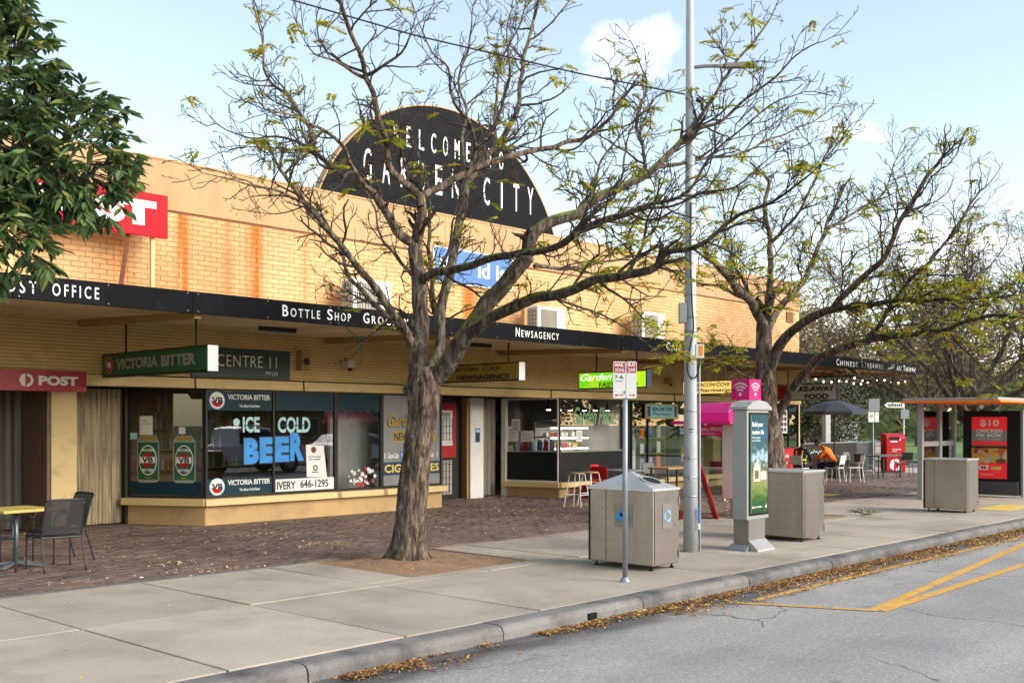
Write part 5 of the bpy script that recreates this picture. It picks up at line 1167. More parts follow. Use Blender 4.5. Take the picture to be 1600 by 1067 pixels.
aircon(12.95, 3.68, 4.60, 'white air conditioner left of the main tree trunk above the awning'); aircon(18.3, 3.68, 4.50, 'white air conditioner above the newsagency lettering'); aircon(22.35, 3.68, 4.68, 'white air conditioner above the cafe lettering left of the pole')
s = thing('roof_post', 'short brown steel post on the awning beside the second air conditioner', 'post', (17.95, 16.3, 3.65)); MB().box(17.9, 18.0, 16.25, 16.35, 3.62, 4.55).build('shaft', 'beam', s); MB().box(17.86, 18.04, 16.21, 16.39, 4.55, 4.58).build('cap', 'copper', s)
# small fittings under the awning
for x_, y_, lb in ((10.4, 15.0, 'long dark batten light under the awning near the bottle shop'), (15.2, 15.05, 'long dark batten light under the awning behind the main tree'), (24.5, 15.0, 'long dark batten light under the awning near the pharmacy')):
    f = thing('batten_light', lb, 'light', (x_, y_, 3.36), group='batten lights under the awning'); zz = 3.35 + .12 * (y_ - 13.26) / 3.55
    MB().box(x_ - .35, x_ + .35, y_ - .05, y_ + .05, zz - .075, zz + .01).build('housing', 'darkframe', f, bevel=.01); MB().box(x_ - .33, x_ + .33, y_ - .03, y_ + .03, zz - .09, zz - .074).build('tube', 'grey', f)
f = thing('speaker_box', 'brown speaker box on the lining right of the CENTRE 11 sign', 'speaker', (12.2, YW - .1, 2.9)); MB().box(12.08, 12.30, YW - .2, YW - .03, 2.82, 3.18).build('case', 'beam', f, bevel=.008); disc((12.19, YW - .2, 2.98), .07, 'darkframe', f, name='cone')
for x_, lb in ((13.25, 'white security camera left of the main trunk'), (17.5, 'brown security camera right of the gold lightbox'), (24.3, 'dark security camera above the pharmacy window')):
    f = thing('security_camera', lb, 'camera', (x_, YW - .15, 2.95), group='security cameras'); MB().box(x_ - .09, x_ + .09, YW - .24, YW - .03, 2.9, 3.06).build('housing', 'cream' if x_ < 14 else 'beam', f, bevel=.01); MB().lathe([(.04, 0), (.045, .03), (.03, .06)], (x_, YW - .18, 2.84), 10).build('lens', 'black', f)
for k in range(16):   # string of warm bulbs at the far end of the awning
    a = k / 15; x_, y_ = 29.0 + 3.5 * (k % 8) / 7, 13.6 + (1.2 if k > 7 else 0); z_ = 3.13 - .06 * math.sin(math.pi * ((k % 8) % 4) / 3.)
    f = thing('festoon_bulb', 'small warm glowing bulb strung under the far end of the awning', 'bulb', (x_, y_, z_), group='festoon bulbs'); MB().lathe([(0, 0), (.022, .012), (.028, .035), (.014, .06), (0, .064)], (x_, y_, z_ - .06), 8).build('globe', 'bulb', f, smooth=True); MB().tube([(x_, y_, z_), (x_, y_, 3.34)], .008, 5).build('cord', 'cable', f)
for y_, lb in ((13.6, 'front festoon cable at the far end of the awning'), (14.8, 'rear festoon cable at the far end of the awning')): tag(MB().tube([(28.9 + .18 * k, y_, 3.22 - .03 * math.sin(k * .8)) for k in range(22)], .007, 5).build('festoon_cable', 'cable'), lb, 'cable', 'festoon cables')
# overhead wire
WIRE = [(4.4, 14.5, 8.45), (8.29, 11.65, 7.35), (9.62, 10.75, 7.02), (11.52, 9.42, 6.66), (12.72, 8.49, 6.45)]
wire = []
for (a, c) in zip(WIRE, WIRE[1:]):
    for k in range(6): wire.append(Vector(a).lerp(Vector(c), k / 6))
wire.append(Vector(WIRE[-1]))
tag(MB().tube(wire, .011, 6).build('overhead_wire', 'cable'), 'thin black overhead wire running to the tall grey pole', 'wire')

# ------------------------------------------------------------------ street furniture along the kerb
M['plate'] = mat('dull_label_plate', (.26, .235, .215), .45, .5, var=.1); M['fadedblue'] = mat('faded_blue', (.20, .42, .62), .6, var=.2, vs=20)
def bin_(x0, x1, y0, y1, zt, peak, label, marks):
    t = thing('steel_bin', label, 'bin', ((x0 + x1) / 2, (y0 + y1) / 2, 0), group='perforated steel bin enclosures')
    MB().box(x0, x1, y0 + .0, y1 - .02, .06, zt).build('casing', 'steel', t, bevel=.012)
    MB().box(x0 + .015, x1 - .015, y1 - .018, y1 + .02, .06, zt - .01).build('rear_door', 'black', t, bevel=.006)
    for px, py in ((x0 + .06, y0 + .07), (x1 - .06, y0 + .07), (x0 + .06, y1 - .08), (x1 - .06, y1 - .08)): MB().lathe([(.03, 0), (.03, .015), (.012, .02), (.012, .07)], (px, py, 0), 8).build('foot', 'black', t)
    MB().box(x0 - .004, x0, (y0 + y1) / 2 + .22, (y0 + y1) / 2 + .224, .08, zt - .02).build('seam', 'black', t)
    MB().box(x0 + .03, x0 + .036, y0 - .004, y0, .08, zt - .02).build('seam', 'black', t)
    disc((x1 - .07, y0, zt * .55), .014, 'galv', t, t=.012, name='lock', seg=10)
    for zz in (.18, zt - .16): MB().tube([(x1 - .012, y0 - .008, zz - .05), (x1 - .012, y0 - .008, zz + .05)], .009, 7).build('hinge', 'galv', t)
    if peak:
        cx, cy = (x0 + x1) / 2, (y0 + y1) / 2; e = .012
        c = [Vector((x0 - e, y0 - e, zt)), Vector((x1 + e, y0 - e, zt)), Vector((x1 + e, y1 + e, zt)), Vector((x0 - e, y1 + e, zt))]; ap = Vector((cx, cy + .05, zt + peak))
        lid = MB().add([p - ZP * .03 for p in c] + c + [ap], [(3, 2, 1, 0), (0, 1, 5, 4), (1, 2, 6, 5), (2, 3, 7, 6), (3, 0, 4, 7), (4, 5, 8), (5, 6, 8), (6, 7, 8), (7, 4, 8)]).build('lid', 'steeltop', t, bevel=.006)
        # disposal hole on the road-side slope, recycling mark on the other
        n_ = (c[1] - c[0]).cross(ap - c[0]).normalized(); m_ = (c[0] + c[1]) / 2 * .58 + ap * .42; upv = (ap - (c[0] + c[1]) / 2).normalized()
        disc(m_, .155, 'lightgrey', t, XP, upv, off=.002, t=.012, rin=.12, ry=.1, name='hole_rim'); disc(m_, .122, 'black', t, XP, upv, off=.003, t=.004, ry=.12, name='hole')
        n2 = MY; up2 = (ap - (c[0] + c[3]) / 2).normalized(); m2 = (c[0] + c[3]) / 2 * .6 + ap * .4
        for a in (.3, 2.4, 4.5): disc(m2, .07, 'fadedblue', t, MY, up2, off=.003, t=.003, rin=.055, a0=a, a1=a + 1.5, name='mark')
    else:
        MB().box(x0 - .012, x1 + .012, y0 - .012, y1 + .012, zt, zt + .035).build('lid', 'steeltop', t, bevel=.008)
    if marks:
        yc, zc = (y0 + y1) / 2 - .05, zt * .66
        slab((x0, yc + .14, zc - .15), .28, .30, 'plate', t, MY, t=.005, name='label_plate')
        for dy, r_ in ((-.05, .055), (.05, .055), (0, .05)): disc((x0, yc + dy, zc - .02 + (.05 if dy == 0 else 0)), r_, 'beer', t, MY, off=.007, t=.003, name='mark')
        xc = (x0 + x1) / 2 + .02
        slab((xc - .10, y0, zc - .15), .20, .30, 'plate', t, t=.005, name='label_plate')
        for a in (.3, 2.4, 4.5): disc((xc, y0, zc), .075, 'fadedblue', t, off=.007, t=.003, rin=.045, a0=a, a1=a + 1.5, name='mark')
    return t
bin_(10.70, 11.26, 7.60, 8.60, 1.00, .2, 'nearest steel bin with pointed lid and blue recycling labels', True)
bin_(14.90, 15.57, 7.80, 8.76, 1.05, 0, 'middle flat topped steel bin behind the advertising panel', False)
bin_(21.97, 22.58, 7.92, 8.80, 1.06, 0, 'furthest flat topped steel bin in front of the bus shelter', False)

# bus zone sign
t = thing('zone_sign', 'mail zone and bus zone sign plates on a galvanised post', 'sign', (9.83, 7.37, 0))
MB().tube([(9.83, 7.37, -.05), (9.83, 7.37, 2.48)], .030, 14).build('post', 'galv', t, smooth=True); MB().lathe([(.06, 0), (.055, .02), (.032, .05)], (9.83, 7.37, 0), 14).build('collar', 'galv', t)
SR = Vector((.60, -.80, 0)); SP = Vector((9.83, 7.37, 0)) + SR.cross(ZP) * .034
for k, (x0, w, a, c_) in enumerate(((-.135, .142, 'MAIL', 1), (.013, .118, 'BUS', 0))):
    pos = SP + SR * x0 + ZP * 2.09; dz = .002 * k
    pl_ = blob_poly([(.012, 0), (w - .012, 0), (w, .012), (w, .408), (w - .012, .42), (.012, .42), (0, .408), (0, .012)], pos, 'white', t, SR, t=.003, name='plate')
    slab(pos + SR * .008 + ZP * .29, w - .016, .118, 'red', pl_, SR, off=.003, t=.002, name='header')
    text(a, pos + SR * .018 + ZP * .36 + SR.cross(ZP) * .005, w - .036, .042, 'paper', pl_, SR, bold=.04, depth=.002); text('ZONE', pos + SR * .018 + ZP * .302 + SR.cross(ZP) * .005, w - .036, .042, 'paper', pl_, SR, bold=.03, depth=.002)
    if c_: text('7.-6.', pos + SR * .02 + ZP * .225 + SR.cross(ZP) * .003, .10, .04, 'ink', pl_, SR, bold=.03, depth=.002); text('MON-FRI', pos + SR * .03 + ZP * .19 + SR.cross(ZP) * .003, .075, .013, 'ink', pl_, SR, depth=.002)
    slab(pos + SR * .03 + ZP * .032, w - .055, .008, 'red', pl_, SR, off=.003, t=.002, name='arrow'); e = (0 if c_ else w); sg = 1 if c_ else -1
    blob_poly([(0, 0), (.022 * sg, .016), (.022 * sg, -.016)][::sg], pos + SR * (e + sg * .018) + ZP * .036, 'red', pl_, SR, off=.003, t=.002, name='arrow')
for z_ in (2.16, 2.44): MB().box(9.83 - .04, 9.83 + .04, 7.37 - .036, 7.37 + .036, z_ - .012, z_ + .012).build('bracket', 'galv', t)

# tall tapered pole with street light and boxes
t = thing('lamp_pole', 'tall tapered blue grey steel pole with straps and cable boxes', 'pole', (12.78, 8.43, 0))
MB().tube([(12.78, 8.43, -.1), (12.78, 8.43, 1.2), (12.77, 8.43, 4.), (12.76, 8.43, 8.), (12.75, 8.43, 10.5)], [.104, .100, .078, .052, .043], 24, True).build('shaft', 'poleblue', t, smooth=True)
pr_ = lambda z: .104 - (.104 - .078) * z / 4 if z < 4 else .078 - .026 * (z - 4) / 4
for z_ in (.78, 1.05, 1.32, 1.98, 3.1, 3.3, 3.62, 4.2, 4.9, 6.1): MB().lathe([(pr_(z_) + .006, -.012), (pr_(z_) + .010, 0), (pr_(z_) + .006, .012)], (12.775, 8.43, z_), 20).build('strap', 'galv', t)
for z_ in (1.05, 1.32): MB().box(12.62, 12.68, 8.33, 8.37, z_ - .025, z_ + .025).build('buckle', 'galv', t)
CF = (CAMR * .95 - CAMF * .3).normalized()
pc = Vector((12.78, 8.43, 0)); rt = Vector((.681, -.7325, 0)); fw = Vector((.7325, .681, 0))
def polebox(u, o, z0, z1, w, d, m, nm): 
    c = pc + rt * u - fw * o; q = [c - rt * w / 2 + fw * d / 2, c - rt * w / 2 - fw * d / 2, c + rt * w / 2 - fw * d / 2, c + rt * w / 2 + fw * d / 2]
    return MB().prism([p + ZP * z0 for p in q], (0, 0, z1 - z0)).build(nm, m, t, bevel=.006)
polebox(-.12, .03, 3.22, 3.5, .10, .12, 'grey', 'junction_box'); polebox(.115, .02, 2.72, 2.92, .12, .12, 'cream', 'meter_box'); polebox(.135, .085, 2.76, 2.90, .05, .005, 'orange', 'warning_label')
polebox(.10, .10, .42, .62, .035, .02, 'blue', 'sticker'); polebox(.10, .10, .32, .40, .03, .02, 'paper', 'sticker')
cb = lambda u, z, o=.115: tuple(pc + rt * u - fw * o + ZP * z)
MB().tube(spline([cb(-.01, 4.9, .09), cb(-.02, 4.2, .10), cb(.0, 3.5, .11), cb(.02, 3.15, .115), cb(-.02, 2.9), cb(-.065, 2.65), cb(-.04, 2.47), cb(.04, 2.44), cb(.09, 2.55), cb(.11, 2.72)], .05), .012, 8).build('cable', 'cable', t, smooth=True)
MB().tube([cb(.115, 2.7, .04), cb(.12, 1.5, .04), cb(.125, .0, .04)], .016, 8).build('conduit', 'galv', t)
for z_, w_ in ((1.72, .07), (1.68, .04)): polebox(-.01, .113, z_, z_ + .012, w_, .004, 'ink', 'stencil')
MB().tube(spline([(12.77, 8.43, 6.82), (12.95, 8.30, 6.86), (13.2, 8.13, 6.88)], .1), .026, 8).build('lamp_arm', 'bluestone', t, smooth=True)
MB().add([(13.15, 8.10, 6.85), (13.19, 8.20, 6.85), (13.60, 7.88, 6.88), (13.54, 7.77, 6.88), (13.16, 8.11, 6.92), (13.19, 8.18, 6.92), (13.52, 7.91, 6.97), (13.49, 7.84, 6.97)], [(3, 2, 1, 0), (4, 5, 6, 7), (0, 1, 5, 4), (1, 2, 6, 5), (2, 3, 7, 6), (3, 0, 4, 7)]).build('lamp_head', 'bluestone', t, bevel=.02)
MB().tube([cb(.06, 6.35), cb(.14, 6.3), cb(.15, 6.2)], .03, 8).build('insulator', 'darkframe', t)

# illuminated street advertising panel
t = thing('advert_panel', 'freestanding grey advertising panel with green and blue house poster beside the kerb', 'advert', (13.6, 7.95, 0))
MB().box(13.34, 13.80, 7.83, 8.08, .0, .46).build('pedestal', 'plate', t, bevel=.008)
MB().prism([(13.34, 7.68, .0), (13.34, 7.83, .0), (13.34, 7.83, .15), (13.34, 7.69, .03)], (.47, 0, 0)).build('base_plate', 'lightgrey', t)
MB().prism([(13.24, 7.82, .0), (13.32, 7.82, .0), (13.32, 7.82, .09), (13.25, 7.82, .02)], (0, .29, 0)).build('base_plate', 'grey', t)
cs = MB().box(13.28, 13.88, 7.82, 8.06, .44, 2.0).build('case', 'lightgrey', t, bevel=.012)
hp = [(13.24, 2.0), (13.92, 2.0), (13.92, 2.04), (13.86, 2.06), (13.78, 2.11), (13.58, 2.14), (13.38, 2.11), (13.30, 2.06), (13.24, 2.04)]
MB().prism([(x_, 7.79, z_) for x_, z_ in hp], (0, .30, 0)).build('hood', 'lightgrey', t)
slab((13.32, 7.82, .50), .53, 1.46, 'black', t, t=.012, name='poster_frame')
def grad_mat():
    m = bpy.data.materials.new('poster_print'); m.use_nodes = True; n, l = m.node_tree.nodes, m.node_tree.links; b = n['Principled BSDF']
    g = n.new('ShaderNodeNewGeometry'); s_ = n.new('ShaderNodeSeparateXYZ'); l.new(g.outputs['Position'], s_.inputs[0])
    nz = n.new('ShaderNodeTexNoise'); nz.inputs['Scale'].default_value = 14; nz.inputs['Detail'].default_value = 6; l.new(g.outputs['Position'], nz.inputs['Vector'])
    a = n.new('ShaderNodeMath'); a.operation = 'MULTIPLY_ADD'; a.inputs[1].default_value = .5; l.new(nz.outputs['Fac'], a.inputs[0]); l.new(s_.outputs[2], a.inputs[2])
    r = n.new('ShaderNodeMapRange'); r.inputs[1].default_value = .75; r.inputs[2].default_value = 2.2; l.new(a.outputs[0], r.inputs[0])
    c = n.new('ShaderNodeValToRGB'); e = c.color_ramp.elements
    st = [(0, (.012, .05, .02)), (.16, (.03, .10, .02)), (.26, (.16, .22, .04)), (.38, (.25, .22, .12)), (.48, (.07, .10, .04)), (.56, (.35, .48, .58)), (.66, (.04, .09, .09)), (.78, (.02, .10, .16)), (1, (.02, .06, .07))]
    while len(e) < len(st): e.new(.5)
    for i, (p, q) in enumerate(st): e[i].position = p; e[i].color = (*q, 1)
    l.new(r.outputs[0], c.inputs[0]); l.new(c.outputs[0], b.inputs['Base Color']); b.inputs['Roughness'].default_value = .3; return m
M['advert'] = grad_mat()
ad = slab((13.345, 7.808, .53), .48, 1.40, 'advert', t, t=.004, name='poster')
slab((13.345, 7.804, .53), .025, 1.40, 'prod_b', ad, t=.003, name='stripe'); yq = 7.802
text('Build your', (13.385, yq, 1.74), .30, .085, 'paper', ad, bold=.015); text('modern life', (13.385, yq, 1.65), .32, .065, 'paper', ad, bold=.015); text('With the leading', (13.385, yq, 1.585), .22, .03, 'paper', ad); text('team in building', (13.385, yq, 1.545), .22, .03, 'paper', ad)
hs = blob_poly([(0, 0), (.19, 0), (.19, .19), (.095, .30), (0, .19)], (13.42, yq, .98), 'prod_f', ad, t=.003, name='house_print'); slab((13.455, yq - .003, 1.02), .10, .12, 'prod_g', ad, t=.002, name='house_print'); slab((13.62, yq, 1.0), .16, .12, 'prod_f', ad, t=.003, name='house_print')
text('James Hardie', (13.43, yq, .60), .22, .03, 'paper', ad, bold=.02); disc((13.40, yq, .615), .018, 'paper', ad, rin=.01, t=.003); blob_poly([(0, 0), (.04, 0), (.02, .06)], (13.75, yq, .60), 'paper', ad, t=.003)

# pink phone booth with wifi cube
t = thing('phone_booth', 'magenta hooded public phone booth with cream column behind the grey pole', 'phone booth', (17.9, 11.3, 0))
M['pinkglass'] = mat('magenta_acrylic', (.82, .01, .25), .22, var=.05, spec=.6, emit=.05)
hp = [(0, 0), (0, .16), (.04, .27), (.12, .34), (.20, .355), (.30, .32), (.38, .25), (.46, .27), (.56, .34), (.66, .355), (.74, .34), (.82, .27), (.86, .16), (.86, 0)]
MB().prism([(17.45 + x_, 10.66, 1.85 + z_) for x_, z_ in hp], (0, .98, 0)).build('hood', 'pinkglass', t, bevel=.012)
MB().box(17.42, 18.34, 10.62, 11.95, 1.79, 1.852).build('hood_rim', 'pink', t, bevel=.01)
MB().box(17.75, 18.05, 10.70, 11.0, .37, 1.79).build('column', 'cream', t, bevel=.015); MB().box(17.86, 17.94, 10.80, 10.88, -.02, .37).build('leg', 'galv', t); MB().box(17.75, 18.05, 10.72, 11.0, -.01, .015).build('base_plate', 'galv', t)
MB().box(17.86, 17.94, 11.70, 11.9, -.02, 1.79).build('rear_column', 'cream', t)
MB().box(17.88, 17.91, 11.0, 11.70, .42, 1.55).build('glass_panel', 'glass2', t); sg = MB().box(17.86, 17.90, 11.02, 11.70, 1.57, 1.78).build('wifi_strip', 'pink', t)
text('Telstra WI-FI.', (17.858, 11.66, 1.66), .60, .075, 'paper', sg, MY, bold=.02); text('Free connection.', (17.858, 11.55, 1.60), .32, .03, 'paper', sg, MY)
b = MB().box(18.02, 18.3, 11.1, 11.6, .95, 1.5).build('phone_unit', 'darkgrey', t, bevel=.02)
t = thing('wifi_sign', 'magenta wifi cube sign on a thin grey post', 'sign', (18.0, 10.55, 0))
MB().tube([(18.0, 10.63, 0), (18.0, 10.63, 2.26)], .05, 12).build('post', 'lightgrey', t, smooth=True)
cu = MB().box(17.80, 18.22, 10.43, 10.83, 2.25, 2.645).build('cube', 'pink', t, bevel=.008)
def wifi(c, right, r):
    disc(c, r * .16, 'paper', t, right, off=.003, t=.003, name='wifi_mark')
    for q in (.42, .70, .98): disc(c, r * q + r * .07, 'paper', t, right, off=.003, t=.003, rin=r * q - r * .07, a0=math.pi * .25, a1=math.pi * .75, seg=12, name='wifi_mark')
wifi((17.80, 10.63, 2.36), MY, .21); wifi((18.01, 10.43, 2.36), XP, .21)

# red sandwich board behind the pole
t = thing('sandwich_board', 'red folding sandwich board standing behind the grey pole', 'sandwich board', (17.42, 11.33, 0), R(-48))
for sg in (-1, 1):
    bd = MB().prism([(sg * .36, -.28, 0), (sg * .36, .28, 0), (sg * .02, .28, 1.06), (sg * .02, -.28, 1.06)], (-sg * .03, 0, 0)).build('board', 'red', t, local=True, bevel=.006)
    u = Vector((-sg * .34, 0, 1.06)).normalized(); rr = Vector((0, -sg * -1., 0)); nn = rr.cross(u); p0 = Vector((sg * .36, -rr.y * .22, 0)) + u * .14 + nn * .004
    MB().prism([p0, p0 + rr * .44, p0 + rr * .44 + u * .78, p0 + u * .78], nn * .004).build('print', 'prod_c' if sg < 0 else 'postred', bd, local=True)
    MB().prism([p0 + u * .5 + nn * .005 + rr * .05, p0 + u * .5 + nn * .005 + rr * .39, p0 + u * .62 + nn * .005 + rr * .39, p0 + u * .62 + nn * .005 + rr * .05], nn * .003).build('print', 'prod_f', bd, local=True)
MB().tube([(-.24, 0, .4), (.24, 0, .4)], .008, 6).build('stay', 'galv', t, local=True)

# bus shelter
t = thing('bus_shelter', 'glazed grey bus shelter with orange edged roof at the right', 'bus shelter', (26.5, 9.4, 0))
MB().box(24.85, 28.3, 8.28, 10.45, 2.33, 2.40).build('roof', 'lightgrey', t, bevel=.01); MB().box(24.80, 28.35, 8.22, 10.5, 2.285, 2.335).build('roof_edge', 'orange', t, bevel=.006)
for x_, y_, w_ in ((25.28, 10.2, .11), (26.4, 10.2, .12), (27.35, 10.2, .08), (28.15, 8.5, .08)): MB().box(x_ - w_ / 2, x_ + w_ / 2, y_ - .06, y_ + .06, 0, 2.29).build('post', 'lightgrey', t, bevel=.006)
for xa, xb in ((25.34, 26.34), (26.46, 27.31)):
    MB().box(xa, xb, 10.19, 10.21, 1.38, 2.2).build('pane', 'glass2', t); MB().box(xa, xb, 10.17, 10.23, 1.26, 1.375).build('rail', 'lightgrey', t); MB().box(xa, xb, 10.19, 10.21, .86, 1.255).build('pane', 'glass2', t)
    MB().box(xa, xb, 10.18, 10.22, .25, .855).build('lower_panel', 'lightgrey', t)
MB().box(25.5, 27.0, 9.75, 10.1, .44, .48).build('bench', 'grey', t, bevel=.006)
for x_ in (25.7, 26.8): MB().box(x_ - .03, x_ + .03, 9.85, 10.05, 0, .44).build('bench_leg', 'grey', t)
t = thing('advert_panel', 'black framed advertising screen with red chicken pie box poster on the bus shelter', 'advert', (27.5, 9.3, 0))
MB().box(27.40, 27.62, 8.62, 9.97, .08, 2.12).build('case', 'black', t, bevel=.012); MB().box(27.36, 27.60, 8.66, 9.93, .05, .38).build('base', 'darkgrey', t, bevel=.01); MB().box(27.44, 27.60, 8.57, 8.62, .02, 2.14).build('side_trim', 'grey', t)
def food_mat():
    m = bpy.data.materials.new('food_print'); m.use_nodes = True; n, l = m.node_tree.nodes, m.node_tree.links; b = n['Principled BSDF']
    g = n.new('ShaderNodeNewGeometry'); v = n.new('ShaderNodeTexVoronoi'); v.inputs['Scale'].default_value = 7.5; l.new(g.outputs['Position'], v.inputs['Vector'])
    s_ = n.new('ShaderNodeSeparateColor'); l.new(v.outputs['Color'], s_.inputs[0]); c = n.new('ShaderNodeValToRGB'); c.color_ramp.interpolation = 'CONSTANT'; e = c.color_ramp.elements
    st = [(0, (.30, .03, .01)), (.2, (.55, .12, .02)), (.4, (.62, .33, .06)), (.55, (.60, .50, .36)), (.68, (.20, .05, .02)), (.8, (.70, .42, .05)), (.92, (.45, .40, .36))]
    while len(e) < len(st): e.new(.5)
    for i, (p, q) in enumerate(st): e[i].position = p; e[i].color = (*q, 1)
    l.new(s_.outputs[0], c.inputs[0]); l.new(c.outputs[0], b.inputs['Base Color']); b.inputs['Roughness'].default_value = .4; return m
M['food'] = food_mat(); M['screenred'] = mat('lit_red_poster', (.62, .012, .02), .35, var=.05, emit=.12)
XF = 27.40; po = slab((XF, 9.77, .45), .84, 1.52, 'screenred', t, MY, t=.004, name='poster'); XF -= .006
slab((XF, 9.77, 1.37), .84, .27, 'grey', po, MY, t=.002, name='print'); slab((XF, 9.77, .83), .84, .40, 'food', po, MY, t=.003, name='food_print'); slab((XF, 9.77, 1.2), .84, .08, 'prod_g', po, MY, t=.003, name='food_print')
text('$10', (XF - .002, 9.57, 1.72), .46, .19, 'paper', po, MY, bold=.025); text('CHICKEN', (XF - .002, 9.66, 1.58), .62, .09, 'paper', po, MY, bold=.03); text('PIE BOX', (XF - .002, 9.66, 1.47), .62, .09, 'paper', po, MY, bold=.03); text('Hard work has its rewards', (XF - .002, 9.63, 1.41), .56, .035, 'paper', po, MY, shear=.3)
slab((XF, 9.57, .66), .20, .12, 'paper', po, MY, t=.003, name='logo'); text('RR', (XF - .004, 9.54, .685), .14, .07, 'postred', po, MY, bold=.05); slab((XF, 9.30, .67), .24, .08, 'tactile', po, MY, t=.003, name='logo'); slab((XF, 9.55, .54), .3, .012, 'paper', po, MY, t=.002, name='print')
# fallen twig on the footpath
t = thing('fallen_twig', 'leafy green twig lying on the concrete footpath', 'twig', (20.1, 9.2, 0)); b = MB(); tr = random.Random(3)
for k in range(7):
    a = tr.uniform(0, 6.28); e = Vector((20.1 + .32 * math.cos(a), 9.2 + .32 * math.sin(a), .03 + tr.uniform(0, .12)))
    b.tube([(20.1, 9.2, .02), tuple(Vector((20.1, 9.2, .05)).lerp(e, .5)), tuple(e)], .006, 4)
b.build('stem', 'twig', t); b = MB()
for k in range(70):
    a = tr.uniform(0, 6.28); q = tr.uniform(.05, .34); p = Vector((20.1 + q * math.cos(a), 9.2 + q * math.sin(a), .03 + tr.uniform(0, .08))); simple_leaf(b, tr, p, Vector((tr.gauss(0, 1), tr.gauss(0, 1), tr.uniform(-.1, .5))), .07, .025)
b.build('leaves', 'olive', t, kind='stuff')

# ------------------------------------------------------------------ left cafe table and mesh armchairs
def armchair(name='mesh_armchair'):
    t = thing(name, 'x', 'chair', group='charcoal mesh armchairs'); r = .0115
    for sx in (-1, 1):   # one bent tube: front leg, arm, rear upright and back leg
        MB().tube(spline([(sx * .27, .25, 0), (sx * .265, .245, .40), (sx * .265, .235, .58), (sx * .265, .17, .645), (sx * .265, -.02, .645), (sx * .255, -.20, .635)], .04), r, 8).build('front_leg', 'chairm', t, smooth=True, local=True)
        MB().tube(spline([(sx * .25, -.32, 0), (sx * .245, -.25, .25), (sx * .24, -.20, .43), (sx * .235, -.25, .66), (sx * .225, -.32, .855)], .05), r, 8).build('back_leg', 'chairm', t, smooth=True, local=True)
        MB().tube([(sx * .255, .235, .415), (sx * .24, -.205, .415)], r, 8).build('seat_rail', 'chairm', t, local=True)
    MB().tube(spline([(-.225, -.32, .855), (-.20, -.332, .875), (0, -.345, .88), (.20, -.332, .875), (.225, -.32, .855)], .05), r, 8).build('top_rail', 'chairm', t, smooth=True, local=True)
    MB().tube([(-.265, .24, .41), (.265, .24, .41)], r, 8).build('front_rail', 'chairm', t, local=True); MB().tube([(-.24, -.2, .41), (.24, -.2, .41)], r, 8).build('rear_rail', 'chairm', t, local=True)
    n_ = 8; vs = [(-.25 + .5 * i / n_, .24 - .44 * j / n_, .425 - .02 * math.sin(math.pi * j / n_) * math.sin(math.pi * i / n_)) for j in range(n_ + 1) for i in range(n_ + 1)]
    fs = [(j * (n_ + 1) + i, j * (n_ + 1) + i + 1, (j + 1) * (n_ + 1) + i + 1, (j + 1) * (n_ + 1) + i) for j in range(n_) for i in range(n_)]
    MB().add(vs, fs).build('seat', 'mesh', t, local=True, smooth=True)
    vs = [((-.235 + .47 * i / n_) * (1 - .04 * j / n_), -.20 - .13 * (j / n_) ** 1.1 - .025 * math.sin(math.pi * i / n_), .45 + .42 * j / n_) for j in range(n_ + 1) for i in range(n_ + 1)]
    MB().add(vs, fs).build('backrest', 'mesh', t, local=True, smooth=True)
    return t
M['mesh'] = mat('woven_mesh', (.025, .027, .03), .6, var=.1, alpha=.94)
AC = [((5.86, 13.17, 0), R(-4), 'mesh armchair nearest the camera at the yellow topped table'), ((6.27, 13.92, 0), R(94), 'mesh armchair behind the yellow topped table next to the pillar'), ((5.05, 13.35, 0), R(-60), 'mesh armchair cut by the left edge in front of the table'), ((5.35, 14.55, 0), R(190), 'dark mesh armchair behind the table at the left edge')]
a0 = armchair()
for k, (l_, r_, lb) in enumerate(AC): place(a0 if k == 0 else copy_tree(a0), l_, r_, lb)
t = thing('cafe_table', 'square yellow topped table on a steel pedestal at the left', 'table', (5.62, 13.78, 0), rz=R(8))
MB().box(-.36, .36, -.36, .36, .70, .735).build('table_top', 'wood', t, local=True, bevel=.008); MB().tube([(0, 0, .05), (0, 0, .70)], .035, 14).build('pedestal', 'galv', t, local=True, smooth=True); MB().box(-.2, .2, -.2, .2, .685, .699).build('top_plate', 'galv', t, local=True)
for k in range(4):
    a = math.pi / 2 * k + .6; MB().bar((0, 0, .06), (.36 * math.cos(a), .36 * math.sin(a), .02), .05, .03).build('base_arm', 'galv', t, local=True)

# ------------------------------------------------------------------ cafe forecourt furniture
def stool():
    t = thing('bar_stool', 'x', 'stool', group='white legged bar stools')
    MB().lathe([(.165, 0), (.175, .012), (.17, .03), (.0, .032)], (0, 0, .71), 20).build('seat', 'stoolwood', t, local=True)
    for sx in (-1, 1):
        for sy in (-1, 1): MB().tube([(sx * .12, sy * .12, .71), (sx * .21, sy * .21, 0)], .011, 7).build('leg', 'white', t, local=True)
    q = [(-.177, -.177), (.177, -.177), (.177, .177), (-.177, .177)]
    for (xa, ya), (xb, yb) in zip(q, q[1:] + q[:1]): MB().tube([(xa, ya, .26), (xb, yb, .26)], .009, 6).build('footrest', 'white', t, local=True)
    return t
s0 = stool(); place(s0, (17.95, 14.75, 0), R(10), 'left white legged bar stool with timber seat near the cafe'); place(copy_tree(s0), (18.55, 14.85, 0), R(-8), 'right white legged bar stool with timber seat beside the nearest bin')
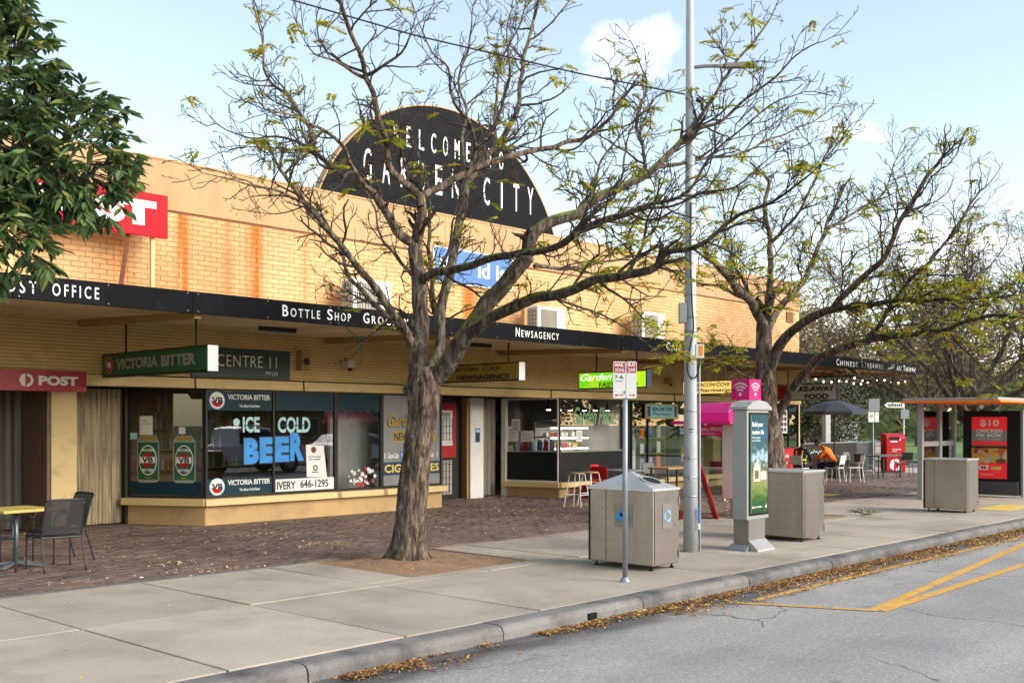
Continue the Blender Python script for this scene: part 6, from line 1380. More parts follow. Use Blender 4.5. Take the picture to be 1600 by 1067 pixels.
def round_table(loc, r, z, m, lb):
    t = thing('round_table', lb, 'table', loc, group='cafe tables'); x, y, _ = loc
    MB().lathe([(r - .01, 0), (r, .006), (r, .02), (r - .01, .026), (0, .026)], (x, y, z - .026), 28).build('table_top', m, t); MB().tube([(x, y, .03), (x, y, z - .03)], .03, 10).build('pedestal', 'darkgrey', t)
    MB().lathe([(.24, 0), (.24, .01), (.05, .035)], (x, y, 0), 20).build('base', 'darkgrey', t)
round_table((19.9, 14.9, 0), .42, .74, 'grey', 'round grey cafe table in front of the black counter')
def slat_chair(m, nm='slat_chair', grp='', legs=None):
    t = thing(nm, 'x', 'chair', group=grp); legs = legs or m
    for sx in (-1, 1):
        MB().tube([(sx * .21, .2, 0), (sx * .19, .18, .44)], .014, 7).build('leg', legs, t, local=True); MB().tube([(sx * .21, -.24, 0), (sx * .19, -.18, .44), (sx * .19, -.26, .82)], .014, 7).build('leg', legs, t, local=True)
    MB().box(-.21, .21, -.2, .21, .43, .46).build('seat', m, t, local=True, bevel=.01); MB().hexa([(-.2, -.215, .56), (.2, -.215, .56), (.2, -.19, .56), (-.2, -.19, .56), (-.19, -.275, .83), (.19, -.275, .83), (.19, -.25, .83), (-.19, -.25, .83)]).build('backrest', m, t, local=True, bevel=.008)
    return t
r0 = slat_chair('red', 'cafe_chair', 'red cafe chairs'); place(r0, (19.35, 15.1, 0), R(-80), 'left red cafe chair at the round grey table'); place(copy_tree(r0), (20.1, 15.7, 0), R(190), 'red cafe chair behind the round grey table')
def long_table(x0, x1, y0, y1, z, m, leg, lb):
    t = thing('cafe_table', lb, 'table', ((x0 + x1) / 2, (y0 + y1) / 2, 0), group='cafe tables'); MB().box(x0, x1, y0, y1, z - .035, z).build('table_top', m, t, bevel=.006)
    for px in (x0 + .06, x1 - .06):
        for py in (y0 + .06, y1 - .06): MB().box(px - .02, px + .02, py - .02, py + .02, 0, z - .035).build('leg', leg, t)
long_table(20.9, 22.1, 14.4, 15.0, .76, 'stoolwood', 'darkgrey', 'timber topped table behind the nearest steel bin'); long_table(21.6, 22.9, 13.3, 13.9, .78, 'white', 'white', 'white table beside the grey pole')
k_ = slat_chair('darkgrey', 'cafe_chair', 'dark cafe chairs by the pharmacy'); place(k_, (21.9, 15.5, 0), R(170), 'dark chair behind the timber topped table')
bx_ = thing('crate', 'red and yellow printed snack carton under the bar stools', 'carton', (20.55, 16.4, 0)); MB().box(20.25, 20.8, 16.25, 16.6, 0, .3).build('carton', 'red', bx_, bevel=.008); slab((20.32, 16.25, .08), .40, .16, 'tactile', bx_, t=.004, name='print')

# far end: cafe tables, chairs, barrier, umbrella, post box
place(r1 := slat_chair('white', 'white_chair', 'white cafe chairs'), (30.86, 15.10, 0), R(4), 'white chair under the person in the orange shirt')
place(copy_tree(r1), (31.45, 14.75, 0), R(40), 'empty white chair right of the person in orange'); place(copy_tree(r1), (29.92, 15.8, 0), R(-90), 'white chair under the seated person in the cap')
long_table(30.5, 31.3, 15.72, 16.3, .74, 'darkgrey', 'darkgrey', 'dark table between the two seated people')
M['khaki'] = mat('green_grey_chair', (.075, .085, .07), .5, var=.1)
k0 = slat_chair('khaki', 'cafe_chair', 'green grey cafe chairs'); place(k0, (33.3, 15.3, 0), R(-100), 'green grey chair left of the far dark table'); 
for lb, l_, r_ in (('green grey chair behind the far dark table', (34.6, 16.3, 0), 175), ('green grey chair in front of the red post box', (35.6, 14.9, 0), 95), ('green grey chair by the low black screen', (33.6, 16.4, 0), 200)): place(copy_tree(k0), l_, R(r_), lb)
long_table(33.6, 35.4, 14.9, 15.6, .76, 'khaki', 'khaki', 'long dark table between the green grey chairs'); long_table(32.4, 33.4, 15.8, 16.3, .76, 'khaki', 'khaki', 'small dark table near the low black screen')
def barrier(a, c, h, lb, m='darkframe'):
    t = thing('cafe_screen', lb, 'screen', ((a[0] + c[0]) / 2, (a[1] + c[1]) / 2, 0), group='low cafe screens'); A, C = Vector((*a, 0)), Vector((*c, 0)); d = (C - A).normalized(); n_ = Vector((d.y, -d.x, 0)) * .02
    MB().prism([A - n_ + ZP * .08, C - n_ + ZP * .08, C + n_ + ZP * .08, A + n_ + ZP * .08], (0, 0, h - .12)).build('panel', m, t); MB().prism([A - n_ * 1.6 + ZP * (h - .04), C - n_ * 1.6 + ZP * (h - .04), C + n_ * 1.6 + ZP * (h - .04), A + n_ * 1.6 + ZP * (h - .04)], (0, 0, .035)).build('top_rail', 'grey', t)
    for p in (A, C): MB().tube([p, p + ZP * h], .03, 8).build('post', 'darkgrey', t)
    return t
t = barrier((31.95, 16.9), (36.7, 17.15), 1.17, 'low black cafe screen with faint white script behind the seated people')
tx = []
for k in range(24): tx.append((32.35 + .055 * k, 16.87, .86 + .05 * math.sin(k * 1.9) + .03 * math.sin(k * .7)))
MB().tube(tx, .012, 5).build('script_mark', 'paper', t)
barrier((36.75, 17.15), (39.0, 17.5), 1.15, 'grey cafe screen left of the red post box', 'darkgrey')
t = thing('umbrella', 'open charcoal cafe umbrella near the far end of the awning', 'umbrella', (33.75, 16.55, 0))
b = MB(); c_ = Vector((33.75, 16.55, 2.63)); rim = [c_ + Vector((1.12 * math.cos(math.pi / 4 * k + .2), 1.12 * math.sin(math.pi / 4 * k + .2), -.42)) for k in range(8)]
for k in range(8): 
    m1, m2 = (c_ + rim[k]) / 2 + ZP * .05, (c_ + rim[(k + 1) % 8]) / 2 + ZP * .05
    MB().add([c_, m1, m2, rim[k], rim[(k + 1) % 8], rim[k] - ZP * .1, rim[(k + 1) % 8] - ZP * .1], [(0, 1, 2), (1, 3, 4, 2), (3, 5, 6, 4)]).build('canopy_panel', 'umb', t)
MB().tube([(33.75, 16.55, 0), (33.75, 16.55, 2.66)], .025, 10).build('pole', 'black', t); MB().box(33.45, 34.05, 16.25, 16.85, 0, .06).build('base', 'darkgrey', t)
for k in range(8): MB().tube([c_ - ZP * .45, (c_ * .4 + rim[k] * .6) - ZP * .03], .008, 5).build('rib', 'black', t)
t = thing('white_column', 'narrow white metal column behind the umbrella pole', 'column', (35.4, 17.7, 0)); MB().box(35.25, 35.62, 17.6, 17.75, 0, 2.35).build('shaft', 'lightgrey', t, bevel=.01); MB().box(35.2, 35.67, 17.55, 17.8, 0, .06).build('base', 'grey', t)
t = thing('post_box', 'red street post box with white curved emblem', 'post box', (38.7, 16.45, 0)); PR = Vector((.681, -.7325, 0)); PR = Vector((.75, -.66, 0)).normalized(); PF = PR.cross(ZP)
pc2 = Vector((38.35, 16.75, 0)); wd = .74; dp = .5
pf = [(0, .06), (0, 1.25), (.04, 1.36), (.12, 1.42), (dp - .02, 1.45), (dp, 1.43), (dp, .06)]
MB().prism([pc2 - PF * y_ + ZP * z_ for y_, z_ in pf], PR * wd).build('body', 'red', t, bevel=.015); MB().prism([pc2 - PF * y_ + ZP * z_ for y_, z_ in ((.03, 0), (.03, .06), (dp - .03, .06), (dp - .03, 0))], PR * wd).build('base', 'darkgrey', t)
slab(pc2 + PR * .10 + ZP * 1.22, .42, .10, 'black', t, PR, t=.01, name='slot'); slab(pc2 + PR * .15 + ZP * 1.12, .27, .05, 'paper', t, PR, t=.006, name='label_plate'); slab(pc2 + PR * .5 + ZP * 1.18, .05, .1, 'paper', t, PR, t=.006, name='label_plate')
disc(pc2 + PR * .36 + ZP * .28, .22, 'paper', t, PR, t=.006, rin=.125, a0=-math.pi * .5, a1=math.pi * .55); blob_poly([(0, -.2), (.02, .22), (-.10, .16), (-.16, 0), (-.12, -.13)], pc2 + PR * .28 + ZP * .28, 'paper', t, PR, t=.006)
text('Australia', pc2 + PR * .22 + ZP * .83 + PF * .001, .34, .06, 'paper', t, PR, shear=.2, bold=.02); text('Post', pc2 + PR * .22 + ZP * .76 + PF * .001, .18, .055, 'paper', t, PR, shear=.2, bold=.02)
# sign posts near the corner
t = thing('parking_sign', 'grey backed parking sign pole beside the far tables', 'sign', (36.87, 16.6, 0)); MB().tube([(36.87, 16.6, 0), (36.87, 16.6, 2.7)], .03, 10).build('post', 'galv', t); NR = Vector((.72, -.69, 0))
slab(Vector((36.87, 16.57, 2.25)) - NR * .2, .4, .45, 'grey', t, NR, off=.03, name='plate'); slab(Vector((36.87, 16.57, 1.86)) - NR * .21, .22, .36, 'paper', t, NR, off=.03, name='plate'); slab(Vector((36.87, 16.57, 1.86)) + NR * .03, .14, .36, 'paper', t, NR, off=.036, name='plate'); disc(Vector((36.87, 16.57, 2.07)) - NR * .1, .05, 'ink', t, NR, off=.037, rin=.03, t=.003)
t = thing('street_name_sign', 'pale green arrow shaped street name blade on a pole behind the post box', 'sign', (41.2, 17.3, 0)); MB().tube([(41.2, 17.3, 0), (41.2, 17.3, 2.8)], .035, 10).build('post', 'cream', t)
bl_ = blob_poly([(0, .11), (.12, 0), (.8, 0), (.8, .22), (.12, .22)], Vector((41.2, 17.27, 2.42)) - NR * .82, 'mint', t, NR, t=.02, name='blade'); blob_poly([(.02, .11), (.13, .015), (.78, .015), (.78, .205), (.13, .205)], Vector((41.2, 17.27, 2.42)) - NR * .82, 'paper', t, NR, t=.004, off=.02, name='blade_face')
for k in range(7): slab(Vector((41.2, 17.27, 2.48)) - NR * (.66 - .085 * k), .06, .1, 'darkgreen', t, NR, off=.024, t=.003, name='print')
slab(Vector((41.2, 17.27, 2.0)) - NR * .16, .34, .36, 'grey', t, NR, off=.04, name='plate')

# ------------------------------------------------------------------ seated people
def skinned(name, verts, edges, m, parent, root=0, sub=2):
    me = bpy.data.meshes.new(name); me.from_pydata([v[:3] for v in verts], edges, []); o = bpy.data.objects.new(name, me); COL.objects.link(o)
    sk = o.modifiers.new('skin', 'SKIN'); sk.use_smooth_shade = True; s_ = o.modifiers.new('sub', 'SUBSURF'); s_.levels = sub; s_.render_levels = sub
    if not me.skin_vertices: 
        bm = bmesh.new(); bm.from_mesh(me); bm.verts.layers.skin.verify(); bm.to_mesh(me); bm.free()
    for i, v in enumerate(verts): me.skin_vertices[0].data[i].radius = (v[3], v[4] if len(v) > 4 else v[3]); me.skin_vertices[0].data[i].use_root = (i == root)
    me.materials.append(M[m]); o.parent = parent; return o
def seated(label, loc, rz, lean, shirt, cap, vest):
    """person seated on a 0.46 m seat, facing local +y"""
    t = thing('person', label, 'person', loc, rz); hz = .56
    sp = [(0, -.02, hz), (0, lean * .15, hz + .18), (0, lean * .38, hz + .34), (0, lean * .55, hz + .47)]
    nk = Vector(sp[3]) + Vector((0, .03 + lean * .08, .09)); hd = nk + Vector((0, .05 + lean * .12, .12 - lean * .05))
    V = [(0, -.02, hz, .16, .13), (*sp[1], .15, .115), (*sp[2], .165, .12), (*sp[3], .10, .085), (*nk, .058, .058)]
    E_ = [(0, 1), (1, 2), (2, 3), (3, 4)]
    def limb(chain, start):
        i = start
        for v in chain: V.append(v); E_.append((i, len(V) - 1)); i = len(V) - 1
    sh = Vector(sp[2]) + Vector((0, 0, .09))
    for sx in (-1, 1):
        limb([(sx * .19, sh.y, sh.z, .068), (sx * .25, sh.y + .10 + lean * .1, sh.z - .24, .055), (sx * .18, sh.y + .30, sh.z - .27, .043), (sx * .12, sh.y + .38, sh.z - .25, .034)], 2)
    body = skinned('body', V, E_, shirt, t)
    V2 = [(0, -.03, hz - .02, .15, .12)]; E2 = []; 
    for sx in (-1, 1):
        ch = [(sx * .10, .03, hz - .02, .095), (sx * .13, .24, hz, .085), (sx * .14, .45, hz - .01, .068), (sx * .14, .44, .30, .058), (sx * .14, .41, .12, .05)]; i = 0
        for v in ch: V2.append(v); E2.append((i, len(V2) - 1)); i = len(V2) - 1
    skinned('trousers', V2, E2, 'navycloth', t)
    for sx in (-1, 1):
        b = MB(); n_ = 8; x_ = sx * .14
        b.hexa([(x_ - .048, .34, 0), (x_ + .048, .34, 0), (x_ + .05, .60, 0), (x_ - .05, .60, 0), (x_ - .045, .355, .15), (x_ + .045, .355, .15), (x_ + .042, .585, .055), (x_ - .042, .585, .055)])
        b.hexa([(x_ - .05, .345, .1), (x_ + .05, .345, .1), (x_ + .05, .47, .1), (x_ - .05, .47, .1), (x_ - .052, .35, .19), (x_ + .052, .35, .19), (x_ + .052, .465, .19), (x_ - .052, .465, .19)]); b.build('boot', 'boot', t, local=True, bevel=.02)
        h0 = Vector((sx * .12, sh.y + .38, sh.z - .25))   # hand with thumb and four bent fingers
        HV = [(*h0, .03, .02), (*(h0 + Vector((-sx * .01, .055, -.005))), .034, .016)]; HE = [(0, 1)]
        for q in range(4):
            f0 = h0 + Vector((sx * (.027 - .018 * q), .075, 0)); L = (.036, .042, .04, .03)[q]; HV += [(*f0, .009), (*(f0 + Vector((0, L, -.006))), .0085), (*(f0 + Vector((0, L * 1.5, -.028))), .0075)]; i = len(HV) - 3; HE += [(1, i), (i, i + 1), (i + 1, i + 2)]
        HV += [(*(h0 + Vector((-sx * .04, .03, 0))), .011), (*(h0 + Vector((-sx * .055, .065, -.01))), .009)]; i = len(HV) - 2; HE += [(0, i), (i, i + 1)]
        skinned('hand', HV, HE, 'skin', t, sub=1)
    # head with jaw, nose, ears
    b = MB(); vs = []; n_ = 14; tilt = Matrix.Rotation(-lean * .7, 3, 'X')
    for i in range(n_ + 1):
        for k in range(18):
            a, e = 2 * math.pi * k / 18, math.pi * i / n_; d = Vector((math.sin(e) * math.cos(a), math.sin(e) * math.sin(a), math.cos(e)))
            q = Vector((d.x * .075, d.y * .095, d.z * .118))
            if d.z < 0: q.x *= 1 + .25 * d.z; q.y = q.y * (1 + .18 * d.z) + .012 * -d.z
            fx = max(0, d.y) ** 10; q.y += .022 * fx * max(0, 1 - abs(d.z + .15) * 4)
            vs.append(hd + tilt @ q)
    hb = b.add(vs, [(i * 18 + k, (i + 1) * 18 + k, (i + 1) * 18 + (k + 1) % 18, i * 18 + (k + 1) % 18) for i in range(n_) for k in range(18)]).build('head', 'skin', t, local=True, smooth=True)
    for sx in (-1, 1): 
        c0 = hd + tilt @ Vector((sx * .076, -.005, 0)); MB(Matrix.Translation(c0)).box(-.008, .008, -.02, .02, -.03, .03).build('ear', 'skin', hb, local=True, bevel=.006); c0 = hd + tilt @ Vector((sx * .03, .088, .012)); MB(Matrix.Translation(c0)).box(-.012, .012, -.006, .006, -.006, .006).build('eye', 'ink', hb, local=True)
    c0 = hd + tilt @ Vector((0, .092, -.06)); MB(Matrix.Translation(c0)).box(-.022, .022, -.006, .006, -.005, .005).build('mouth', 'maroon', hb, local=True)
    hv = MB(); vs = []
    for i in range(8):
        for k in range(18):
            a, e = 2 * math.pi * k / 18, math.pi * .5 * i / 7 + (.0 if True else 0); d = Vector((math.sin(e) * math.cos(a), math.sin(e) * math.sin(a), math.cos(e))); vs.append(hd + tilt @ (Vector((d.x * .083, d.y * .104 - .006, d.z * .125 + .01 - (.06 if (d.y < -.1 and i > 5) else 0)))))
    hv.add(vs, [(i * 18 + k, (i + 1) * 18 + k, (i + 1) * 18 + (k + 1) % 18, i * 18 + (k + 1) % 18) for i in range(7) for k in range(18)])
    hv.build('cap' if cap else 'hair', 'black' if cap else 'ink', t, local=True, smooth=True)
    if cap: MB().prism([hd + tilt @ Vector((x_, y_, .035)) for x_, y_ in ((-.07, .07), (.07, .07), (.06, .16), (0, .185), (-.06, .16))], tilt @ Vector((0, 0, .012))).build('cap_peak', 'red', t, local=True)
    if vest:
        c0 = Vector(sp[1]); V3 = [(0, c0.y - .01, hz + .05, .175, .145), (0, sp[1][1], sp[1][2], .165, .13), (0, sp[2][1], sp[2][2], .155, .135), (0, sp[2][1] + .01, sp[2][2] + .07, .12, .11)]
        v_ = skinned('vest', V3, [(0, 1), (1, 2), (2, 3)], 'red', t)
        for z_, rr in ((hz + .12, .178), (hz + .02, .18)): MB().lathe([(rr * .98, 0), (rr * 1.0, .0), (rr * 1.0, .045), (rr * .98, .045)], (0, c0.y * .8, z_), 18).build('reflective_band', 'hiviz', t, local=True)
        for sx in (-1, 1): MB().tube([(sx * .09, sp[2][1] + .13, hz + .1), (sx * .10, sp[2][1] + .135, hz + .34), (sx * .10, sp[2][1] + .04, hz + .50), (sx * .10, sp[2][1] - .11, hz + .40), (sx * .09, sp[1][1] - .15, hz + .1)], .02, 6).build('reflective_band', 'hiviz', t, local=True)
    return t
seated('person in black cap and red and yellow safety vest sitting facing right', (29.97, 15.8, 0), R(-90), .12, 'navycloth', True, True)
seated('person in bright orange shirt sitting with back turned, leaning forward', (30.86, 15.12, 0), R(4), .62, 'orange', False, False)

# ------------------------------------------------------------------ far surroundings beyond the corner
DV = Vector((.916, .40, 0)); DN = Vector((.40, -.916, 0)); AP = Vector((53, 23.6, 0))
def strip(name, n0, n1, z, m, s0=0, s1=260):
    a, c = AP + DV * s0, AP + DV * s1
    return struct(MB().quad(tuple(a + DN * n0 + ZP * z), tuple(a + DN * n1 + ZP * z), tuple(c + DN * n1 + ZP * z), tuple(c + DN * n0 + ZP * z)).build(name, m))
struct(MB().quad((52.4, -7, -.06), (400, -7, -.06), (400, 300, -.06), (60, 300, -.06)).build('park_lawn', 'grass'))
strip('park_path', -.9, .9, -.045, 'concrete')
struct(MB().box(51.9, 52.3, 7, 60, -.2, -.02).build('far_kerb', 'kerb')); struct(MB().box(43.3, 43.7, 7.2, 60, -.2, 0.002).build('corner_kerb', 'kerb'))
struct(MB().quad((31.95, 17.3, -.012), (43.3, 17.3, -.012), (43.3, 60, -.012), (31.95, 60, -.012)).build('corner_ground', 'concrete'))
M['fencewhite'] = mat('pale_fence', (.55, .58, .60), .6, var=.1)
for k in range(14):
    p = AP + DV * (1 + 4.2 * k) - DN * 2.3
    t = thing('fence_panel', 'pale timber fence panel along the park path', 'fence', tuple(p), rz=math.atan2(DV.y, DV.x), group='fence along the park path')
    MB().box(-.06, .06, -.06, .06, -.1, 2.0).build('post', 'fencewhite', t, local=True)
    for z_ in (.5, 1.6): MB().box(.06, 4.13, -.03, .0, z_, z_ + .09).build('rail', 'fencewhite', t, local=True)
    if k < 6:
        for q in range(14): MB().box(.10 + q * .29, .34 + q * .29, .0, .02, .1, 1.85).build('paling', 'fencewhite', t, local=True)
    else: MB().box(.1, 4.1, 0, .02, .1, 1.85).build('paling', 'fencewhite', t, local=True)
def lb(c, r): return (c, r)
def at(u, d, z=0):
    l = (u - 800) / 1670 * d; p = CAMF * d + CAMR * l; return (p.x, p.y, z)
FAR = [
 ('dark_shrub', 'dark feathery shrub behind the low cafe screen', (39.5, 20.6, 0), [((0, 0, 1.6), (1.7, 1.5, 1.7)), ((.8, .4, 2.9), (1.3, 1.2, 1.2)), ((-1., .6, 2.6), (1.2, 1.1, 1.2))], 15000, 'bushleaf', .13, None),
 ('dark_shrub', 'dark feathery shrub with rusty tips left of the street name sign', (43.0, 21.5, 0), [((0, 0, 1.9), (1.8, 1.6, 1.9)), ((.7, .3, 3.4), (1.4, 1.3, 1.3)), ((-.8, .5, 3.2), (1.2, 1.2, 1.1))], 15000, 'bushleaf', .14, None),
 ('dark_shrub', 'dark feathery shrub between the awning end and the far trees', (36.2, 20.8, 0), [((0, 0, 1.4), (1.6, 1.3, 1.5)), ((.5, 0, 2.6), (1.3, 1.2, 1.0))], 10000, 'bushleaf', .12, None),
 ('park_tree', 'brown leaved tree rising behind the awning end', (47, 25.5, 0), [((0, 0, 5.2), (3., 3., 2.)), ((2, -1.5, 6.), (2.2, 2.2, 1.6)), ((-2, 1, 6.2), (2.2, 2.2, 1.7)), ((0, 0, 7.2), (2.0, 2.0, 1.1))], 6500, 'brownleaf', .19, (3.2, .28)),
 ('park_tree', 'brown and olive tree above the bus shelter', (57, 22.6, 0), [((0, 0, 5.4), (3.2, 3.2, 1.9)), ((2.4, -1.8, 5.8), (2.6, 2.4, 1.7)), ((-2.2, 1.8, 5.6), (2.4, 2.4, 1.7)), ((.3, 0, 7.2), (2.0, 2.0, 1.0))], 5600, 'brownleaf', .22, (3.2, .3)),
 ('park_tree', 'olive green tree beside the park path', (64, 24.3, 0), [((0, 0, 4.4), (3., 3., 2.1)), ((1.5, -2., 5.6), (2.4, 2.4, 1.6)), ((-1.5, 1.8, 6), (2.4, 2.4, 1.6))], 4200, 'brownleaf', .24, (2.6, .35)),
 ('park_tree', 'yellowing tree on the lawn right of the path', (60, 18.5, 0), [((0, 0, 3.6), (2.4, 2.4, 1.5)), ((1.6, -1.2, 4.4), (2., 2., 1.2))], 2600, 'olive', .2, (2.2, .24)),
 ('park_tree', 'dark tree arching over the path from the left', (68, 33.5, 0), [((0, 0, 4.6), (3.6, 3.6, 2.2)), ((2, -2.4, 4.8), (2.8, 2.8, 1.6)), ((0, 0, 6.8), (3., 3., 1.7))], 8000, 'bushleaf', .26, (2.8, .4)),
 ('park_tree', 'second dark tree further along the park path', (88, 35.5, 0), [((0, 0, 5.), (4.2, 4.2, 2.4)), ((1, -3., 4.8), (3., 3., 1.8)), ((0, 0, 7.4), (3.4, 3.4, 2.))], 6000, 'bushleaf', .34, (3., .45)),
 ('park_tree', 'olive tree far along the right of the path', (104, 42, 0), [((0, 0, 5.2), (4.6, 4.6, 2.6)), ((0, 0, 8), (3.6, 3.6, 2.))], 4500, 'olive', .4, (3., .45)),
 ('park_tree', 'brown tree at the far right behind the advertising screen', (66, 15.5, 0), [((0, 0, 5.0), (3.2, 3.2, 1.7)), ((2, 1.5, 5.6), (2.2, 2.2, 1.2))], 2400, 'brownleaf', .24, (3., .3)),
 ('park_tree', 'distant brown tree behind the awning', (62, 36, 0), [((0, 0, 5.4), (4., 4., 2.4)), ((-2, 2, 7.4), (3.2, 3.2, 2.)), ((1.5, -2, 8.0), (2.6, 2.6, 1.6))], 7000, 'brownleaf', .28, (3., .4)),
 ('park_tree', 'distant olive tree behind the building roof', (50, 33, 0), [((0, 0, 5.4), (3.4, 3.4, 2.4)), ((0, 0, 7.8), (2.6, 2.6, 1.7))], 4500, 'brownleaf', .24, (3., .35)),
]
for k, (nm, lab, base, lobes, n_, m_, sz, tr_) in enumerate(FAR): clump_tree(nm, lab, base, lobes, n_, m_, sz, 100 + k, 'trees and shrubs beyond the corner', tr_, droop=.5 if m_ == 'bushleaf' else 0)
bl = MB(); hr = random.Random(4)
for k in range(9000):
    x_ = hr.uniform(110, 230); y_ = 20 + (x_ - 110) * .62 + hr.uniform(-70, 30); p = Vector((x_, y_, hr.uniform(0, 7.5) + 1.4 * mnoise.noise((x_ * .1, y_ * .1, 0)))); d = Vector((hr.gauss(0, 1), hr.gauss(0, 1), hr.gauss(0, .6))).normalized() * 1.2; s_ = d.orthogonal().normalized() * .6; bl.add([p - d, p + s_, p + d, p - s_], [(0, 1, 2, 3)])
o = bl.build('far_woodland', 'olive', kind='stuff'); tag(o, 'hazy mass of distant trees at the end of the park path', 'woodland')

# ------------------------------------------------------------------ cars across the road (seen mirrored in the shop windows)
def car(label, loc, rz, paint, ute):
    t = thing('parked_car', label, 'car', loc, rz, 'cars parked across the road')
    if ute: prof = [(-2.65, .45), (-2.68, .95), (-2.6, 1.08), (-.85, 1.1), (-.78, 1.72), (-.5, 1.8), (.5, 1.78), (.75, 1.72), (1.35, 1.16), (2.3, 1.05), (2.58, .92), (2.65, .62), (2.6, .42)]
    else: prof = [(-2.1, .45), (-2.18, .8), (-2.1, 1.02), (-1.75, 1.12), (-1.35, 1.45), (-.6, 1.5), (.2, 1.48), (.95, 1.06), (1.8, .9), (2.1, .72), (2.15, .42)]
    w = .93; vs = []; n_ = len(prof)
    for y_, k_ in ((-w, .0), (-w * .985, 1.), (w * .985, 1.), (w, .0)): pass
    rows = []
    for y_ in (-w, w): rows.append([(x_, y_ * (1 - .16 * max(0, (z_ - 1.1))), z_) for x_, z_ in prof])
    mid = [[(x_ * (1.0), y_ * .0, z_ + .03) for (x_, _, z_), y_ in zip(rows[0], [0] * n_)]]
    allr = [rows[0], mid[0], rows[1]]; vs = [p for r_ in allr for p in r_]
    fs = [(j * n_ + i, j * n_ + (i + 1) % n_, (j + 1) * n_ + (i + 1) % n_, (j + 1) * n_ + i) for j in range(2) for i in range(n_)] + [tuple(range(n_))[::-1], tuple(range(2 * n_, 3 * n_))]
    MB().add(vs, fs).build('body', paint, t, local=True, bevel=.05)
    zt = 1.72 if ute else 1.44; zb = 1.14 if ute else 1.05
    gl = ([(-.7, zb), (-.66, zt - .05), (.62, zt - .05), (1.15, zb)] if ute else [(-1.5, zb + .06), (-1.2, zt - .05), (.12, zt - .06), (.75, zb)])
    for sy in (-1, 1):
        g_ = [(x_, sy * (w * (1 - .16 * max(0, z_ - 1.1)) + .006), z_) for x_, z_ in gl]; MB().prism(g_ if sy < 0 else g_[::-1], (0, sy * .006, 0)).build('side_window', 'carglass', t, local=True)
    xa, za, xb, zb2 = ((.80, 1.70, 1.30, 1.22) if ute else (.26, 1.46, .90, 1.12)); MB().prism([(xa + .02, -.7, za + .03), (xa + .02, .7, za + .03), (xb + .02, .78, zb2 + .03), (xb + .02, -.78, zb2 + .03)], (.02, 0, .02)).build('windscreen', 'carglass', t, local=True)
    for x_ in ((-1.65, 1.6) if ute else (-1.3, 1.35)):
        for sy in (-1, 1):
            T_ = Matrix.Translation((x_, sy * (w - .10), .36)) @ Matrix.Rotation(R(90), 4, 'X')
            wh = MB(T_).lathe([(.30, -.12), (.36, -.10), (.36, .10), (.30, .12), (.02, .12)], seg=22).build('wheel', 'tyre', t, local=True, smooth=True); MB(Matrix.Translation((x_, sy * (w + .0), .36)) @ Matrix.Rotation(R(90), 4, 'X')).lathe([(.02, -.035), (.22, -.03), (.24, 0.), (.22, .03), (.02, .035)], seg=16).build('rim', 'lightgrey', wh, local=True)
            MB(Matrix.Translation((x_, sy * (w + .004), .36)) @ Matrix.Rotation(R(90), 4, 'X')).lathe([(.41, -.003), (.41, .003), (.0, .003)], seg=22).build('wheel_arch', 'black', t, local=True)
    fx = prof[-2][0]
    for sy in (-1, 1): MB().box(fx - .18, fx + .015, sy * .55 - .2, sy * .55 + .2, .74, .9).build('headlight', 'carglass', t, local=True, bevel=.02); MB().box(prof[1][0] - .02, prof[1][0] + .1, sy * .75 - .1, sy * .75 + .1, .75, .95).build('tail_light', 'red', t, local=True)
    MB().box(fx - .05, fx + .02, -.45, .45, .55, .75).build('grille', 'black', t, local=True)
    for sy in (-1, 1): MB().box(.85, 1.05, sy * (w + .02) - .08, sy * (w + .02) + .12 if sy > 0 else sy * (w + .02) + .08, 1.15, 1.3).build('mirror', paint, t, local=True, bevel=.02)
car('white utility truck parked across the road, mirrored in the bottle shop window', (23.7, -2.9, -.12), 0, 'carwhite', True); car('white sedan parked across the road ahead of the utility truck', (29.6, -2.9, -.12), 0, 'carwhite', False)
car('dark sedan parked across the road behind the white sedan', (35.0, -2.9, -.12), 0, 'cardark', False); car('dark sedan parked across the road behind the utility truck', (17.9, -2.95, -.12), 0, 'cardark', False); car('white sedan parked far along across the road', (40.4, -2.9, -.12), 0, 'carwhite', False)
for k in range(9):
    x_ = -2 + 8.5 * k; clump_tree('street_tree', ('first', 'second', 'third', 'fourth', 'fifth', 'sixth', 'seventh', 'eighth', 'ninth')[k] + ' leafy tree from the left across the road', (x_ + rnd.uniform(-1, 1), -16.5 + rnd.uniform(-1, 1), -.05), [((0, 0, 3.9), (2.9, 2.4, 1.9)), ((1., .4, 5.3), (2., 1.8, 1.3))], 2600, 'olive', .36, 300 + k, 'trees across the road', (2.4, .25))
for k in range(5):
    x_ = 2 + 14 * k; t = thing('house', ('nearest', 'second', 'third', 'fourth', 'fifth')[k] + ' low tiled roof house across the road', 'house', (x_, -26, -.05), group='houses across the road')
    MB().box(x_ - 5, x_ + 5, -30, -23, -.1, 2.9).build('wall', ('interior2', 'band', 'cream', 'brick', 'interior2')[k] if k != 3 else 'mortar', t); MB().add([(x_ - 5.5, -30.5, 2.85), (x_ + 5.5, -30.5, 2.85), (x_ + 5.5, -22.5, 2.85), (x_ - 5.5, -22.5, 2.85), (x_ - 2.2, -26.5, 5.), (x_ + 2.2, -26.5, 5.)], [(0, 1, 2, 3)[::-1], (0, 1, 5, 4), (1, 2, 5), (2, 3, 4, 5), (3, 0, 4)]).build('roof', 'copper', t)
    for dx in (-3, 2): w_ = MB().box(x_ + dx, x_ + dx + 1.5, -23.0, -22.94, .9, 2.2).build('window', 'white', t); MB().box(x_ + dx + .08, x_ + dx + 1.42, -22.94, -22.93, .98, 2.12).build('pane', 'carglass', w_)
    MB().box(x_ - .4, x_ + .5, -23., -22.95, -.05, 2.1).build('door', 'darkgreen', t)

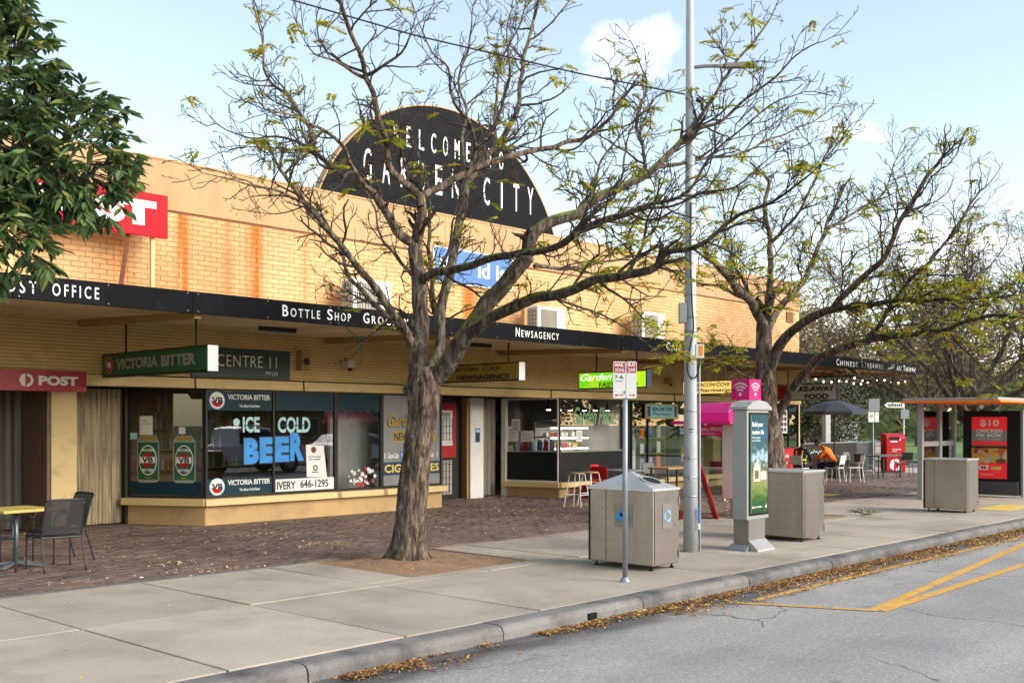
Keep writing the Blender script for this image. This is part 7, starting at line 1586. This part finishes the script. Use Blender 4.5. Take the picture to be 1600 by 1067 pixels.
# ------------------------------------------------------------------ fallen leaves
def litter(name, label, m, pts, size):
    b = MB(); R_ = random.Random(len(pts))
    for x_, y_, z_ in pts:
        a = R_.uniform(0, 6.28); L = size * (.35 + 1.25 * R_.random() ** 2); w_ = L * R_.uniform(.28, .5); c, s = math.cos(a), math.sin(a); h = R_.uniform(.002, .016) * size / .04
        b.add([(x_ - c * L / 2, y_ - s * L / 2, z_), (x_ - s * w_ / 2, y_ + c * w_ / 2, z_ + h), (x_ + c * L / 2, y_ + s * L / 2, z_ + R_.uniform(0, .01)), (x_ + s * w_ / 2, y_ - c * w_ / 2, z_ + h * R_.uniform(0, 1))], [(0, 1, 2, 3)])
    o = b.build(name, m, kind='stuff'); tag(o, label, 'leaf litter'); return o
R_ = random.Random(31); pts = []
for k in range(52000):
    x_ = R_.uniform(4.5, 34); n0 = mnoise.noise((x_ * .55, 0, 0)); wd = .29 + .14 * n0 + .10 * mnoise.noise((x_ * 1.7, 4, 0)) + (.12 if x_ > 9 else -.06)
    y_ = 6.51 - abs(R_.gauss(0, 1)) * wd * .62; dens = .38 + 1.25 * mnoise.noise((x_ * .8, 2, 0)) + .9 * mnoise.noise((x_ * 4, y_ * 4, 0)) + min(.5, (x_ - 8) * .14)
    if y_ > 6.52 or y_ < 5.3 or R_.random() > dens: continue
    pts.append((x_, y_, -.119 + R_.random() * .03 * math.exp(-((y_ - 6.3) / .16) ** 2)))
litter('gutter_leaves', 'drift of brown and yellow leaves lying in the gutter along the kerb', 'litter', pts, .043)
pts = []
for k in range(9000):
    x_, y_ = R_.uniform(3, 30), R_.uniform(11.4, 18.2)
    if 10 < x_ < 15.9 and y_ > 16.6 or x_ > 19.4 and y_ > 16.6: continue
    n_ = mnoise.noise((x_ * .35, y_ * .5, 1)) + .45 * mnoise.noise((x_ * 1.6, y_ * 1.6, 5))
    if R_.random() < max(.02, .16 + n_ * .8) * (1 if y_ < 16 else .6): pts.append((x_, y_, .003))
for cx, cy, n_ in ((6.9, 12.55, 60), (9.7, 13.0, 70), (18.3, 14.9, 90), (16.2, 14.8, 80), (18.6, 11.9, 200), (12.5, 13.6, 40), (7.3, 11.55, 50)):
    for k in range(n_): pts.append((R_.gauss(cx, .28), R_.gauss(cy, .14), .004 + R_.random() * .01))
litter('forecourt_leaves', 'scattered pale yellow leaves on the brown clay pavers', 'litter2', pts, .05)
pts = []
for k in range(420):
    x_, y_ = R_.uniform(2, 24), R_.uniform(6.9, 11.3); pts.append((x_, y_, .006))
litter('footpath_leaves', 'sparse small leaves on the concrete footpath', 'litter2', pts, .026)
pts = []
for x0, x1, y0, y1 in PITS:
    for k in range(750): pts.append((R_.uniform(x0 + .03, x1 - .03), R_.uniform(y0 + .03, y1 - .03), .038))
litter('pit_leaves', 'brown leaf fragments and chips on the tree pit soil', 'litter', pts, .03)
